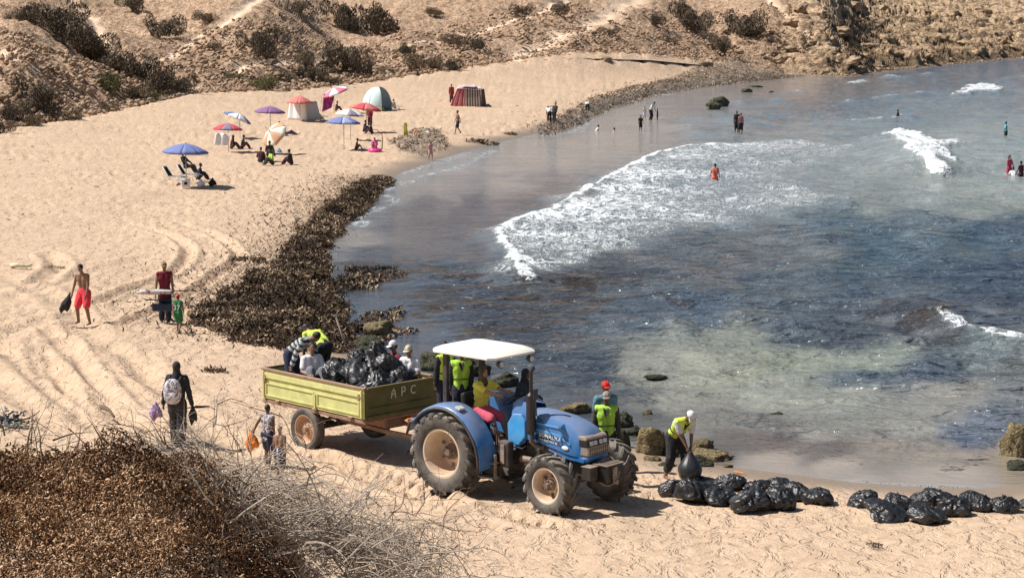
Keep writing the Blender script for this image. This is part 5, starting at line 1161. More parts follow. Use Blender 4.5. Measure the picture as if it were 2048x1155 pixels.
# ---- trailer
TL_H = R(-45.5); tf = Vector((math.cos(TL_H), math.sin(TL_H), 0)); tr_ = Vector((math.sin(TL_H), -math.cos(TL_H), 0))
TL_LOC = Vector((-4.17, 40.04, 0)) - tr_ * 0.90; TL_LOC.z = gz(TL_LOC.x, TL_LOC.y) - 0.02
trailer = empty('trailer', TL_LOC, TL_H); tag(trailer, 'lime green farm trailer heaped with black rubbish bags behind the tractor', 'trailer')
L0, L1, HW, ZB, ZT = -1.36, 1.88, 0.97, 0.93, 1.52
def side(name, s_, parent):
    mb = MB(); mb.box(((L0 + L1) / 2, s_ * HW, (ZB + ZT) / 2), (L1 - L0, 0.03, ZT - ZB)); p = mb.build(name, M_LIME, parent, bevel=0.004)
    y = s_ * (HW + 0.028)
    mb = MB(); mb.box(((L0 + L1) / 2, s_ * HW, ZT + 0.016), (L1 - L0 + 0.04, 0.075, 0.045)); mb.build('top_rail', M_RUST, p, bevel=0.008)
    mb = MB(); mb.box(((L0 + L1) / 2, y, ZT - 0.10), (L1 - L0 - 0.16, 0.035, 0.12), top=(1, 0.6)); mb.build('swage', M_LIME, p, bevel=0.01)
    Lm = (L0 + L1) / 2 + 0.1
    for a, b in ((L0 + 0.12, Lm - 0.05), (Lm + 0.08, L1 - 0.15)):
        mb = MB(); z0, z1 = ZB + 0.07, ZB + 0.32; w = 0.035
        for c, sz in ((((a + b) / 2, y - s_ * 0.004, z0), (b - a, 0.022, w)), (((a + b) / 2, y - s_ * 0.004, z1), (b - a, 0.022, w)), ((a, y - s_ * 0.004, (z0 + z1) / 2), (w, 0.022, z1 - z0 + w)), ((b, y - s_ * 0.004, (z0 + z1) / 2), (w, 0.022, z1 - z0 + w))): mb.box(c, sz)
        mb.build('pressed_frame', M_LIME, p, bevel=0.006)
    for x in (L0 + 0.05, L1 - 0.06, Lm + 0.015):
        mb = MB(); mb.box((x, y, (ZB + ZT) / 2 - (0.0 if x != Lm + 0.015 else 0.14)), (0.05, 0.05, (ZT - ZB - 0.04) if x != Lm + 0.015 else 0.30)); mb.build('upright', M_LIME, p, bevel=0.008)
    for x in (L0 + 0.5, Lm, L1 - 0.4): mb = MB(); mb.cyl((x - 0.06, y, ZB - 0.01), (x + 0.06, y, ZB - 0.01), 0.022, n=8); mb.build('hinge', M_RUST, p)
    for x in (L0 + 0.10, L1 - 0.11): mb = MB(); mb.box((x, y + s_ * 0.03, ZT - 0.16), (0.05, 0.02, 0.13)); mb.cyl((x, y + s_ * 0.04, ZT - 0.10), (x + 0.07, y + s_ * 0.05, ZT - 0.16), 0.012, n=6); mb.build('latch', M_RUST, p)
    return p
side('side_board', -1, trailer); side('side_board', 1, trailer)
mb = MB(); mb.box((L1 + 0.02, 0, (ZB + ZT) / 2 + 0.0), (0.03, 2 * HW - 0.04, ZT - ZB)); hb_ = mb.build('head_board', M_LIME_SHADE, trailer, bevel=0.004)
mb = MB(); mb.box((L1 + 0.03, 0, ZT + 0.014), (0.07, 2 * HW - 0.08, 0.045)); mb.build('top_rail', M_LIME_SHADE, hb_, bevel=0.006)
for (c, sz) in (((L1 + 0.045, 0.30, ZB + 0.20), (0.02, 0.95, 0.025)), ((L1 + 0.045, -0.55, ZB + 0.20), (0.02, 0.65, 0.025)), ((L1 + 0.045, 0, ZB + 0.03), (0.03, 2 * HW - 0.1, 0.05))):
    mb = MB(); mb.box(c, sz); mb.build('pressed_rib', M_LIME_SHADE, hb_, bevel=0.004)
# brush painted letters A P C
def stroke(pts, name='painted_letter'):
    mb = MB()
    for a, b in zip(pts[:-1], pts[1:]):
        if a is None or b is None: continue
        a = Vector((L1 + 0.038, a[0], a[1])); b = Vector((L1 + 0.038, b[0], b[1])); d = (b - a).normalized(); n_ = Vector((0, -d.z, d.y)) * 0.013; e = d * 0.010
        mb.add([a - n_ - e, b - n_ + e, b + n_ + e, a + n_ - e], [(0, 1, 2, 3)])
    return mb.build(name, M_CHALK, hb_, solid=0.004)
za = ZT - 0.24; k_ = 0.17
stroke([(-0.30, za), (-0.28, za + k_ * 0.7), (-0.235, za + k_), (-0.20, za + k_ * 0.6), (-0.19, za), None, (-0.295, za + k_ * 0.42), (-0.195, za + k_ * 0.45)])
stroke([(-0.02, za + 0.01), (-0.02, za + k_), (0.05, za + k_ + 0.01), (0.07, za + k_ * 0.75), (0.05, za + k_ * 0.52), (-0.02, za + k_ * 0.5)])
stroke([(0.34, za + k_ * 0.95), (0.28, za + k_ * 1.05), (0.235, za + k_ * 0.8), (0.225, za + k_ * 0.4), (0.26, za + k_ * 0.12), (0.33, za + k_ * 0.15)])
mb = MB(); mb.box((L0 - 0.02, 0, (ZB + ZT) / 2), (0.03, 2 * HW - 0.04, ZT - ZB)); tb = mb.build('tail_board', M_LIME, trailer, bevel=0.004)
mb = MB(); mb.box((L0 - 0.03, 0, ZT + 0.014), (0.07, 2 * HW - 0.08, 0.045)); mb.build('top_rail', M_RUST, tb, bevel=0.006)
mb = MB(); mb.box(((L0 + L1) / 2, 0, ZB - 0.015), (L1 - L0, 2 * HW - 0.05, 0.03)); mb.build('load_floor', M_RUST, trailer)
mb = MB()
for s_ in (-1, 1): mb.box(((L0 + L1) / 2, s_ * (HW - 0.03), ZB - 0.065), (L1 - L0 + 0.04, 0.06, 0.07)); mb.box(((L0 + L1) / 2, s_ * 0.42, ZB - 0.14), (L1 - L0, 0.08, 0.20))
for x in np.linspace(L0 + 0.05, L1 - 0.05, 6): mb.box((x, 0, ZB - 0.072), (0.06, 2 * HW - 0.14, 0.05))
mb.build('chassis', M_RUST, trailer, bevel=0.004)
mb = MB()
for s_ in (-1, 1): mb.tube([(0.1, s_ * 0.40, 0.66), (L1, s_ * 0.38, 0.60), (2.75, s_ * 0.07, 0.52), (3.05, 0, 0.50)], 0.055, 4)
mb.box((L1 - 0.35, 0, 0.70), (0.10, 0.7, 0.26)); mb.box((0.25, 0, 0.72), (0.10, 0.7, 0.22)); mb.build('drawbar', M_RUST, trailer, bevel=0.006)
mb = MB(); mb.box((0, 0, 0.45), (0.09, 1.5, 0.09))
for s_ in (-1, 1):
    for k in range(4): mb.box((0, s_ * 0.46, 0.54 + 0.025 * k), (0.95 - 0.2 * k, 0.07, 0.022))
    mb.box((0.44, s_ * 0.46, 0.66), (0.05, 0.06, 0.22)); mb.box((-0.44, s_ * 0.46, 0.66), (0.05, 0.06, 0.22))
mb.build('axle', M_IRON, trailer)
def twheel(y, rz):
    root = empty('trailer_wheel', (0, y, 0.45), rz); root.parent = trailer; h = 0.115; Rt = 0.45; rr_ = 0.30; mb = MB()
    mb.lathe([(rr_, -h * 0.8), (0.36, -h), (0.42, -h * 0.95), (0.445, -h * 0.75), (0.45, -h * 0.35), (0.437, -h * 0.33), (0.437, -h * 0.23), (0.45, -h * 0.2), (0.45, h * 0.2), (0.437, h * 0.23), (0.437, h * 0.33), (0.45, h * 0.35), (0.445, h * 0.75), (0.42, h * 0.95), (0.36, h), (rr_, h * 0.8)], (0, 0, 0), (0, 1, 0), 36)
    mb.build('tyre', M_TYRE, root, auto=40)
    mb = MB(); mb.lathe([(rr_ + 0.012, -h * 0.82), (rr_ - 0.012, -h * 0.80), (rr_ - 0.035, -h * 0.4), (rr_ - 0.05, h * 0.1), (0.19, h * 0.15), (0.15, -h * 0.1), (0.01, -h * 0.1)], (0, 0, 0), (0, 1, 0), 30); mb.build('rim', mat('clay_rim', (0.52, 0.33, 0.21), 0.7, var=0.2, scale=8), root, auto=40)
    mb = MB(); mb.cyl((0, -h * 0.1, 0), (0, -h * 0.9, 0), 0.06, 0.05, 14)
    for i in range(6): a = i * math.pi / 3; mb.cyl((math.cos(a) * 0.11, -h * 0.1, math.sin(a) * 0.11), (math.cos(a) * 0.11, -h * 0.35, math.sin(a) * 0.11), 0.014, n=6)
    mb.build('hub', M_RUST, root, auto=40)
twheel(-0.90, 0); twheel(0.90, math.pi)
mb = MB(); mb.box((L0 - 0.06, -0.60, ZB - 0.11), (0.06, 0.24, 0.12)); mb.build('tail_light', mat('red_lens', (0.5, 0.04, 0.03), 0.3), trailer, bevel=0.01)
mb = MB(); mb.box((L0 - 0.06, 0.60, ZB - 0.11), (0.06, 0.24, 0.12)); mb.build('tail_light', mat('red_lens', (0.5, 0.04, 0.03), 0.3), trailer, bevel=0.01)
def TL(x, y, z): return TL_LOC + tf * x - tr_ * y + Vector((0, 0, z))
def TR(x, y, z):
    f_ = Vector((math.cos(TR_H), math.sin(TR_H), 0)); l_ = Vector((-math.sin(TR_H), math.cos(TR_H), 0)); return TR_LOC + f_ * x + l_ * y + Vector((0, 0, z))

# ================================================================== RUBBISH BAGS
t = NT('black_plastic'); t.set(Base_Color=(0.012, 0.012, 0.013, 1), Roughness=t.ramp(t.noise(5, 3), [(0.3, 0.38), (0.7, 0.55)]), Specular_IOR_Level=0.8)
v1 = t.noise(1.9, 1.5, 0.5, 0.8); t.bump(t.math('ABSOLUTE', t.math('SUBTRACT', v1, 0.5)), 0.45, 0.20); M_BAG = t.m
def bag_mesh(seed, tall=1.0):
    V, Fx = ico(5); r = np.random.RandomState(seed); D = V.copy(); th = np.arctan2(D[:, 1], D[:, 0]); up = np.clip(D[:, 2], 0, 1)
    ax = r.randn(3); ax /= np.linalg.norm(ax); u = np.cross(ax, [0, 0, 1.0]); u /= np.linalg.norm(u); w = np.cross(ax, u)
    wob = fbm(D[:, 0] * 1.1 + seed, D[:, 1] * 1.1 + D[:, 2], 1, 1)
    fold = np.abs(np.sin(th * (4 + seed % 3) + 2.6 * wob + D[:, 2] * 2.2)) ** 0.6          # long folds running to the neck
    fold2 = 1 - np.abs(vnoise((D @ u) * 2.6 + seed * 3 + wob, (D @ w) * 1.5 + (D @ ax) * 1.3, seed % 4) * 2 - 1)  # creases of the stretched film
    fold3 = 1 - np.abs(vnoise((D @ w) * 3.6 + seed, (D @ ax) * 3.0 + (D @ u), (seed + 1) % 4) * 2 - 1)
    rad = 0.80 + 0.30 * fbm(D[:, 0] * 0.9 + seed * 5.1, D[:, 1] * 0.9 + D[:, 2] * 0.7, 2, seed % 3) + 0.10 * fold * (0.3 + up) + 0.14 * fold2 ** 2 + 0.03 * fold3 ** 2 - 0.06
    V = D * rad[:, None]
    V[:, 2] = np.where(V[:, 2] < -0.40, -0.40 + (V[:, 2] + 0.40) * 0.15, V[:, 2]) * tall
    V += np.array([0.2 * r.randn(), 0.2 * r.randn(), 0]) * up[:, None] ** 2; V[:, 2] += 0.45 * tall
    me = np_mesh('rubbish_bag', V, Fx, True); me.materials.append(M_BAG); return me
def knot_mesh(seed):
    r = np.random.RandomState(seed); mb = MB()
    for i in range(5):
        a = i * 1.25 + r.rand(); d = Vector((math.cos(a) * 0.18, math.sin(a) * 0.18, 0.20 + 0.1 * r.rand())); n_ = Vector((-math.sin(a), math.cos(a), 0.1)) * 0.09
        mb.add([Vector((0, 0, 0)) - n_ * 0.3, Vector((0, 0, 0)) + n_ * 0.3, d * 0.6 + n_, d * 0.6 - n_], [(0, 1, 2, 3)]); mb.add([d * 0.6 - n_, d * 0.6 + n_, d + n_ * 0.6 + Vector((0, 0, -0.05)), d - n_ * 0.8 + Vector((0, 0, 0.03))], [(0, 1, 2, 3)])
    me = mb.mesh('tied_neck'); me.materials.append(M_BAG); return me
bags = [bag_mesh(i + 1, (0.95, 0.8, 1.05, 0.9, 0.75)[i]) for i in range(5)]; knots = [knot_mesh(i) for i in range(3)]
r3 = np.random.RandomState(5)
def bag(loc, w, h, label, i, group, rz=None, tilt=0.3, squash=1.0):
    o = bpy.data.objects.new('rubbish_bag', bags[i % 5]); C.objects.link(o); tall = (0.95, 0.8, 1.05, 0.9, 0.75)[i % 5]
    o.location = loc; o.scale = (w / 2 * 1.12, w / 2 * squash * 1.1, h / (1.28 * tall)); o.rotation_euler = (r3.uniform(-tilt, tilt), r3.uniform(-tilt, tilt), r3.uniform(0, 6.28) if rz is None else rz)
    k = bpy.data.objects.new('tied_neck', knots[i % 3]); C.objects.link(k); k.parent = o; k.location = (0.05, 0, 1.22 * tall); k.scale = (0.9, 0.9, 0.7); k.rotation_euler = (r3.uniform(-1, 1), r3.uniform(-1, 1), 0)
    tag(o, label, 'rubbish bag', group); return o
PILE = [  # px centre, py of the foot, width, height, label
 (1343, 990, 42, 32, 'black rubbish bag lying at the left tip of the long pile'), (1388, 1004, 62, 52, 'big black bag below the held bag, second from the left tip'), (1440, 1008, 56, 40, 'wrinkled black bag in the front row, third from the left tip'),
 (1500, 1022, 78, 52, 'large sagging black bag lowest in the front row of the long pile'), (1552, 1018, 56, 50, 'rounded black bag right of the largest sagging one'), (1400, 976, 60, 26, 'flat black bag in the back row under the held bag'),
 (1460, 980, 56, 30, 'black bag in the back row behind the third front bag'), (1515, 985, 50, 26, 'black bag in the back row behind the largest sagging one'), (1560, 978, 46, 26, 'black bag standing highest in the back row of the long pile'),
 (1600, 1002, 46, 36, 'black bag near the right end of the long pile'), (1637, 1010, 58, 40, 'smooth bottomed black bag at the right end of the long pile'), (1580, 992, 40, 30, 'small crushed black bag between the back row and the right end')]
PILE2 = [(1731, 1016, 60, 40, 'round black bag at the left end of the right hand pile'), (1797, 1020, 52, 38, 'black bag second from the left in the right hand pile, behind a flat one'), (1780, 1040, 84, 32, 'flat slumped black bag lying in front with its end pointing left'),
 (1855, 1046, 64, 40, 'black bag lying furthest forward in the right hand pile'), (1850, 1010, 50, 32, 'black bag behind the furthest forward one'), (1880, 1010, 56, 34, 'black bag in the middle of the back row of the right hand pile'), (1908, 1034, 62, 50, 'shiny black bag right of the furthest forward one'),
 (1945, 1022, 60, 44, 'black bag third from the right end of the row'), (1966, 1024, 40, 36, 'narrow black bag second from the right end of the row'), (2004, 1026, 52, 36, 'pleated black bag standing slightly apart at the right end of the row'), (2056, 1020, 30, 26, 'black bag cut off by the right edge of the photo')]
for i, (px, py, w, h, lb) in enumerate(PILE + PILE2):
    p = at(px, py - 4); s_ = p.y / F; ww = w * s_; p.y += ww * 0.30; p.z = gz(p.x, p.y) - 0.03
    bag(p, ww * (1.10 + 0.16 * r3.rand()), h * s_ * (0.70 + 0.2 * r3.rand()), lb, i, 'black rubbish bags on the sand', tilt=0.22)
TB = [(-0.1, -0.45, 0.0, .7, .50, 'black bag at the rear of the heap in the trailer beside the seated man'), (0.25, -0.38, 0.0, .72, .6, 'black bag against the lit side board, middle of the trailer'), (0.8, -0.38, 0.0, .72, .62, 'black bag against the lit side board, front half of the trailer'), (1.38, -0.40, 0.0, .72, .6, 'black bag in the near front corner of the trailer above the painted letters'),
      (1.45, 0.1, 0.0, .8, .58, 'black bag against the head board in the middle'), (1.45, 0.62, 0.0, .7, .5, 'black bag in the far front corner of the trailer'), (0.1, 0.1, 0.1, .85, .65, 'black bag buried in the middle of the trailer load'), (0.75, 0.15, 0.15, .9, .7, 'black bag in the heart of the trailer load under the topmost one'), (0.5, 0.65, 0.1, .8, .6, 'black bag at the far side of the trailer load'),
      (0.45, -0.26, 0.42, .72, .5, 'black bag in the second layer above the middle of the lit side board'), (1.0, -0.2, 0.45, .8, .55, 'black bag in the second layer near the head board'), (0.35, 0.3, 0.52, .7, .55, 'black bag in the second layer near the shovel'), (0.95, 0.30, 0.60, .5, .60, 'topmost black bag of the trailer load with its neck standing up'), (1.35, -0.1, 0.38, .6, .42, 'small black bag propped on the head board')]
TB += [ (0.45, 0.72, 0.40, .68, .5, 'black bag in the second layer at the far side near the shovel'),
       (1.50, 0.22, 0.34, .66, .45, 'black bag leaning over the middle of the head board'), (0.62, -0.02, 0.66, .6, .42, 'black bag just left of the topmost one'), (1.22, 0.30, 0.62, .6, .42, 'black bag just right of the topmost one'), (-0.35, 0.55, 0.05, .7, .5, 'black bag at the rear far side behind the shovel')]
for i, (x, y, z, w, h, lb) in enumerate(TB): bag(TL(x, y, ZB + z), w, h, lb, i + 2, 'black rubbish bags in the trailer', tilt=0.35)

# ================================================================== PEOPLE
SKIN = {'brown': mat('brown_skin', (0.25, 0.135, 0.085), 0.55, var=0.10), 'dark': mat('dark_skin', (0.13, 0.07, 0.045), 0.55, var=0.10), 'tan': mat('tan_skin', (0.34, 0.19, 0.12), 0.55, var=0.08)}
M_HAIR = mat('black_hair', (0.012, 0.010, 0.009), 0.6, bump=0.4, bscale=90); M_GREYHAIR = mat('fair_hair', (0.30, 0.22, 0.15), 0.7)
M_EYE = mat('dark_eye', (0.01, 0.008, 0.008), 0.3); M_LIP = mat('lip', (0.20, 0.07, 0.055), 0.6)
def cloth(name, c, var=0.12): return mat('cloth_' + name, c, 0.9, var=var, scale=7, bump=0.5, bscale=14)
def striped(name, a, b, freq, rot=(0, 0, 0), th=0.5):
    k = 'striped_' + name
    if k in _mc: return _mc[k]
    t = NT(k); mp = t.mapping((1, 1, 1), rot); sx = t.new('ShaderNodeSeparateXYZ'); t.link(mp, sx.inputs[0])
    f = t.math('FRACT', t.math('MULTIPLY', sx.outputs[0], freq)); m = t.math('GREATER_THAN', f, th)
    t.set(Base_Color=t.mix(m, (*a, 1), (*b, 1)), Roughness=0.9); t.bump(t.noise(14, 3), 0.4, 0.02); _mc[k] = t.m; return t.m
def patterned(name, a, b, scale, th=0.5):
    k = 'patterned_' + name
    if k in _mc: return _mc[k]
    t = NT(k); t.set(Base_Color=t.ramp(t.noise(scale, 2, 0.5, 1.0), [(th - 0.03, (*a, 1)), (th + 0.03, (*b, 1))]), Roughness=0.85); _mc[k] = t.m; return t.m
PENDING = []
def ik(a, t, l1, l2, pole):
    d = t - a; L = d.length; mx = (l1 + l2) * 0.995
    if L > mx: t = a + d * (mx / L); d = t - a; L = mx
    if L < 1e-5: L = 1e-5
    x = (l1 * l1 - l2 * l2 + L * L) / (2 * L); hgt = math.sqrt(max(0, l1 * l1 - x * x)); u = d / L
    p = pole - u * pole.dot(u); p = p.normalized() if p.length > 1e-5 else Vector((1, 0, 0))
    return a + u * x + p * hgt, t
def V3(*a): return Vector(a)
POSES = {
 'stand': dict(), 'stand2': dict(lf=(0.03, 0.055), rf=(-0.04, -0.06), lh=(0.05, 0.13, 0.42), rh=(-0.03, -0.13, 0.42)),
 'walk': dict(lf=(0.15, 0.045), rf=(-0.14, -0.045, 0.06), lh=(-0.10, 0.12, 0.45), rh=(0.12, -0.12, 0.47), pz=0.51),
 'wade': dict(lf=(0.06, 0.05), rf=(-0.05, -0.05), lh=(0.10, 0.17, 0.50), rh=(0.08, -0.17, 0.50)),
 'sit_ground': dict(pz=0.075, lean=12, lf=(0.33, 0.08, 0.04), rf=(0.30, -0.08, 0.04), lh=(0.22, 0.10, 0.20), rh=(0.22, -0.10, 0.20)),
 'sit_chair': dict(pz=0.10, lean=-18, lf=(0.36, 0.06, -0.08), rf=(0.36, -0.06, -0.08), lh=(0.18, 0.13, 0.16), rh=(0.18, -0.13, 0.16)),
 'bend': dict(lean=75, pz=0.51, lf=(0.0, 0.07), rf=(0.0, -0.07), lh=(0.34, 0.08, 0.16), rh=(0.34, -0.08, 0.16), head=20),
 'swim': dict(pz=-0.10, lean=35, lf=(-0.2, 0.06, -0.4), rf=(-0.2, -0.06, -0.4), lh=(0.24, 0.14, 0.02), rh=(0.24, -0.14, 0.02), head=-25),
 'lie': dict(pz=0.07, lean=-72, lf=(0.46, 0.05, 0.03), rf=(0.40, -0.06, 0.03), lh=(-0.05, 0.18, 0.05), rh=(-0.02, -0.18, 0.05), head=30),
}
def person(loc, face, h, pose='stand', skin='brown', top=None, bottom=None, hair=M_HAIR, cap=None, hood=None, vest=None, shoes=None, label='', hi=False, group='people on the beach', scarf=None, over=None, brim=True):
    """top=(material, sleeve none|short|long, hem 0..0.3 below the hip)  bottom=(material, length 0..1 of the leg, flare)"""
    P = dict(POSES[pose] if isinstance(pose, str) else pose)
    if over: P.update(over)
    pz = P.get('pz', 0.53); lean = R(P.get('lean', 3)); head = R(P.get('head', 0)); tw = R(P.get('side', 0))
    def dirn(a, sd=0.0): return V3(math.sin(a), math.sin(sd), math.cos(a)).normalized()
    pel = V3(P.get('px', 0), 0, pz); up0 = dirn(lean * 0.75, tw); up1 = dirn(lean * 1.05, tw); lat = V3(0, 1, 0)
    waist = pel + up0 * 0.10; chest = waist + up1 * 0.13; neckb = chest + up1 * 0.085; hd = dirn(lean * 0.75 + head, tw)
    headc = neckb + hd * 0.115; hipL = pel + lat * 0.048; hipR = pel - lat * 0.048
    sh = neckb - up1 * 0.022; wS = 0.105; shL = sh + lat * wS; shR = sh - lat * wS
    def tgt(k, d):
        v = P.get(k, d); return V3(*v) if len(v) == 3 else V3(v[0], v[1], 0.04)
    LF, RF = tgt('lf', (0.0, 0.055, 0.04)), tgt('rf', (0.0, -0.055, 0.04)); LH, RH = tgt('lh', (0.03, 0.15, 0.43)), tgt('rh', (0.03, -0.15, 0.43))
    kp = V3(*P.get('kpole', (1, 0, 0.25))); ep = V3(*P.get('epole', (-1, 0, -0.2)))
    kL, LF = ik(hipL, LF, 0.245, 0.245, kp + lat * 0.12); kR, RF = ik(hipR, RF, 0.245, 0.245, kp - lat * 0.12)
    eL, LH = ik(shL, LH, 0.165, 0.145, ep + lat * 0.5); eR, RH = ik(shR, RH, 0.165, 0.145, ep - lat * 0.5)
    root = empty('person', loc, face); tag(root, label, 'person', group); Sx = h
    fwd_h = V3(math.cos(lean * 0.75 + head), 0, -math.sin(lean * 0.75 + head)).normalized()
    def mk(): return MB()
    def cap_(mb, a, b, r1, r2, inf=0.0): mb.capsule(a * Sx, b * Sx, (r1 + inf) * Sx, (r2 + inf) * Sx, 12 if hi else 8)
    def torso(mb, inf=0.0, low=True, high=True):
        if low: cap_(mb, hipL * 0.8 + hipR * 0.2, hipR * 0.8 + hipL * 0.2, 0.058, 0.058, inf)
        for s_ in (-1, 1):
            cap_(mb, pel + lat * 0.026 * s_, waist + lat * 0.024 * s_, 0.056, 0.052, inf)
            cap_(mb, waist + lat * 0.024 * s_, chest + lat * 0.045 * s_, 0.052, 0.060, inf)
            if high: cap_(mb, chest + lat * 0.045 * s_, sh + lat * 0.055 * s_ - up1 * 0.005, 0.060, 0.044, inf)
        if high: cap_(mb, shL - lat * 0.01, shR + lat * 0.01, 0.034, 0.034, inf)
    def arm(mb, s_, e_, w_, inf=0.0, part=1.0):
        cap_(mb, s_, e_, 0.031, 0.024, inf)
        if part > 0.5: cap_(mb, e_, e_ + (w_ - e_) * (1 if part >= 1 else (part - .5) * 2), 0.024, 0.0165, inf)
    def leg(mb, hp, k, f, inf=0.0, part=1.0, flare=0.0):
        if part <= 0.5: cap_(mb, hp, hp + (k - hp) * (part * 2), 0.053, 0.053 - 0.016 * part * 2, inf + flare)
        else: cap_(mb, hp, k, 0.052, 0.036, inf + flare * 0.5); cap_(mb, k, k + (f - k) * ((part - .5) * 2), 0.035, 0.023 + 0.004 * (part < 1), inf + flare)
    # ---- body, one continuous surface
    mb = mk(); torso(mb); arm(mb, shL, eL, LH); arm(mb, shR, eR, RH); leg(mb, hipL, kL, LF); leg(mb, hipR, kR, RF)
    cap_(mb, neckb - up1 * 0.02, headc - hd * 0.02, 0.030, 0.028)
    hm = Matrix((fwd_h, lat, hd)).transposed()
    mb.ell(headc * Sx, (0.050 * Sx, 0.040 * Sx, 0.060 * Sx), hm, 14, 10); mb.ell((headc - hd * 0.024 + fwd_h * 0.014) * Sx, (0.036 * Sx, 0.032 * Sx, 0.036 * Sx), hm, 12, 8)
    for s_ in (-1, 1): mb.ell((headc + lat * 0.041 * s_ - hd * 0.006) * Sx, (0.011 * Sx, 0.007 * Sx, 0.015 * Sx), hm, 8, 5)
    mb.capsule((headc + fwd_h * 0.049 + hd * 0.004) * Sx, (headc + fwd_h * 0.056 - hd * 0.016) * Sx, 0.006 * Sx, 0.0105 * Sx, 6)
    legd = []
    for k, f in ((kL, LF), (kR, RF)):
        d = (f - k); fo = P.get('foot', None); fdir = V3(1, 0, -0.12) if pz > -0.05 and abs(d.normalized().z) > 0.25 else V3(0.3, 0, 0.95)
        if pose == 'swim': fdir = V3(-0.5, 0, -0.6)
        fdir.normalize(); cap_(mb, f - fdir * 0.014 - V3(0, 0, 0.012), f + fdir * 0.088 - V3(0, 0, 0.012), 0.022, 0.014); legd.append((f, fdir))
    hands = mk()
    for s_, e, w in ((1, eL, LH), (-1, eR, RH)):
        d = (w - e).normalized(); side = d.cross(V3(0, s_, 0.3)); side = side.normalized() if side.length > 1e-3 else V3(1, 0, 0); nrm = d.cross(side).normalized()
        pc = w + d * 0.028; M_ = Matrix((d, side, nrm)).transposed(); mb.ell(pc * Sx, (0.030 * Sx, 0.023 * Sx, 0.0125 * Sx), M_, 10, 6)
        if hi:
            for i, L in enumerate((0.034, 0.041, 0.039, 0.030)):
                b = pc + d * 0.022 + side * (0.0155 - 0.0105 * i); m1 = b + d * L * 0.5 + nrm * 0.004; t1 = m1 + d * L * 0.38 + nrm * 0.014; hands.tube([b * Sx, m1 * Sx, t1 * Sx], [0.0058 * Sx, 0.0052 * Sx, 0.004 * Sx], 5)
            b = pc + side * 0.018 - d * 0.008; hands.tube([b * Sx, (b + side * 0.014 + d * 0.012) * Sx, (b + side * 0.016 + d * 0.030 + nrm * 0.006) * Sx], [0.007 * Sx, 0.006 * Sx, 0.0045 * Sx], 5)
        else: cap_(mb, pc, pc + d * 0.040 + nrm * 0.008, 0.014, 0.008)
    vox = (0.0098 if hi else 0.017) * h
    def shell(name, mb, m_, vx=vox, extra=None, smooth=2, wrinkle=0.0):
        o = mb.build(name, m_, root, True, fix=False); md = o.modifiers.new('r', 'REMESH'); md.mode = 'VOXEL'; md.voxel_size = vx; md.use_smooth_shade = True
        md2 = o.modifiers.new('s', 'SMOOTH'); md2.iterations = smooth; md2.factor = 0.5
        PENDING.append((o, extra, wrinkle * h)); return o
    shell('body', mb, SKIN[skin], extra=hands if hi else None)
    # ---- clothing
    if bottom:
        m_, ln, fl = bottom; mb = mk()
        if fl >= 0.05:      # skirt or robe: one lofted shape
            kn = (kL + kR) / 2; ft = (LF + RF) / 2; end = pel + (kn - pel) * min(1, ln * 2) if ln <= 0.5 else kn + (ft - kn) * ((ln - .5) * 2)
            for s_ in (-1, 1): mb.capsule((pel + lat * 0.035 * s_) * Sx, (end + lat * 0.045 * s_) * Sx, 0.066 * Sx, (0.05 + fl * 0.6) * Sx, 10)
        else:
            leg(mb, hipL, kL, LF, 0.008, ln, fl); leg(mb, hipR, kR, RF, 0.008, ln, fl)
        cap_(mb, hipL * .85 + hipR * .15, hipR * .85 + hipL * .15, 0.060, 0.060, 0.007); cap_(mb, pel, pel + up0 * 0.05, 0.066, 0.060, 0.008)
        shell('trousers' if ln > 0.6 else 'shorts', mb, m_, wrinkle=0.006)
    if top:
        m_, sl, hem = top; mb = mk(); torso(mb, 0.009, low=hem > 0.02)
        if hem > 0.05:
            kn = (kL + kR) / 2; d_ = (kn - pel).normalized() * min(hem, 0.25)
            for s_ in (-1, 1): mb.capsule((pel + lat * .03 * s_) * Sx, (pel + d_ + lat * 0.04 * s_) * Sx, 0.068 * Sx, 0.074 * Sx, 10)
        if sl != 'none':
            for a_, e_, w_ in ((shL, eL, LH), (shR, eR, RH)):
                if sl == 'long': arm(mb, a_, e_, w_, 0.009)
                else: cap_(mb, a_, a_ + (e_ - a_) * 0.72, 0.038, 0.034)
        shell('shirt', mb, m_, wrinkle=0.006)
    if vest:
        mb = mk(); torso(mb, 0.0125, low=False); vs_ = shell('vest', mb, vest, wrinkle=0.006)
        # open V at the throat and a dark belt line
        mb = mk(); fr = V3(math.cos(lean), 0, -math.sin(lean)); q = chest + fr * 0.074
        pts = [chest - up1 * 0.02 + fr * 0.079, neckb - up1 * 0.004 + lat * 0.034 + fr * 0.052, neckb + up1 * 0.015 + fr * 0.030, neckb - up1 * 0.004 - lat * 0.034 + fr * 0.052]
        mb.add([p_ * Sx for p_ in pts], [(0, 1, 2, 3)]); mb.build('neck_opening', cloth('charcoal', (0.03, 0.03, 0.035)), root, solid=0.01)
        mb = mk(); ring = []
        for i in range(25): a = i / 24 * 2 * math.pi; ring.append((waist + up1 * 0.02 + fr * math.cos(a) * 0.074 + lat * math.sin(a) * 0.100) * Sx)
        mb.tube(ring, 0.007 * Sx, 5, False); mb.build('waist_tie', cloth('charcoal', (0.03, 0.03, 0.035)), root, True)
    if shoes:
        mb = mk()
        for f, fd in legd: cap_(mb, f - fd * 0.018 - V3(0, 0, 0.012), f + fd * 0.092 - V3(0, 0, 0.012), 0.025, 0.017)
        shell('shoes', mb, shoes)
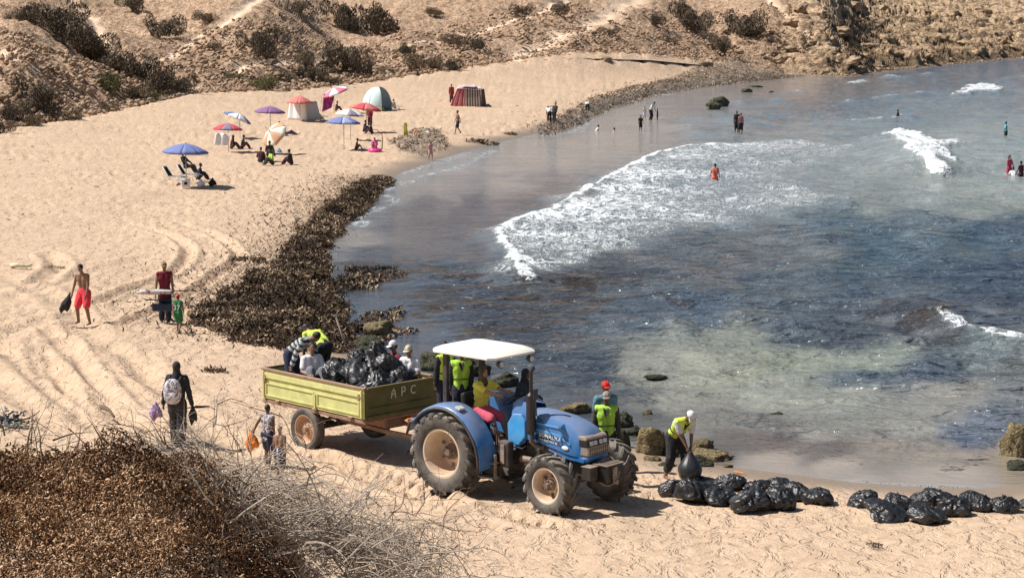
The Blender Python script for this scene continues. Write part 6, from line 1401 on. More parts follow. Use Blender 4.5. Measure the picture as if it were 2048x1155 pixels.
    # ---- head
    if hood or scarf:
        mb = mk(); mb.ell((headc + hd * 0.006 - fwd_h * 0.010) * Sx, (0.055 * Sx, 0.050 * Sx, 0.064 * Sx), hm, 14, 10); cap_(mb, headc - hd * 0.03 - fwd_h * 0.012, neckb, 0.040, 0.062)
        shell('hood', mb, hood or scarf)
    elif cap is not None:
        mb = mk(); vs, rows = None, []
        for j in range(6):
            ph = R(2 + 88 * j / 5); rows.append([(headc + hd * (0.010 + 0.060 * math.sin(ph)) + (fwd_h * 0.056 * math.cos(t_) + lat * 0.047 * math.sin(t_)) * math.cos(ph)) * Sx for t_ in np.linspace(0, 2 * math.pi, 15)])
        mb.grid(rows); o = mb.build('cap', cap, root, True, solid=0.006)
        if brim:
            mb = mk(); r1 = [(headc + hd * 0.014 + fwd_h * 0.050 * math.cos(t_) + lat * 0.045 * math.sin(t_)) * Sx for t_ in np.linspace(-1.1, 1.1, 8)]; r2_ = [(headc + hd * 0.002 + fwd_h * (0.052 + 0.045 * math.cos(t_)) + lat * 0.043 * math.sin(t_)) * Sx for t_ in np.linspace(-1.1, 1.1, 8)]
            mb.grid([r1, r2_]); mb.build('peak', cap, o, True, solid=0.006)
        if hair and hi: mb = mk(); mb.ell((headc - fwd_h * 0.010 - hd * 0.004) * Sx, (0.046 * Sx, 0.044 * Sx, 0.050 * Sx), hm, 12, 8); mb.build('hair', hair, root, True)
    elif hair:
        mb = mk(); mb.ell((headc + hd * 0.012 - fwd_h * 0.010) * Sx, (0.050 * Sx, 0.046 * Sx, 0.056 * Sx), hm, 14, 10)
        if P.get('long'): cap_(mb, headc - fwd_h * 0.026, neckb - fwd_h * 0.05 - up1 * 0.02, 0.042, 0.030)
        mb.build('hair', hair, root, True)
    if hi and not P.get('back'):
        mb = mk()
        for s_ in (-1, 1): mb.ell((headc + fwd_h * 0.0465 + lat * 0.017 * s_ + hd * 0.006) * Sx, (0.004 * Sx, 0.0075 * Sx, 0.0038 * Sx), hm, 8, 5)
        mb.build('eyes', M_EYE, root, True)
        mb = mk(); mb.ell((headc + fwd_h * 0.0475 - hd * 0.030) * Sx, (0.004 * Sx, 0.014 * Sx, 0.004 * Sx), hm, 8, 5); mb.build('mouth', M_LIP, root, True)
    root['_j'] = 0; del root['_j']
    Mx = Matrix.Translation(Vector(loc)) @ Matrix.Rotation(face, 4, 'Z')
    return root, {k: Mx @ (v * Sx) for k, v in dict(LH=LH, RH=RH, head=headc, pel=pel, chest=chest, neck=neckb, sh=sh, back=chest - V3(0.08, 0, 0)).items()}, dict(up=up1, Mx=Mx)
def bake_people():
    dg = bpy.context.evaluated_depsgraph_get()
    for o, extra, wr in PENDING:
        me = bpy.data.meshes.new_from_object(o.evaluated_get(dg)); nm = o.data.name; old = o.data
        n = len(me.vertices); co = np.empty(n * 3, dtype=np.float32); me.vertices.foreach_get('co', co); co = co.reshape(-1, 3)
        if wr and n:
            nr = np.empty(n * 3, dtype=np.float32); me.vertices.foreach_get('normal', nr); nr = nr.reshape(-1, 3); s_ = 11.0
            d = ridged(co[:, 0] * s_ + co[:, 2] * 5, co[:, 1] * s_ - co[:, 2] * 3, 2) + ridged(co[:, 2] * 9 + co[:, 0] * 4, co[:, 1] * 8 + 3, 2, 1) - 1.0
            co = co + nr * (d * wr * 1.6)[:, None]; me.vertices.foreach_set('co', co.ravel()); me.update()
        if extra is not None and extra.v:
            import bmesh
            bm = bmesh.new(); bm.from_mesh(me); vs = [bm.verts.new(v) for v in extra.v]
            for f in extra.f:
                try: bm.faces.new([vs[i] for i in f]).smooth = True
                except ValueError: pass
            bm.to_mesh(me); bm.free()
        o.modifiers.clear(); o.data = me; bpy.data.meshes.remove(old); me.name = nm
    PENDING.clear()

HV = mat('hi_vis', (0.42, 0.70, 0.07), 0.7, var=0.06); HV2 = mat('hi_vis_yellow', (0.62, 0.78, 0.10), 0.7, var=0.06); NAVY = cloth('navy', (0.022, 0.026, 0.05)); BLK = cloth('black', (0.024, 0.024, 0.027)); WHT = cloth('white', (0.70, 0.70, 0.72), 0.05)
def gp(px, py, off=0.0):
    p = at(px, py); p.z += off; return p
# --- left beach
PB = 'people crossing the near sand'
_, J, _ = person(gp(170, 648), R(-112), 1.76, 'walk', 'brown', None, (cloth('coral', (0.75, 0.05, 0.075)), 0.42, 0.012), label='bare chested man in coral red shorts walking with a black garment in his hand', hi=True, group=PB,
    over=dict(lf=(0.04, 0.12), rf=(0.0, -0.12, 0.045), rh=(0.06, -0.20, 0.46), lh=(0.12, 0.12, 0.50), head=22, lean=7))
def draped(name, p, w, hgt, m_, label, cat, seed=0, lean=(0, 0)):
    """a hanging garment: crumpled closed sack narrowed at the hand"""
    r = np.random.RandomState(seed); V, Fx = ico(4); k = sm(1.0, -0.6, V[:, 2]); W = (0.30 + 0.70 * k)
    V = V * np.stack([W * w / 2, W * w / 3.2, np.full(len(V), hgt / 2)], 1) * (1 + 0.22 * ridged(V[:, 0] * 3 + V[:, 1] * 2 + seed, V[:, 2] * 1.6 + 3, 2)[:, None] - 0.1)
    V[:, 2] -= hgt / 2; V[:, 0] += lean[0] * (-V[:, 2] / hgt); V[:, 2] += 0.10 * hgt * np.sin(V[:, 0] / w * 9) * (V[:, 2] < -0.6 * hgt)
    me = np_mesh(name, V, Fx); o = link(name, me, None, m_); o.location = p; tag(o, label, cat); return o
draped('garment', J['RH'] + V3(-0.06, 0, 0.02), 0.34, 0.56, BLK, 'black garment hanging from the hand of the man in coral shorts', 'clothing', 3, (-0.22, 0))
_, J, _ = person(gp(331, 645), R(-80), 1.72, 'stand2', 'brown', (cloth('maroon', (0.17, 0.012, 0.028)), 'none', 0.06), (NAVY, 0.95, 0.012), cap=cloth('khaki', (0.22, 0.17, 0.10)), shoes=BLK, label='man in a maroon sleeveless shirt and cap carrying a rolled parasol', hi=True, group=PB, over=dict(rh=(0.10, -0.16, 0.46), lh=(0.10, 0.14, 0.46)))
c_ = (J['LH'] + J['RH']) / 2 + V3(0.0, -0.06, 0.02)
rp = empty('rolled_parasol', c_, 0); tag(rp, 'white rolled parasol carried level at the waist of the man in maroon', 'parasol')
mb = MB(); mb.tube([(-0.78, 0, -0.02), (-0.60, 0, 0.0), (-0.35, 0, 0.0), (-0.1, 0, 0.0), (0.20, 0, 0.0), (0.3, 0, 0)], [0.03, 0.075, 0.085, 0.075, 0.06, 0.02], 10); mb.build('rolled_canopy', patterned('parasol_roll', (0.60, 0.57, 0.55), (0.25, 0.14, 0.10), 6, 0.56), rp, True)
mb = MB(); mb.cyl((-0.8, 0, -0.02), (0.72, 0, 0.04), 0.014, n=8); mb.build('pole', M_IRON, rp, True)
ch = empty('folded_chair', c_ + V3(-0.05, -0.05, -0.24), 0); tag(ch, 'dark blue folded chair and bag hanging below the rolled parasol', 'folding chair')
mb = MB(); mb.box((-0.12, 0, 0.02), (0.72, 0.05, 0.035)); mb.build('rail', BLK, ch, bevel=0.01)
mb = MB(); mb.box((0.02, 0, -0.20), (0.62, 0.07, 0.22)); mb.build('sling', cloth('slate', (0.035, 0.045, 0.085)), ch, bevel=0.04)
mb = MB(); mb.cyl((-0.30, 0.03, -0.05), (0.30, 0.03, -0.62), 0.012, n=6); mb.cyl((0.28, 0.03, -0.02), (0.05, 0.03, -0.62), 0.012, n=6); mb.build('legs', M_IRON, ch, True)
G = cloth('green', (0.02, 0.16, 0.055))
rt, J, X_ = person(gp(357, 664), R(80), 1.06, 'walk', 'brown', (G, 'none', 0.20), (G, 0.4, 0.02), cap=cloth('red', (0.60, 0.03, 0.02)), brim=False, label='small child in a green jersey numbered 37 and a red cap', hi=True, group=PB, over=dict(back=True, lf=(0.08, 0.05), rf=(-0.08, -0.05, 0.05)))
lettering('number', '37', 0.20, rt, (-0.106, 0.0, 0.705), (R(90), 0, R(-90)), M_WHITE, depth=0.004)
rt, J, X_ = person(gp(356, 893), R(78), 1.72, 'stand2', 'dark', (BLK, 'long', 0.10), (cloth('dark_print', (0.03, 0.028, 0.032)), 0.97, 0.02), hood=cloth('charcoal', (0.03, 0.03, 0.035)), label='person in a black hooded top with a white patterned backpack, seen from behind', hi=True, group=PB, over=dict(back=True, lh=(0.02, 0.20, 0.42), rh=(0.02, -0.20, 0.42), lf=(0.08, 0.06), rf=(-0.06, -0.06)))
bp = empty('backpack', rt.location, rt.rotation_euler.z); tag(bp, 'white and grey patterned backpack on the back of the hooded person', 'backpack')
M_BP = patterned('backpack', (0.62, 0.60, 0.62), (0.16, 0.13, 0.16), 16, 0.52)
V, Fx = ico(4); V = np.sign(V) * np.abs(V) ** 0.75 * np.array([0.12, 0.185, 0.26]); V[:, 1] *= 1 - 0.18 * sm(0.05, 0.3, V[:, 2]); me = np_mesh('pack', V + np.array([-0.225, 0, 1.19]), Fx); link('pack', me, bp, M_BP)
V, Fx = ico(3); V = np.sign(V) * np.abs(V) ** 0.7 * np.array([0.04, 0.13, 0.10]); me = np_mesh('front_pocket', V + np.array([-0.345, 0, 1.09]), Fx); link('front_pocket', me, bp, M_BP)
for s_ in (-1, 1): mb = MB(); mb.tube([(-0.16, s_ * 0.10, 1.36), (-0.02, s_ * 0.125, 1.49), (0.11, s_ * 0.11, 1.38), (0.13, s_ * 0.12, 1.18), (0.0, s_ * 0.16, 1.02), (-0.14, s_ * 0.12, 0.98)], 0.018, 6); mb.build('shoulder_strap', cloth('charcoal', (0.03, 0.03, 0.035)), bp, True)
draped('hand_bag', J['RH'] + V3(0.02, 0, 0.0), 0.20, 0.40, BLK, 'black bag held low in the right hand of the hooded person', 'bag', 8)
ub = empty('folded_umbrella', J['RH'] + V3(0.10, -0.03, -0.06), R(0)); tag(ub, 'short black folded umbrella sticking out sideways from the hooded person', 'umbrella'); mb = MB(); mb.tube([(-0.08, 0, -0.01), (0.0, 0, 0), (0.24, 0, 0.01), (0.27, 0, 0.01)], [0.012, 0.028, 0.022, 0.01], 8); mb.build('canopy', BLK, ub, True); mb = MB(); mb.cyl((-0.2, 0, -0.02), (-0.06, 0, -0.01), 0.011, n=8); mb.build('handle', M_IRON, ub, True)
draped('patterned_bag', J['LH'] + V3(-0.16, -0.02, 0.02), 0.30, 0.36, patterned('purple', (0.22, 0.10, 0.30), (0.45, 0.36, 0.50), 20), 'purple patterned bag at the left hand of the hooded person', 'bag', 12)
_, J, _ = person(gp(536, 932), R(60), 1.20, 'stand2', 'dark', (patterned('tank', (0.55, 0.52, 0.54), (0.12, 0.10, 0.13), 18, 0.52), 'none', 0.06), (NAVY, 0.45, 0.012), label='child in a patterned white sleeveless top holding an orange bag', hi=True, group=PB, over=dict(back=True, lh=(-0.02, 0.26, 0.56), rh=(0.02, -0.13, 0.46)))
ob_ = draped('plastic_bag', J['LH'] + V3(-0.04, 0, 0.02), 0.30, 0.40, mat('orange_plastic', (0.80, 0.24, 0.03), 0.35, var=0.15), 'bright orange plastic bag held out by the child', 'bag', 5)
person(gp(560, 960), R(70), 1.02, 'stand2', 'brown', None, (striped('shorts', (0.025, 0.03, 0.07), (0.6, 0.6, 0.65), 5, (0, 0, R(90)), 0.85), 0.5, 0.02), hair=M_GREYHAIR, label='small shirtless child with pale cropped hair in striped navy shorts', hi=True, group=PB, over=dict(back=True))
# --- workers on the right
WG = 'beach cleaning workers'
person(gp(1212, 962), R(-95), 1.72, 'stand2', 'dark', (cloth('grey_green', (0.05, 0.055, 0.04)), 'long', 0.05), (BLK, 1.0, 0.01), cap=cloth('cap_grey', (0.30, 0.26, 0.24)), vest=HV, shoes=BLK, label='worker in a green hi vis vest and grey cap behind the front wheel', hi=True, group=WG, over=dict(lh=(0.04, 0.15, 0.46), rh=(0.02, -0.15, 0.44)))
person(gp(1209, 938), R(-70), 1.74, 'stand2', 'dark', (cloth('teal', (0.10, 0.22, 0.27)), 'short', 0.05), (NAVY, 1.0, 0.01), cap=cloth('red', (0.60, 0.03, 0.02)), shoes=BLK, label='man in a red cap and teal shirt mostly hidden behind the grey capped worker', hi=True, group=WG)
_, J, _ = person(gp(1350, 958), R(-62), 1.72, 'bend', 'brown', (WHT, 'short', 0.0), (BLK, 0.80, 0.012), cap=WHT, vest=HV2, label='worker in a white cap and hi vis vest bending to knot a black bag', hi=True, group=WG,
    over=dict(lean=48, head=18, px=-0.02, pz=0.50, lf=(0.04, 0.10), rf=(-0.06, -0.09), lh=(0.26, 0.04, 0.42), rh=(0.27, -0.02, 0.42)))
hh = (J['LH'] + J['RH']) / 2
V, Fx = ico(5); th = np.arctan2(V[:, 1], V[:, 0]); k = sm(1.0, -0.35, V[:, 2]) ** 1.2; W = 0.035 + 0.20 * k; pl = 1 + 0.07 * np.abs(np.sin(th * 7)) * (1 - k) + 0.05 * ridged(V[:, 0] * 3, V[:, 2] * 1.2, 2)
q = np.hypot(V[:, 0], V[:, 1]) + 1e-6; rad = np.sqrt(np.clip(1 - V[:, 2] ** 2, 0, 1)); V = np.stack([V[:, 0] / q * W * rad ** 0.7 * pl, V[:, 1] / q * W * rad ** 0.7 * pl, V[:, 2] * 0.36], 1)
t = NT('taut_black_plastic'); t.set(Base_Color=(0.03, 0.03, 0.035, 1), Roughness=0.38); M_TAUT = t.m
hbg = link('rubbish_bag', np_mesh('rubbish_bag', V, Fx), None, M_TAUT); hbg.location = hh + V3(0.02, -0.02, -0.33); tag(hbg, 'smooth black bag hanging from the hands of the bending worker', 'rubbish bag')
# --- on the trailer and tractor
G2 = 'people riding on the trailer and tractor'
STR = striped('jumper', (0.40, 0.42, 0.40), (0.03, 0.04, 0.06), 9.5, (0, R(58), 0), 0.55)
person(TL(-1.0, -0.45, ZB), TL_H + R(20), 1.72, 'bend', 'brown', (STR, 'long', 0.02), (cloth('jeans', (0.035, 0.042, 0.085)), 1.0, 0.012), shoes=BLK, label='man in a striped jumper stooping over the side board of the trailer', hi=True, group=G2,
    over=dict(lean=58, head=22, px=-0.04, pz=0.53, lf=(0.04, 0.08), rf=(-0.05, -0.08), rh=(0.10, -0.26, 0.36), lh=(0.32, 0.10, 0.34)))
person(TL(-0.95, 0.25, ZB + 0.12), TL_H + R(178), 1.70, 'bend', 'dark', (HV2, 'short', 0.03), (BLK, 1.0, 0.01), shoes=BLK, label='man in a bright yellow top bent double at the rear of the trailer', hi=True, group=G2, over=dict(lean=66, px=-0.08, lh=(0.26, 0.10, 0.22), rh=(0.26, -0.10, 0.22)))
person(TL(-0.42, -0.45, ZB + 0.26), TL_H + R(-20), 1.68, 'sit_ground', 'tan', (WHT, 'short', 0.0), (cloth('grey', (0.2, 0.2, 0.21)), 0.9, 0.01), label='man in a loose white shirt sitting on the bags in the trailer', hi=True, group=G2, over=dict(lean=4))
person(TL(1.02, 0.70, ZB + 0.36), R(-150), 1.66, 'sit_ground', 'brown', (cloth('wine', (0.16, 0.03, 0.045)), 'short', 0.03), (NAVY, 1.0, 0.01), cap=WHT, label='man in a white cap and wine red shirt at the far side of the trailer', hi=True, group=G2)
person(TL(1.42, 0.70, ZB + 0.34), R(-120), 1.62, 'sit_ground', 'brown', (WHT, 'short', 0.03), (NAVY, 1.0, 0.01), cap=cloth('cream', (0.55, 0.48, 0.36)), label='man in a cream cap and white shirt sitting behind the head board', hi=True, group=G2)
person(TR(-1.18, 0.28, 0.95), R(-40), 1.62, 'stand2', 'dark', (BLK, 'long', 0.04), (NAVY, 1.0, 0.01), vest=HV2, shoes=BLK, label='man in a yellow vest standing on the drawbar behind the roll bar', hi=True, group=G2)
person(TR(-0.74, 0.30, 0.885), TR_H + R(-40), 1.62, 'stand2', 'dark', (cloth('charcoal', (0.03, 0.03, 0.035)), 'long', 0.04), (NAVY, 1.0, 0.01), cap=cloth('violet_grey', (0.20, 0.17, 0.23)), vest=HV, shoes=BLK, label='man in a violet grey cap and green hi vis vest standing behind the driver', hi=True, group=G2)
person(TR(0.06, -0.02, 1.29), TR_H, 1.72, 'sit_chair', 'tan', (cloth('yellow', (0.78, 0.74, 0.10)), 'short', 0.02), (cloth('pink', (0.62, 0.10, 0.16)), 0.45, 0.012), hood=patterned('camo', (0.05, 0.05, 0.028), (0.12, 0.10, 0.06), 14), label='tractor driver in a yellow shirt, pink shorts and camouflage hood', hi=True, group=G2,
    over=dict(pz=0.10, lean=6, lf=(0.34, 0.08, -0.18), rf=(0.34, -0.08, -0.18), lh=(0.42, 0.08, 0.32), rh=(0.41, -0.09, 0.31), epole=(-0.3, 0, -1)))
person(TR(0.30, 0.80, 1.30), TR_H + R(12), 1.60, 'sit_ground', 'dark', (cloth('slate_blue', (0.035, 0.04, 0.065)), 'long', 0.10), (cloth('light_denim', (0.10, 0.18, 0.32)), 0.95, 0.015), hood=cloth('ink', (0.025, 0.025, 0.04)), label='hooded person in dark blue sitting on the far mudguard beside the driver', hi=True, group=G2, over=dict(lean=14, pz=0.07, lf=(0.40, 0.08, -0.10), rf=(0.40, -0.08, -0.10)))
sh_ = empty('shovel', TL(0.02, 0.25, ZB + 0.78), R(-20)); sh_.rotation_euler = (R(0), R(-20), R(-20)); tag(sh_, 'long handled shovel stuck upright in the bags of the trailer', 'shovel')
mb = MB(); mb.cyl((0, 0, 0.15), (0, 0, 1.0), 0.019, n=8); mb.tube([(0, -0.06, 1.0), (0, 0.06, 1.0)], 0.02, 8); mb.build('handle', mat('worn_wood', (0.30, 0.25, 0.20), 0.8, var=0.3), sh_, True)
V, Fx = ico(3); V = V * np.array([0.05, 0.15, 0.18]); V[:, 0] += 0.04 * (V[:, 1] / 0.15) ** 2; link('blade', np_mesh('blade', V, Fx), sh_, mat('rust_blade', (0.11, 0.055, 0.035), 0.7, var=0.3))

# --- far beach
FG = 'bathers and sitters around the parasols'
BRN = cloth('brown', (0.08, 0.05, 0.04)); MAR = cloth('dark_maroon', (0.07, 0.02, 0.03)); PUR = cloth('purple', (0.09, 0.06, 0.13))
def fp(px, py, face, h, pose, skin, top, bottom, label, **k): return person(gp(px, py, k.pop('lift', 0)), R(face), h, pose, skin, top, bottom, label=label, group=k.pop('group', FG), **k)
fp(372, 352, -20, 1.7, 'sit_chair', 'dark', (BLK, 'long', 0.05), (BLK, 0.9, 0.01), 'person in black reclining in the chair under the large blue parasol', lift=0.34)
fp(397, 360, 0, 1.6, 'sit_ground', 'dark', (NAVY, 'long', 0.05), (BLK, 0.9, 0.01), 'person in dark clothes on the ground at the feet of the reclining one')
fp(463, 298, 0, 1.6, 'sit_ground', 'brown', (MAR, 'long', 0.05), (BRN, 0.9, 0.01), 'seated person in dark maroon under the red and grey parasol', scarf=MAR)
fp(484, 298, 10, 1.6, 'sit_ground', 'dark', (BLK, 'short', 0.05), (MAR, 0.9, 0.01), 'seated person in black and maroon just right of the maroon one')
fp(538, 322, -60, 1.7, 'sit_ground', 'dark', (BRN, 'long', 0.05), (BLK, 0.9, 0.01), 'person in brown sitting in the middle of the group below the striped parasol', lift=0.25)
fp(521, 325, 80, 1.6, 'sit_ground', 'dark', (MAR, 'long', 0.05), (BLK, 0.9, 0.01), 'person sitting at the left of the group below the striped parasol')
fp(545, 330, -150, 1.6, 'sit_ground', 'dark', (HV, 'short', 0.05), (BLK, 0.9, 0.01), 'person with a yellow green top in the group below the striped parasol')
fp(583, 330, 170, 1.65, 'sit_ground', 'dark', (BLK, 'long', 0.05), (MAR, 0.9, 0.01), 'person in black sitting at the right of the group with arms on the knees')
fp(573, 270, 5, 1.6, 'lie', 'brown', (PUR, 'short', 0.05), (PUR, 0.9, 0.01), 'person in purple lying on the sand beside the purple parasol')
fp(556, 268, 5, 1.6, 'sit_ground', 'dark', (BLK, 'long', 0.05), (PUR, 0.9, 0.01), 'person sitting at the foot of the purple parasol pole')
fp(632, 239, 0, 1.6, 'sit_ground', 'dark', (BLK, 'long', 0.05), (cloth('grey', (0.2, 0.2, 0.21)), 0.9, 0.01), 'person in black sitting at the opening of the white box tent')
fp(672, 222, 0, 1.5, 'sit_ground', 'dark', (MAR, 'long', 0.05), (BRN, 0.9, 0.01), 'person sitting under the pink and white parasol')
fp(774, 216, 0, 1.6, 'sit_ground', 'brown', (WHT, 'short', 0.05), (BLK, 0.9, 0.01), 'person in white sitting at the mouth of the aqua dome tent', lift=0.2)
fp(790, 218, 170, 1.55, 'sit_ground', 'brown', (cloth('stone', (0.4, 0.37, 0.34)), 'short', 0.05), (cloth('stone', (0.4, 0.37, 0.34)), 0.9, 0.01), 'person in pale clothes sitting right of the aqua dome tent')
fp(740, 252, -90, 1.6, 'stand2', 'dark', (cloth('brick', (0.30, 0.05, 0.05)), 'long', 0.10), (MAR, 0.95, 0.02), 'person in brick red standing under the salmon parasol')
fp(728, 264, 0, 1.55, 'sit_ground', 'dark', (PUR, 'long', 0.05), (BLK, 0.9, 0.01), 'person in purple sitting behind the pale blue parasol')
fp(744, 268, 180, 1.5, 'sit_ground', 'dark', (BLK, 'long', 0.05), (MAR, 0.9, 0.01), 'person in black sitting below the one in brick red')
fp(712, 300, 10, 1.35, 'sit_ground', 'dark', None, (NAVY, 0.45, 0.01), 'bare backed boy sitting in the shade of the blue and white parasol')
fp(750, 302, -100, 1.35, 'sit_ground', 'brown', (cloth('hot_pink', (0.65, 0.12, 0.35)), 'short', 0.05), (cloth('hot_pink', (0.65, 0.12, 0.35)), 0.5, 0.01), 'girl in pink sitting on the pink swim ring', over=dict(long=True), lift=0.12)
fp(916, 268, 200, 1.72, 'walk', 'brown', None, (NAVY, 0.42, 0.01), 'bare chested man in navy shorts walking below the striped tent')
fp(861, 320, -60, 1.15, 'walk', 'brown', (cloth('pale_pink', (0.62, 0.30, 0.30)), 'short', 0.10), (cloth('pale_pink', (0.62, 0.30, 0.30)), 0.4, 0.01), 'child in pale pink walking by the waterline')
fp(903, 206, -80, 1.7, 'stand2', 'dark', (cloth('brick', (0.30, 0.05, 0.05)), 'long', 0.10), (BRN, 0.95, 0.01), 'person in red standing at the left of the striped tent')
fp(1099, 247, 100, 1.7, 'bend', 'dark', (WHT, 'short', 0.02), (BLK, 0.95, 0.01), 'man in a white shirt stooping over the weed bank', over=dict(lean=55))
fp(1108, 247, 60, 1.7, 'stand2', 'dark', (BLK, 'long', 0.02), (BLK, 0.95, 0.01), 'person in black standing right beside the stooping man in white', over=dict(lean=25))
fp(1175, 222, 90, 1.6, 'bend', 'dark', (WHT, 'long', 0.05), (BLK, 0.95, 0.01), 'person in white crouched on the far weed bank', over=dict(lean=70, pz=0.34))
def sp(px, py, face, h, pose, skin, top, bottom, label, sub=0.0, **k):
    p = plane(px, py, 0.0); return person((p[0], p[1], -sub), R(face), h, pose, skin, top, bottom, label=label, group='bathers in the water', **k)
sp(1190, 261, 0, 1.5, 'swim', 'brown', (WHT, 'none', 0.0), (NAVY, 0.4, 0.01), 'swimmer in the shallows nearest the far weed bank, left of another', sub=0.05)
sp(1222, 264, 10, 1.5, 'swim', 'tan', None, (NAVY, 0.4, 0.01), 'swimmer lying low in the shallows, right of another', sub=0.17)
sp(1281, 262, -80, 1.25, 'wade', 'dark', (BLK, 'short', 0.05), (BLK, 0.5, 0.01), 'child in a black swimsuit standing in the shallows', sub=0.05)
sp(1301, 240, -40, 1.72, 'bend', 'brown', (WHT, 'short', 0.02), (BLK, 0.95, 0.01), 'adult in a white shirt leaning down to a small child in the shallows', sub=0.05, over=dict(lean=30, lh=(0.25, 0.1, 0.4), rh=(0.25, -0.1, 0.4)))
sp(1315, 240, 180, 1.0, 'stand2', 'dark', (MAR, 'short', 0.05), (BLK, 0.5, 0.01), 'small child facing the leaning adult in the shallows', sub=0.05)
sp(1289, 236, -60, 1.05, 'stand2', 'brown', (WHT, 'short', 0.05), (WHT, 0.5, 0.01), 'small child in white half hidden behind the leaning adult', sub=0.05)
sp(1473, 266, -80, 1.75, 'stand2', 'dark', (BLK, 'none', 0.05), (BLK, 0.6, 0.01), 'bather in black, left one of the pair walking out of the surf', sub=0.1)
sp(1481, 268, -70, 1.65, 'stand2', 'brown', (cloth('rose', (0.50, 0.20, 0.19)), 'none', 0.05), (BLK, 0.5, 0.01), 'bather in rose, right one of the pair walking out of the surf', sub=0.1)
sp(1430, 364, 95, 1.6, 'wade', 'tan', (cloth('salmon', (0.75, 0.16, 0.10)), 'none', 0.05), (cloth('salmon', (0.75, 0.16, 0.10)), 0.3, 0.01), 'bather in a salmon red swimsuit standing in the foam', sub=0.62)
sp(1796, 239, 150, 1.6, 'wade', 'dark', (BLK, 'none', 0.05), (BLK, 0.3, 0.01), 'bather in black splashing far out before the breaker', sub=0.78)
sp(2012, 272, 160, 1.55, 'wade', 'dark', (cloth('turquoise', (0.12, 0.50, 0.55)), 'short', 0.05), (BLK, 0.3, 0.01), 'bather in a turquoise shirt far out at the right edge', sub=0.50)
sp(2018, 345, -60, 1.6, 'wade', 'tan', (cloth('magenta_red', (0.55, 0.05, 0.12)), 'none', 0.05), (cloth('magenta_red', (0.55, 0.05, 0.12)), 0.3, 0.01), 'long haired woman in a red swimsuit standing in the water at the right edge', sub=0.62, over=dict(long=True))
sp(2028, 350, 90, 1.4, 'swim', 'tan', (WHT, 'short', 0.0), (WHT, 0.3, 0.01), 'child in white low in the water between two bathers at the right edge', sub=0.02)
sp(2042, 354, 120, 1.5, 'wade', 'dark', (MAR, 'none', 0.05), (MAR, 0.3, 0.01), 'bather in dark maroon furthest right at the edge of the photo', sub=0.62)

# ================================================================== PARASOLS, TENTS AND THINGS ON THE FAR BEACH
M_POLE = mat('parasol_pole', (0.55, 0.52, 0.50), 0.4, metal=0.3)
def fab(name, c): return mat('fabric_' + name, c, 0.8, var=0.06, scale=4)
def parasol(px, pyb, pyt, wpx, cols, label, tilt=0.0, tdir=0.0, valance=0.05, sag=0.34, pole=True):
    b = gp(px, pyb); s_ = b.y / F; Hh_ = (pyb - pyt) * s_; Rr = wpx * s_ / 2; root = empty('parasol', b, 0); tag(root, label, 'parasol', 'parasols on the beach')
    Mt = Matrix.Rotation(tdir, 3, 'Z') @ Matrix.Rotation(tilt, 3, 'Y'); hz = Hh_ if tilt < 1 else Hh_ * 0.6; topc = Vector((0, 0, hz)); n = 8; arch = Rr * sag
    base_c = Mt @ Vector((0, 0, -arch * 0.9))
    if pole:
        mb = MB(); mb.cyl((0, 0, -0.2), (0, 0, hz - arch * 1.1), 0.022, n=8); mb.cyl((0, 0, hz - arch * 1.1), topc + Mt @ Vector((0, 0, 0.05)), 0.018, n=8); mb.build('pole', M_POLE, root, True)
    for i in range(n):
        a0, a1 = 2 * math.pi * i / n, 2 * math.pi * (i + 1) / n; rows = []
        for j in range(7):
            f = j / 6; rr_ = Rr * f; z = -arch * f ** 1.7; row = []
            for k in range(5):
                g = k / 4; a = a0 + (a1 - a0) * g; sc_ = 1 - (0.075 * f) * math.sin(math.pi * g); row.append(topc + Mt @ Vector((math.cos(a) * rr_ * sc_, math.sin(a) * rr_ * sc_, z)))
            rows.append(row)
        row = []
        for k in range(5):
            g = k / 4; a = a0 + (a1 - a0) * g; sc_ = 1 - 0.075 * math.sin(math.pi * g); row.append(topc + Mt @ Vector((math.cos(a) * Rr * sc_ * 0.985, math.sin(a) * Rr * sc_ * 0.985, -arch - valance * Rr * 1.6)))
        rows.append(row); mb = MB(); mb.grid(rows); mb.build('canopy_panel', cols[i % len(cols)], root, True, solid=0.006)
        mb = MB(); mb.tube([topc + Mt @ Vector((math.cos(a0) * Rr * f, math.sin(a0) * Rr * f, -arch * f ** 1.7 - 0.015)) for f in (0.02, 0.4, 0.7, 1.0)], 0.007, 4); mb.build('rib', M_POLE, root, True)
    mb = MB(); mb.ell(topc + Mt @ Vector((0, 0, 0.04)), (0.035, 0.035, 0.05), None, 8, 5); mb.build('finial', M_POLE, root, True)
    return root
BL, BD, WH_, RD, GY, PP, SAL, PK, CR, OR = fab('blue', (0.16, 0.20, 0.42)), fab('deep_blue', (0.10, 0.17, 0.36)), fab('white', (0.80, 0.80, 0.80)), fab('red', (0.62, 0.07, 0.10)), fab('grey', (0.24, 0.21, 0.30)), fab('purple', (0.24, 0.12, 0.27)), fab('salmon', (0.66, 0.20, 0.17)), fab('pink', (0.68, 0.17, 0.26)), fab('cream', (0.76, 0.74, 0.62)), fab('orange_stripe', (0.62, 0.35, 0.22))
parasol(373, 372, 287, 93, [BL], 'large plain blue parasol nearest of all, shading a recliner', 0.04, 0.0)
parasol(457, 303, 247, 62, [RD, GY, GY, RD, RD, GY], 'red and grey parasol in front of the white and blue one', 0.05, 0.5)
parasol(480, 276, 227, 58, [WH_, WH_, WH_, BD, BD, WH_, WH_, BD], 'white and dark blue parasol behind the red and grey one', 0.42, math.pi * 0.05)
parasol(541, 264, 213, 62, [PP], 'plain purple parasol on a long thin pole', 0.05, 0.0)
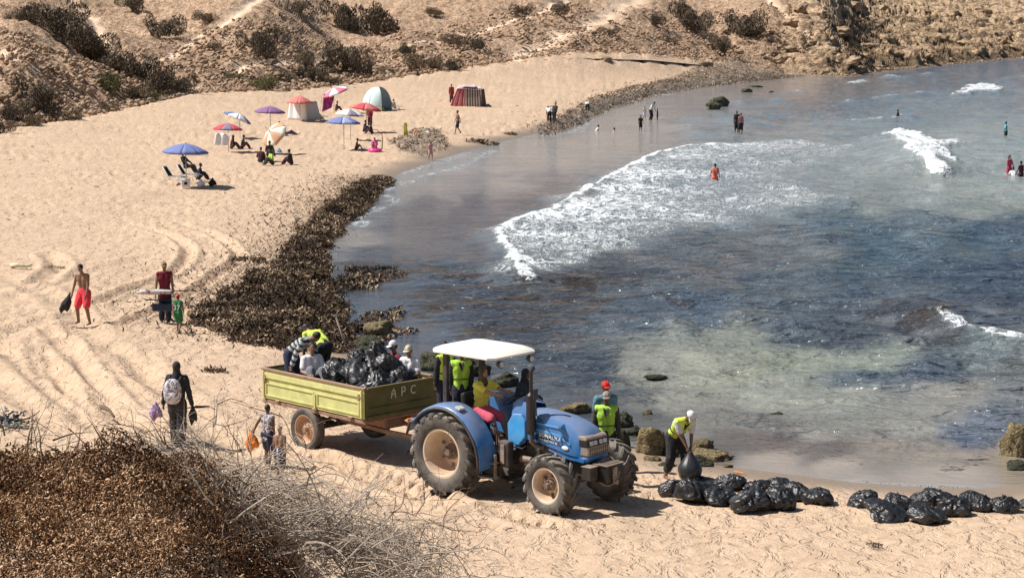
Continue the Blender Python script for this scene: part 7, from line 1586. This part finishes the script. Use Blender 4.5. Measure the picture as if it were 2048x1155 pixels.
parasol(540, 308, 262, 62, [CR, OR], 'cream and orange striped parasol tipped over on the sand', 0.95, R(222), pole=True, sag=0.45)
parasol(600, 242, 192, 52, [SAL], 'plain salmon parasol capping the white box tent', 0.05, 0.0, sag=0.5)
parasol(668, 224, 176, 56, [PK, WH_], 'pink and white segmented parasol leaning to the right', 0.36, R(200))
parasol(733, 264, 206, 64, [SAL, RD], 'salmon and red parasol behind the pale blue ones', 0.15, 0.0)
parasol(701, 280, 219, 58, [WH_, CR, GY, WH_], 'mostly white parasol overlapping the salmon one', 0.10, 0.0)
parasol(688, 298, 233, 68, [BL, BL, fab('light_blue', (0.34, 0.40, 0.62)), BL], 'light blue parasol lowest in the cluster, shading a boy', 0.05, 0.0)
def quadcloth(name, pts, m_, parent=None, nu=8, nv=6, wave=0.05, waves=4):
    a, b, c, d = [Vector(p) for p in pts]; nrm = (b - a).cross(d - a).normalized(); rows = []
    for j in range(nv + 1):
        v = j / nv; rows.append([a.lerp(b, u).lerp(d.lerp(c, u), v) + nrm * wave * math.sin(u * math.pi * waves + v) * (0.4 + 0.6 * v) for u in np.linspace(0, 1, nu * 2 + 1)])
    mb = MB(); mb.grid(rows); return mb.build(name, m_, parent, True, solid=0.008)
# white box tent under the salmon parasol
b = gp(598, 241); s_ = b.y / F; w = 54 * s_; hh = 38 * s_; tt_ = empty('beach_tent', b, R(-28)); tag(tt_, 'white cloth box tent hung below the salmon parasol', 'tent')
for nm, q in (('front_cloth', [(-w * .52, 0, 0), (w * .40, -0.15, 0), (w * .32, -0.10, hh), (-w * .40, 0.05, hh)]), ('side_cloth', [(w * .40, -0.15, 0), (w * .52, w * 0.7, 0), (w * .40, w * 0.6, hh), (w * .32, -0.10, hh)]), ('side_cloth', [(-w * .52, 0, 0), (-w * .5, w * 0.8, 0), (-w * .4, w * 0.6, hh), (-w * .40, 0.05, hh)])):
    quadcloth(nm, q, WH_ if nm == 'front_cloth' or q[0][0] < 0 else fab('grey_cloth', (0.45, 0.45, 0.46)), tt_, wave=0.05, waves=5)
for x, y in ((-w * .4, 0.05), (w * .32, -0.1), (w * .4, w * .6), (-w * .4, w * .6)): mb = MB(); mb.cyl((x, y + 0.03, -0.1), (x, y + 0.03, hh), 0.018, n=6); mb.build('pole', M_POLE, tt_, True)
# white wind break below the red and grey parasol
b = gp(444, 290); s_ = b.y / F; wb_ = empty('wind_screen', b, 0); tag(wb_, 'white cloth screen hanging below the red and grey parasol', 'wind screen'); quadcloth('cloth', [(-17 * s_, 0, 0), (12 * s_, 0, -0.1), (16 * s_, 0.1, 22 * s_), (-12 * s_, 0.1, 24 * s_)], WH_, wb_); mb = MB(); mb.cyl((-0.42, 0.05, -.1), (-0.30, 0.12, 0.68), 0.015, n=6); mb.build('stick', M_POLE, wb_, True)
b = gp(657, 224); s_ = b.y / F; wb_ = empty('wind_screen', b, 0); tag(wb_, 'magenta patterned cloth hanging below the pink and white parasol', 'wind screen'); quadcloth('cloth', [(-13 * s_, 0, 0), (6 * s_, 0, 8 * s_), (13 * s_, 0.1, 36 * s_), (-9 * s_, 0.1, 36 * s_)], patterned('magenta', (0.42, 0.03, 0.25), (0.16, 0.03, 0.14), 5), wb_); mb = MB(); mb.cyl((-0.7, 0.05, -.1), (-0.50, 0.12, 1.9), 0.015, n=6); mb.build('stick', M_POLE, wb_, True)
# aqua pop-up dome
b = gp(757, 221); s_ = b.y / F; Rd = 33 * s_; hd_ = 47 * s_; dm = empty('pop_up_tent', b, R(-20)); tag(dm, 'aqua and white dome tent open to the right', 'tent')
def dome(name, a0, a1, m_, k=1.0):
    rows = []
    for j in range(9):
        ph = R(90 * j / 8); rows.append([(math.cos(a0 + (a1 - a0) * i / 10) * Rd * math.cos(ph) * k, math.sin(a0 + (a1 - a0) * i / 10) * Rd * math.cos(ph) * k, hd_ * math.sin(ph) ** 0.85 * k) for i in range(11)])
    mb = MB(); mb.grid(rows); return mb.build(name, m_, dm, True, solid=0.01)
AQ = fab('aqua', (0.58, 0.76, 0.88)); dome('panel', R(60), R(130), AQ); dome('panel', R(130), R(200), AQ); dome('panel', R(200), R(262), fab('pale_aqua', (0.62, 0.78, 0.78))); dome('panel', R(262), R(305), fab('pale_aqua', (0.62, 0.78, 0.78))); dome('lining', R(100), R(260), fab('grey_lining', (0.42, 0.50, 0.56)), 0.96)
for a in (R(60), R(305), R(200)): mb = MB(); mb.tube([(math.cos(a) * Rd * math.cos(p_) * 1.01, math.sin(a) * Rd * math.cos(p_) * 1.01, hd_ * math.sin(p_) ** 0.85 * 1.01) for p_ in np.linspace(0, math.pi / 2, 9)], 0.02, 6); mb.build('hoop', M_POLE, dm, True)
# striped tent
b = gp(935, 213); s_ = b.y / F; w = 76 * s_; hh = 42 * s_; st_ = empty('beach_tent', b, 0); tag(st_, 'striped fabric tent, black and white with a red side, alone on the far sand', 'tent')
KB = fab('black', (0.085, 0.06, 0.055)); KW = fab('offwhite', (0.50, 0.42, 0.38))
for i in range(12):
    u0, u1 = i / 12, (i + 1) / 12; f0 = -w * 0.05 + (w * 0.42) * u0; f1 = -w * 0.05 + (w * 0.42) * u1
    quadcloth('stripe', [(f0, -0.25, 0), (f1, -0.25, 0), (f1 * 0.92, 0, hh * 0.90 - abs(u1 - .3) * 0.12), (f0 * 0.92, 0, hh * 0.90 - abs(u0 - .3) * 0.12)], KB if i % 2 else KW, st_, 2, 5, 0.02, 2)
for i in range(6):
    u0, u1 = i / 6, (i + 1) / 6; f0 = -w * 0.46 + w * 0.41 * u0; f1 = -w * 0.46 + w * 0.41 * u1; t0 = -w * 0.26 + w * 0.21 * u0; t1 = -w * 0.26 + w * 0.21 * u1
    quadcloth('stripe', [(f0, -0.25, 0), (f1, -0.25, 0), (t1, 0, hh * (0.86 + .06 * u1)), (t0, 0, hh * (0.86 + .06 * u0))], fab('crimson', (0.42, 0.06, 0.09)) if i % 2 == 0 else fab('rose_cloth', (0.55, 0.25, 0.24)), st_, 2, 5, 0.02, 2)
quadcloth('side_cloth', [(-w * .46, -0.25, 0), (-w * .46, 1.6, 0), (-w * .26, 1.3, hh * .86), (-w * .26, 0, hh * .86)], RD, st_, wave=0.03)
quadcloth('side_cloth', [(w * .37, -0.25, 0), (w * .50, 1.4, -0.1), (w * .42, 1.3, hh * .8), (w * .34, 0, hh * .84)], KB, st_, wave=0.06)
quadcloth('roof_cloth', [(-w * .30, -0.12, hh * .84), (w * .40, -0.12, hh * .80), (w * .34, 1.4, hh * 0.92), (-w * .22, 1.4, hh * 0.96)], fab('pink_roof', (0.60, 0.42, 0.42)), st_, wave=0.06, waves=2)
quadcloth('roof_cloth', [(-w * .14, -0.05, hh * .93), (w * .22, -0.05, hh * .93), (w * .20, 1.3, hh * 1.02), (-w * .12, 1.3, hh * 1.02)], fab('offwhite', (0.50, 0.42, 0.38)), st_, wave=0.04, waves=2)
for x in (-w * .26, -w * .05, w * .34): mb = MB(); mb.cyl((x, 0.06, -0.1), (x, 0.06, hh * .92), 0.02, n=6); mb.build('pole', M_POLE, st_, True)
# recliners, boxes, floats
PLW = mat('white_plastic', (0.72, 0.72, 0.72), 0.4, var=0.04)
def chair(px, py, rz, label, col):
    p = gp(px, py); c = empty('beach_chair', p, rz); tag(c, label, 'chair', 'beach chairs')
    for s_ in (-1, 1):
        mb = MB(); mb.tube([(-0.55, s_ * 0.28, 0.85), (-0.25, s_ * 0.28, 0.36), (0.30, s_ * 0.28, 0.36), (0.62, s_ * 0.28, 0.30)], 0.022, 6); mb.build('side_rail', PLW, c, True)
        for x0, x1, z1 in ((-0.62, -0.30, 0.45), (0.34, 0.20, 0.34)): mb = MB(); mb.cyl((x0, s_ * 0.28, 0), (x1, s_ * 0.28, z1), 0.02, n=6); mb.build('leg', PLW, c, True)
    quadcloth('sling', [(-0.25, -0.26, 0.36), (-0.25, 0.26, 0.36), (-0.55, 0.26, 0.85), (-0.55, -0.26, 0.85)], col, c, 3, 5, 0.01); quadcloth('seat_sling', [(-0.25, -0.26, 0.35), (0.60, -0.26, 0.31), (0.60, 0.26, 0.31), (-0.25, 0.26, 0.35)], col, c, 3, 5, 0.01)
chair(350, 366, R(-12), 'white framed recliner with dark sling, empty at the left under the blue parasol', BLK); chair(378, 362, R(-8), 'white framed recliner under the blue parasol with the person in black', BLK)
chair(792, 220, R(10), 'pale folding chair right of the aqua tent', WH_); chair(640, 241, R(0), 'dark low chair right of the white box tent', BLK)
p = gp(371, 374); cb = empty('cool_box', p, R(15)); tag(cb, 'white cool box on the sand in front of the recliners', 'cool box'); mb = MB(); mb.box((0, 0, 0.17), (0.42, 0.30, 0.34), top=(1.06, 1.06)); mb.build('tub', PLW, cb, bevel=0.02); mb = MB(); mb.box((0, 0, 0.365), (0.47, 0.34, 0.05)); mb.build('lid', PLW, cb, bevel=0.02); mb = MB(); mb.tube([(-0.23, 0, 0.30), (-0.24, 0, 0.44), (0.24, 0, 0.44), (0.23, 0, 0.30)], 0.012, 6); mb.build('handle', M_POLE, cb, True); mb = MB(); mb.box((0.0, -0.165, 0.2), (0.16, 0.01, 0.14)); mb.build('front_label', BLK, cb)
for x_, y_, lb, m_ in ((402, 374, 'white open box at the right of the cool box', PLW), (425, 372, 'dark bag at the right end of the blue parasol shade', BLK)):
    draped('beach_bag', gp(x_, y_, 0.42), 0.45, 0.42, m_, lb, 'bag', int(x_))
p = gp(811, 272); yb = empty('bodyboard', p, R(10)); yb.rotation_euler = (R(-8), 0, R(10)); tag(yb, 'yellow bodyboard standing upright in the sand', 'bodyboard')
def slab(name, z0, z1, w, m_, par, rd=0.1):
    o = [(-w, z0), (w, z0), (w, z1 - rd), (w * 0.6, z1), (-w * 0.6, z1), (-w, z1 - rd)]; mb = MB(); mb.prism(o, -0.04, 0.04); return mb.build(name, m_, par, bevel=0.015)
slab('upper_deck', 0.30, 0.95, 0.14, mat('yellow_foam', (0.75, 0.68, 0.10), 0.5), yb); slab('lower_deck', -0.05, 0.297, 0.145, mat('olive_foam', (0.50, 0.50, 0.08), 0.5), yb, 0.0); mb = MB(); mb.box((0.0, -0.045, 0.60), (0.05, 0.02, 0.5)); mb.build('white_stripe', PLW, yb)
def ring(name, px, py, R1, r1, m_, label, rot, lift):
    root = empty(name, gp(px, py, lift)); root.rotation_euler = rot; tag(root, label, 'swim ring'); mb = MB(); mb.lathe([(R1 + r1 * math.cos(a), r1 * math.sin(a)) for a in np.linspace(0, 2 * math.pi, 11)], (0, 0, 0), (0, 0, 1), 24); mb.build('tube', m_, root, True); mb = MB(); mb.cyl((R1, 0, r1 * .9), (R1, 0, r1 * 1.25), 0.015, n=6); mb.build('valve', PLW, root, True)
ring('swim_ring', 833, 272, 0.19, 0.055, mat('orange_vinyl', (0.85, 0.28, 0.12), 0.3), 'orange swim ring leaning upright beside the yellow board', (R(80), 0, R(10)), 0.20)
ring('swim_ring', 750, 303, 0.34, 0.12, mat('pink_vinyl', (0.85, 0.06, 0.32), 0.3), 'hot pink swim ring lying flat below the girl', (0, 0, 0), 0.08)
draped('cloth_heap', gp(855, 268, 0.25), 0.5, 0.28, WHT, 'white towel heap right of the orange swim ring', 'towel', 61)
draped('beach_bag', gp(976, 214, 0.3), 0.7, 0.34, cloth('blue_grey', (0.10, 0.16, 0.28)), 'blue bundle on the sand at the right foot of the striped tent', 'bag', 62)
draped('beach_bag', gp(558, 305, 0.3), 0.4, 0.34, cloth('sky', (0.20, 0.34, 0.5)), 'blue bag on the sand right of the tipped striped parasol', 'bag', 63)
draped('beach_bag', gp(765, 222, 0.3), 0.4, 0.3, HV2, 'yellow bag at the mouth of the aqua dome tent', 'bag', 64)
for i, (px, py, s_) in enumerate(((514, 308, .4), (528, 335, .3), (599, 333, .4), (612, 268, .3), (690, 240, .3), (725, 232, .3), (606, 336, .3))):
    pass
# sunken branches above the girl, driftwood, litter
def stick(name, pts, r0, m_, label, cat):
    o0 = Vector(pts[0]); mb = MB(); mb.tube([Vector(p_) - o0 for p_ in pts], [r0 * (1 - 0.6 * i / (len(pts) - 1)) for i in range(len(pts))], 6); o = mb.build(name, m_, None, True); o.location = o0; tag(o, label, cat); return o
p = gp(764, 298); stick('bent_branch', [p, p + V3(0.05, 0, 0.6), p + V3(0.0, 0, 0.95), p + V3(-0.35, 0.05, 1.25), p + V3(-0.6, 0.1, 1.25)], 0.035, M_TWIGD, 'bent dark branch stuck in the sand right of the girl in pink', 'branch')
p = gp(22, 537, 0.10); dw = stick('driftwood', [p, p + V3(0.25, 0, 0.02), p + V3(0.55, 0.05, -0.02), p + V3(0.72, 0.1, 0.02)], 0.09, mat('bleached_wood', (0.68, 0.62, 0.42), 0.8, var=0.15), 'short bleached piece of driftwood by the curved tyre mark at the left', 'driftwood')
p = gp(8, 848); lh = empty('litter_heap', p, 0); tag(lh, 'tangled heap of dark netting and sticks at the left edge of the near sand', 'litter')
V1, F1 = ribbon(77, 1, 0.3); rr5 = np.random.RandomState(3); n = 160; many('netting', V1, F1, np.stack([rr5.randn(n) * 0.22 + 0.1, rr5.randn(n) * 0.2, np.abs(rr5.randn(n)) * 0.12], 1), rand_rot(n, 0.6, rr5), 0.05 + 0.12 * rr5.rand(n), leaf_mat('old_net', (0.02, 0.022, 0.03, 1), (0.06, 0.07, 0.09, 1), (0.20, 0.27, 0.24, 1)), lh, rr5.rand(n))
mb = MB(); mb.cyl((0.12, 0, -0.05), (-0.10, -0.02, 0.52), 0.014, n=6); mb.build('white_pole', PLW, lh, True)
for k in range(4): mb = MB(); mb.tube([(0, 0, 0.05), (0.25 + 0.1 * k, 0.05 * k, 0.10), (0.45 + 0.1 * k, 0.1, 0.04 + 0.08 * k)], 0.012, 4); mb.build('stick', M_TWIGD, lh, True)
p = gp(205, 822); stick('dark_branch', [p + V3(0, 0, 0.1), p + V3(0.15, -0.3, 0.12), p + V3(0.30, -0.7, 0.16), p + V3(0.5, -1.2, 0.12)], 0.06, M_TWIGD, 'thick dark branch lying on the sand at the top of the brown shrub', 'branch')
stick('timber', [gp(1040, 105, 0.1), gp(1065, 107, 0.12), gp(1100, 101, 0.1)], 0.10, M_TWIGD, 'dark sunken timber or boat rib at the foot of the hill path', 'timber')
stick('timber', [gp(1145, 98, 0.1), gp(1175, 104, 0.15), gp(1190, 106, 0.1)], 0.06, M_IRON, 'thin dark pipe lying right of the sunken timber', 'pipe')
stick('wood_strip', [gp(1470, 945, 0.03), gp(1492, 950, 0.03)], 0.02, M_AMBER, 'short orange stick on the wet sand above the long bag pile', 'stick')
bake_people()
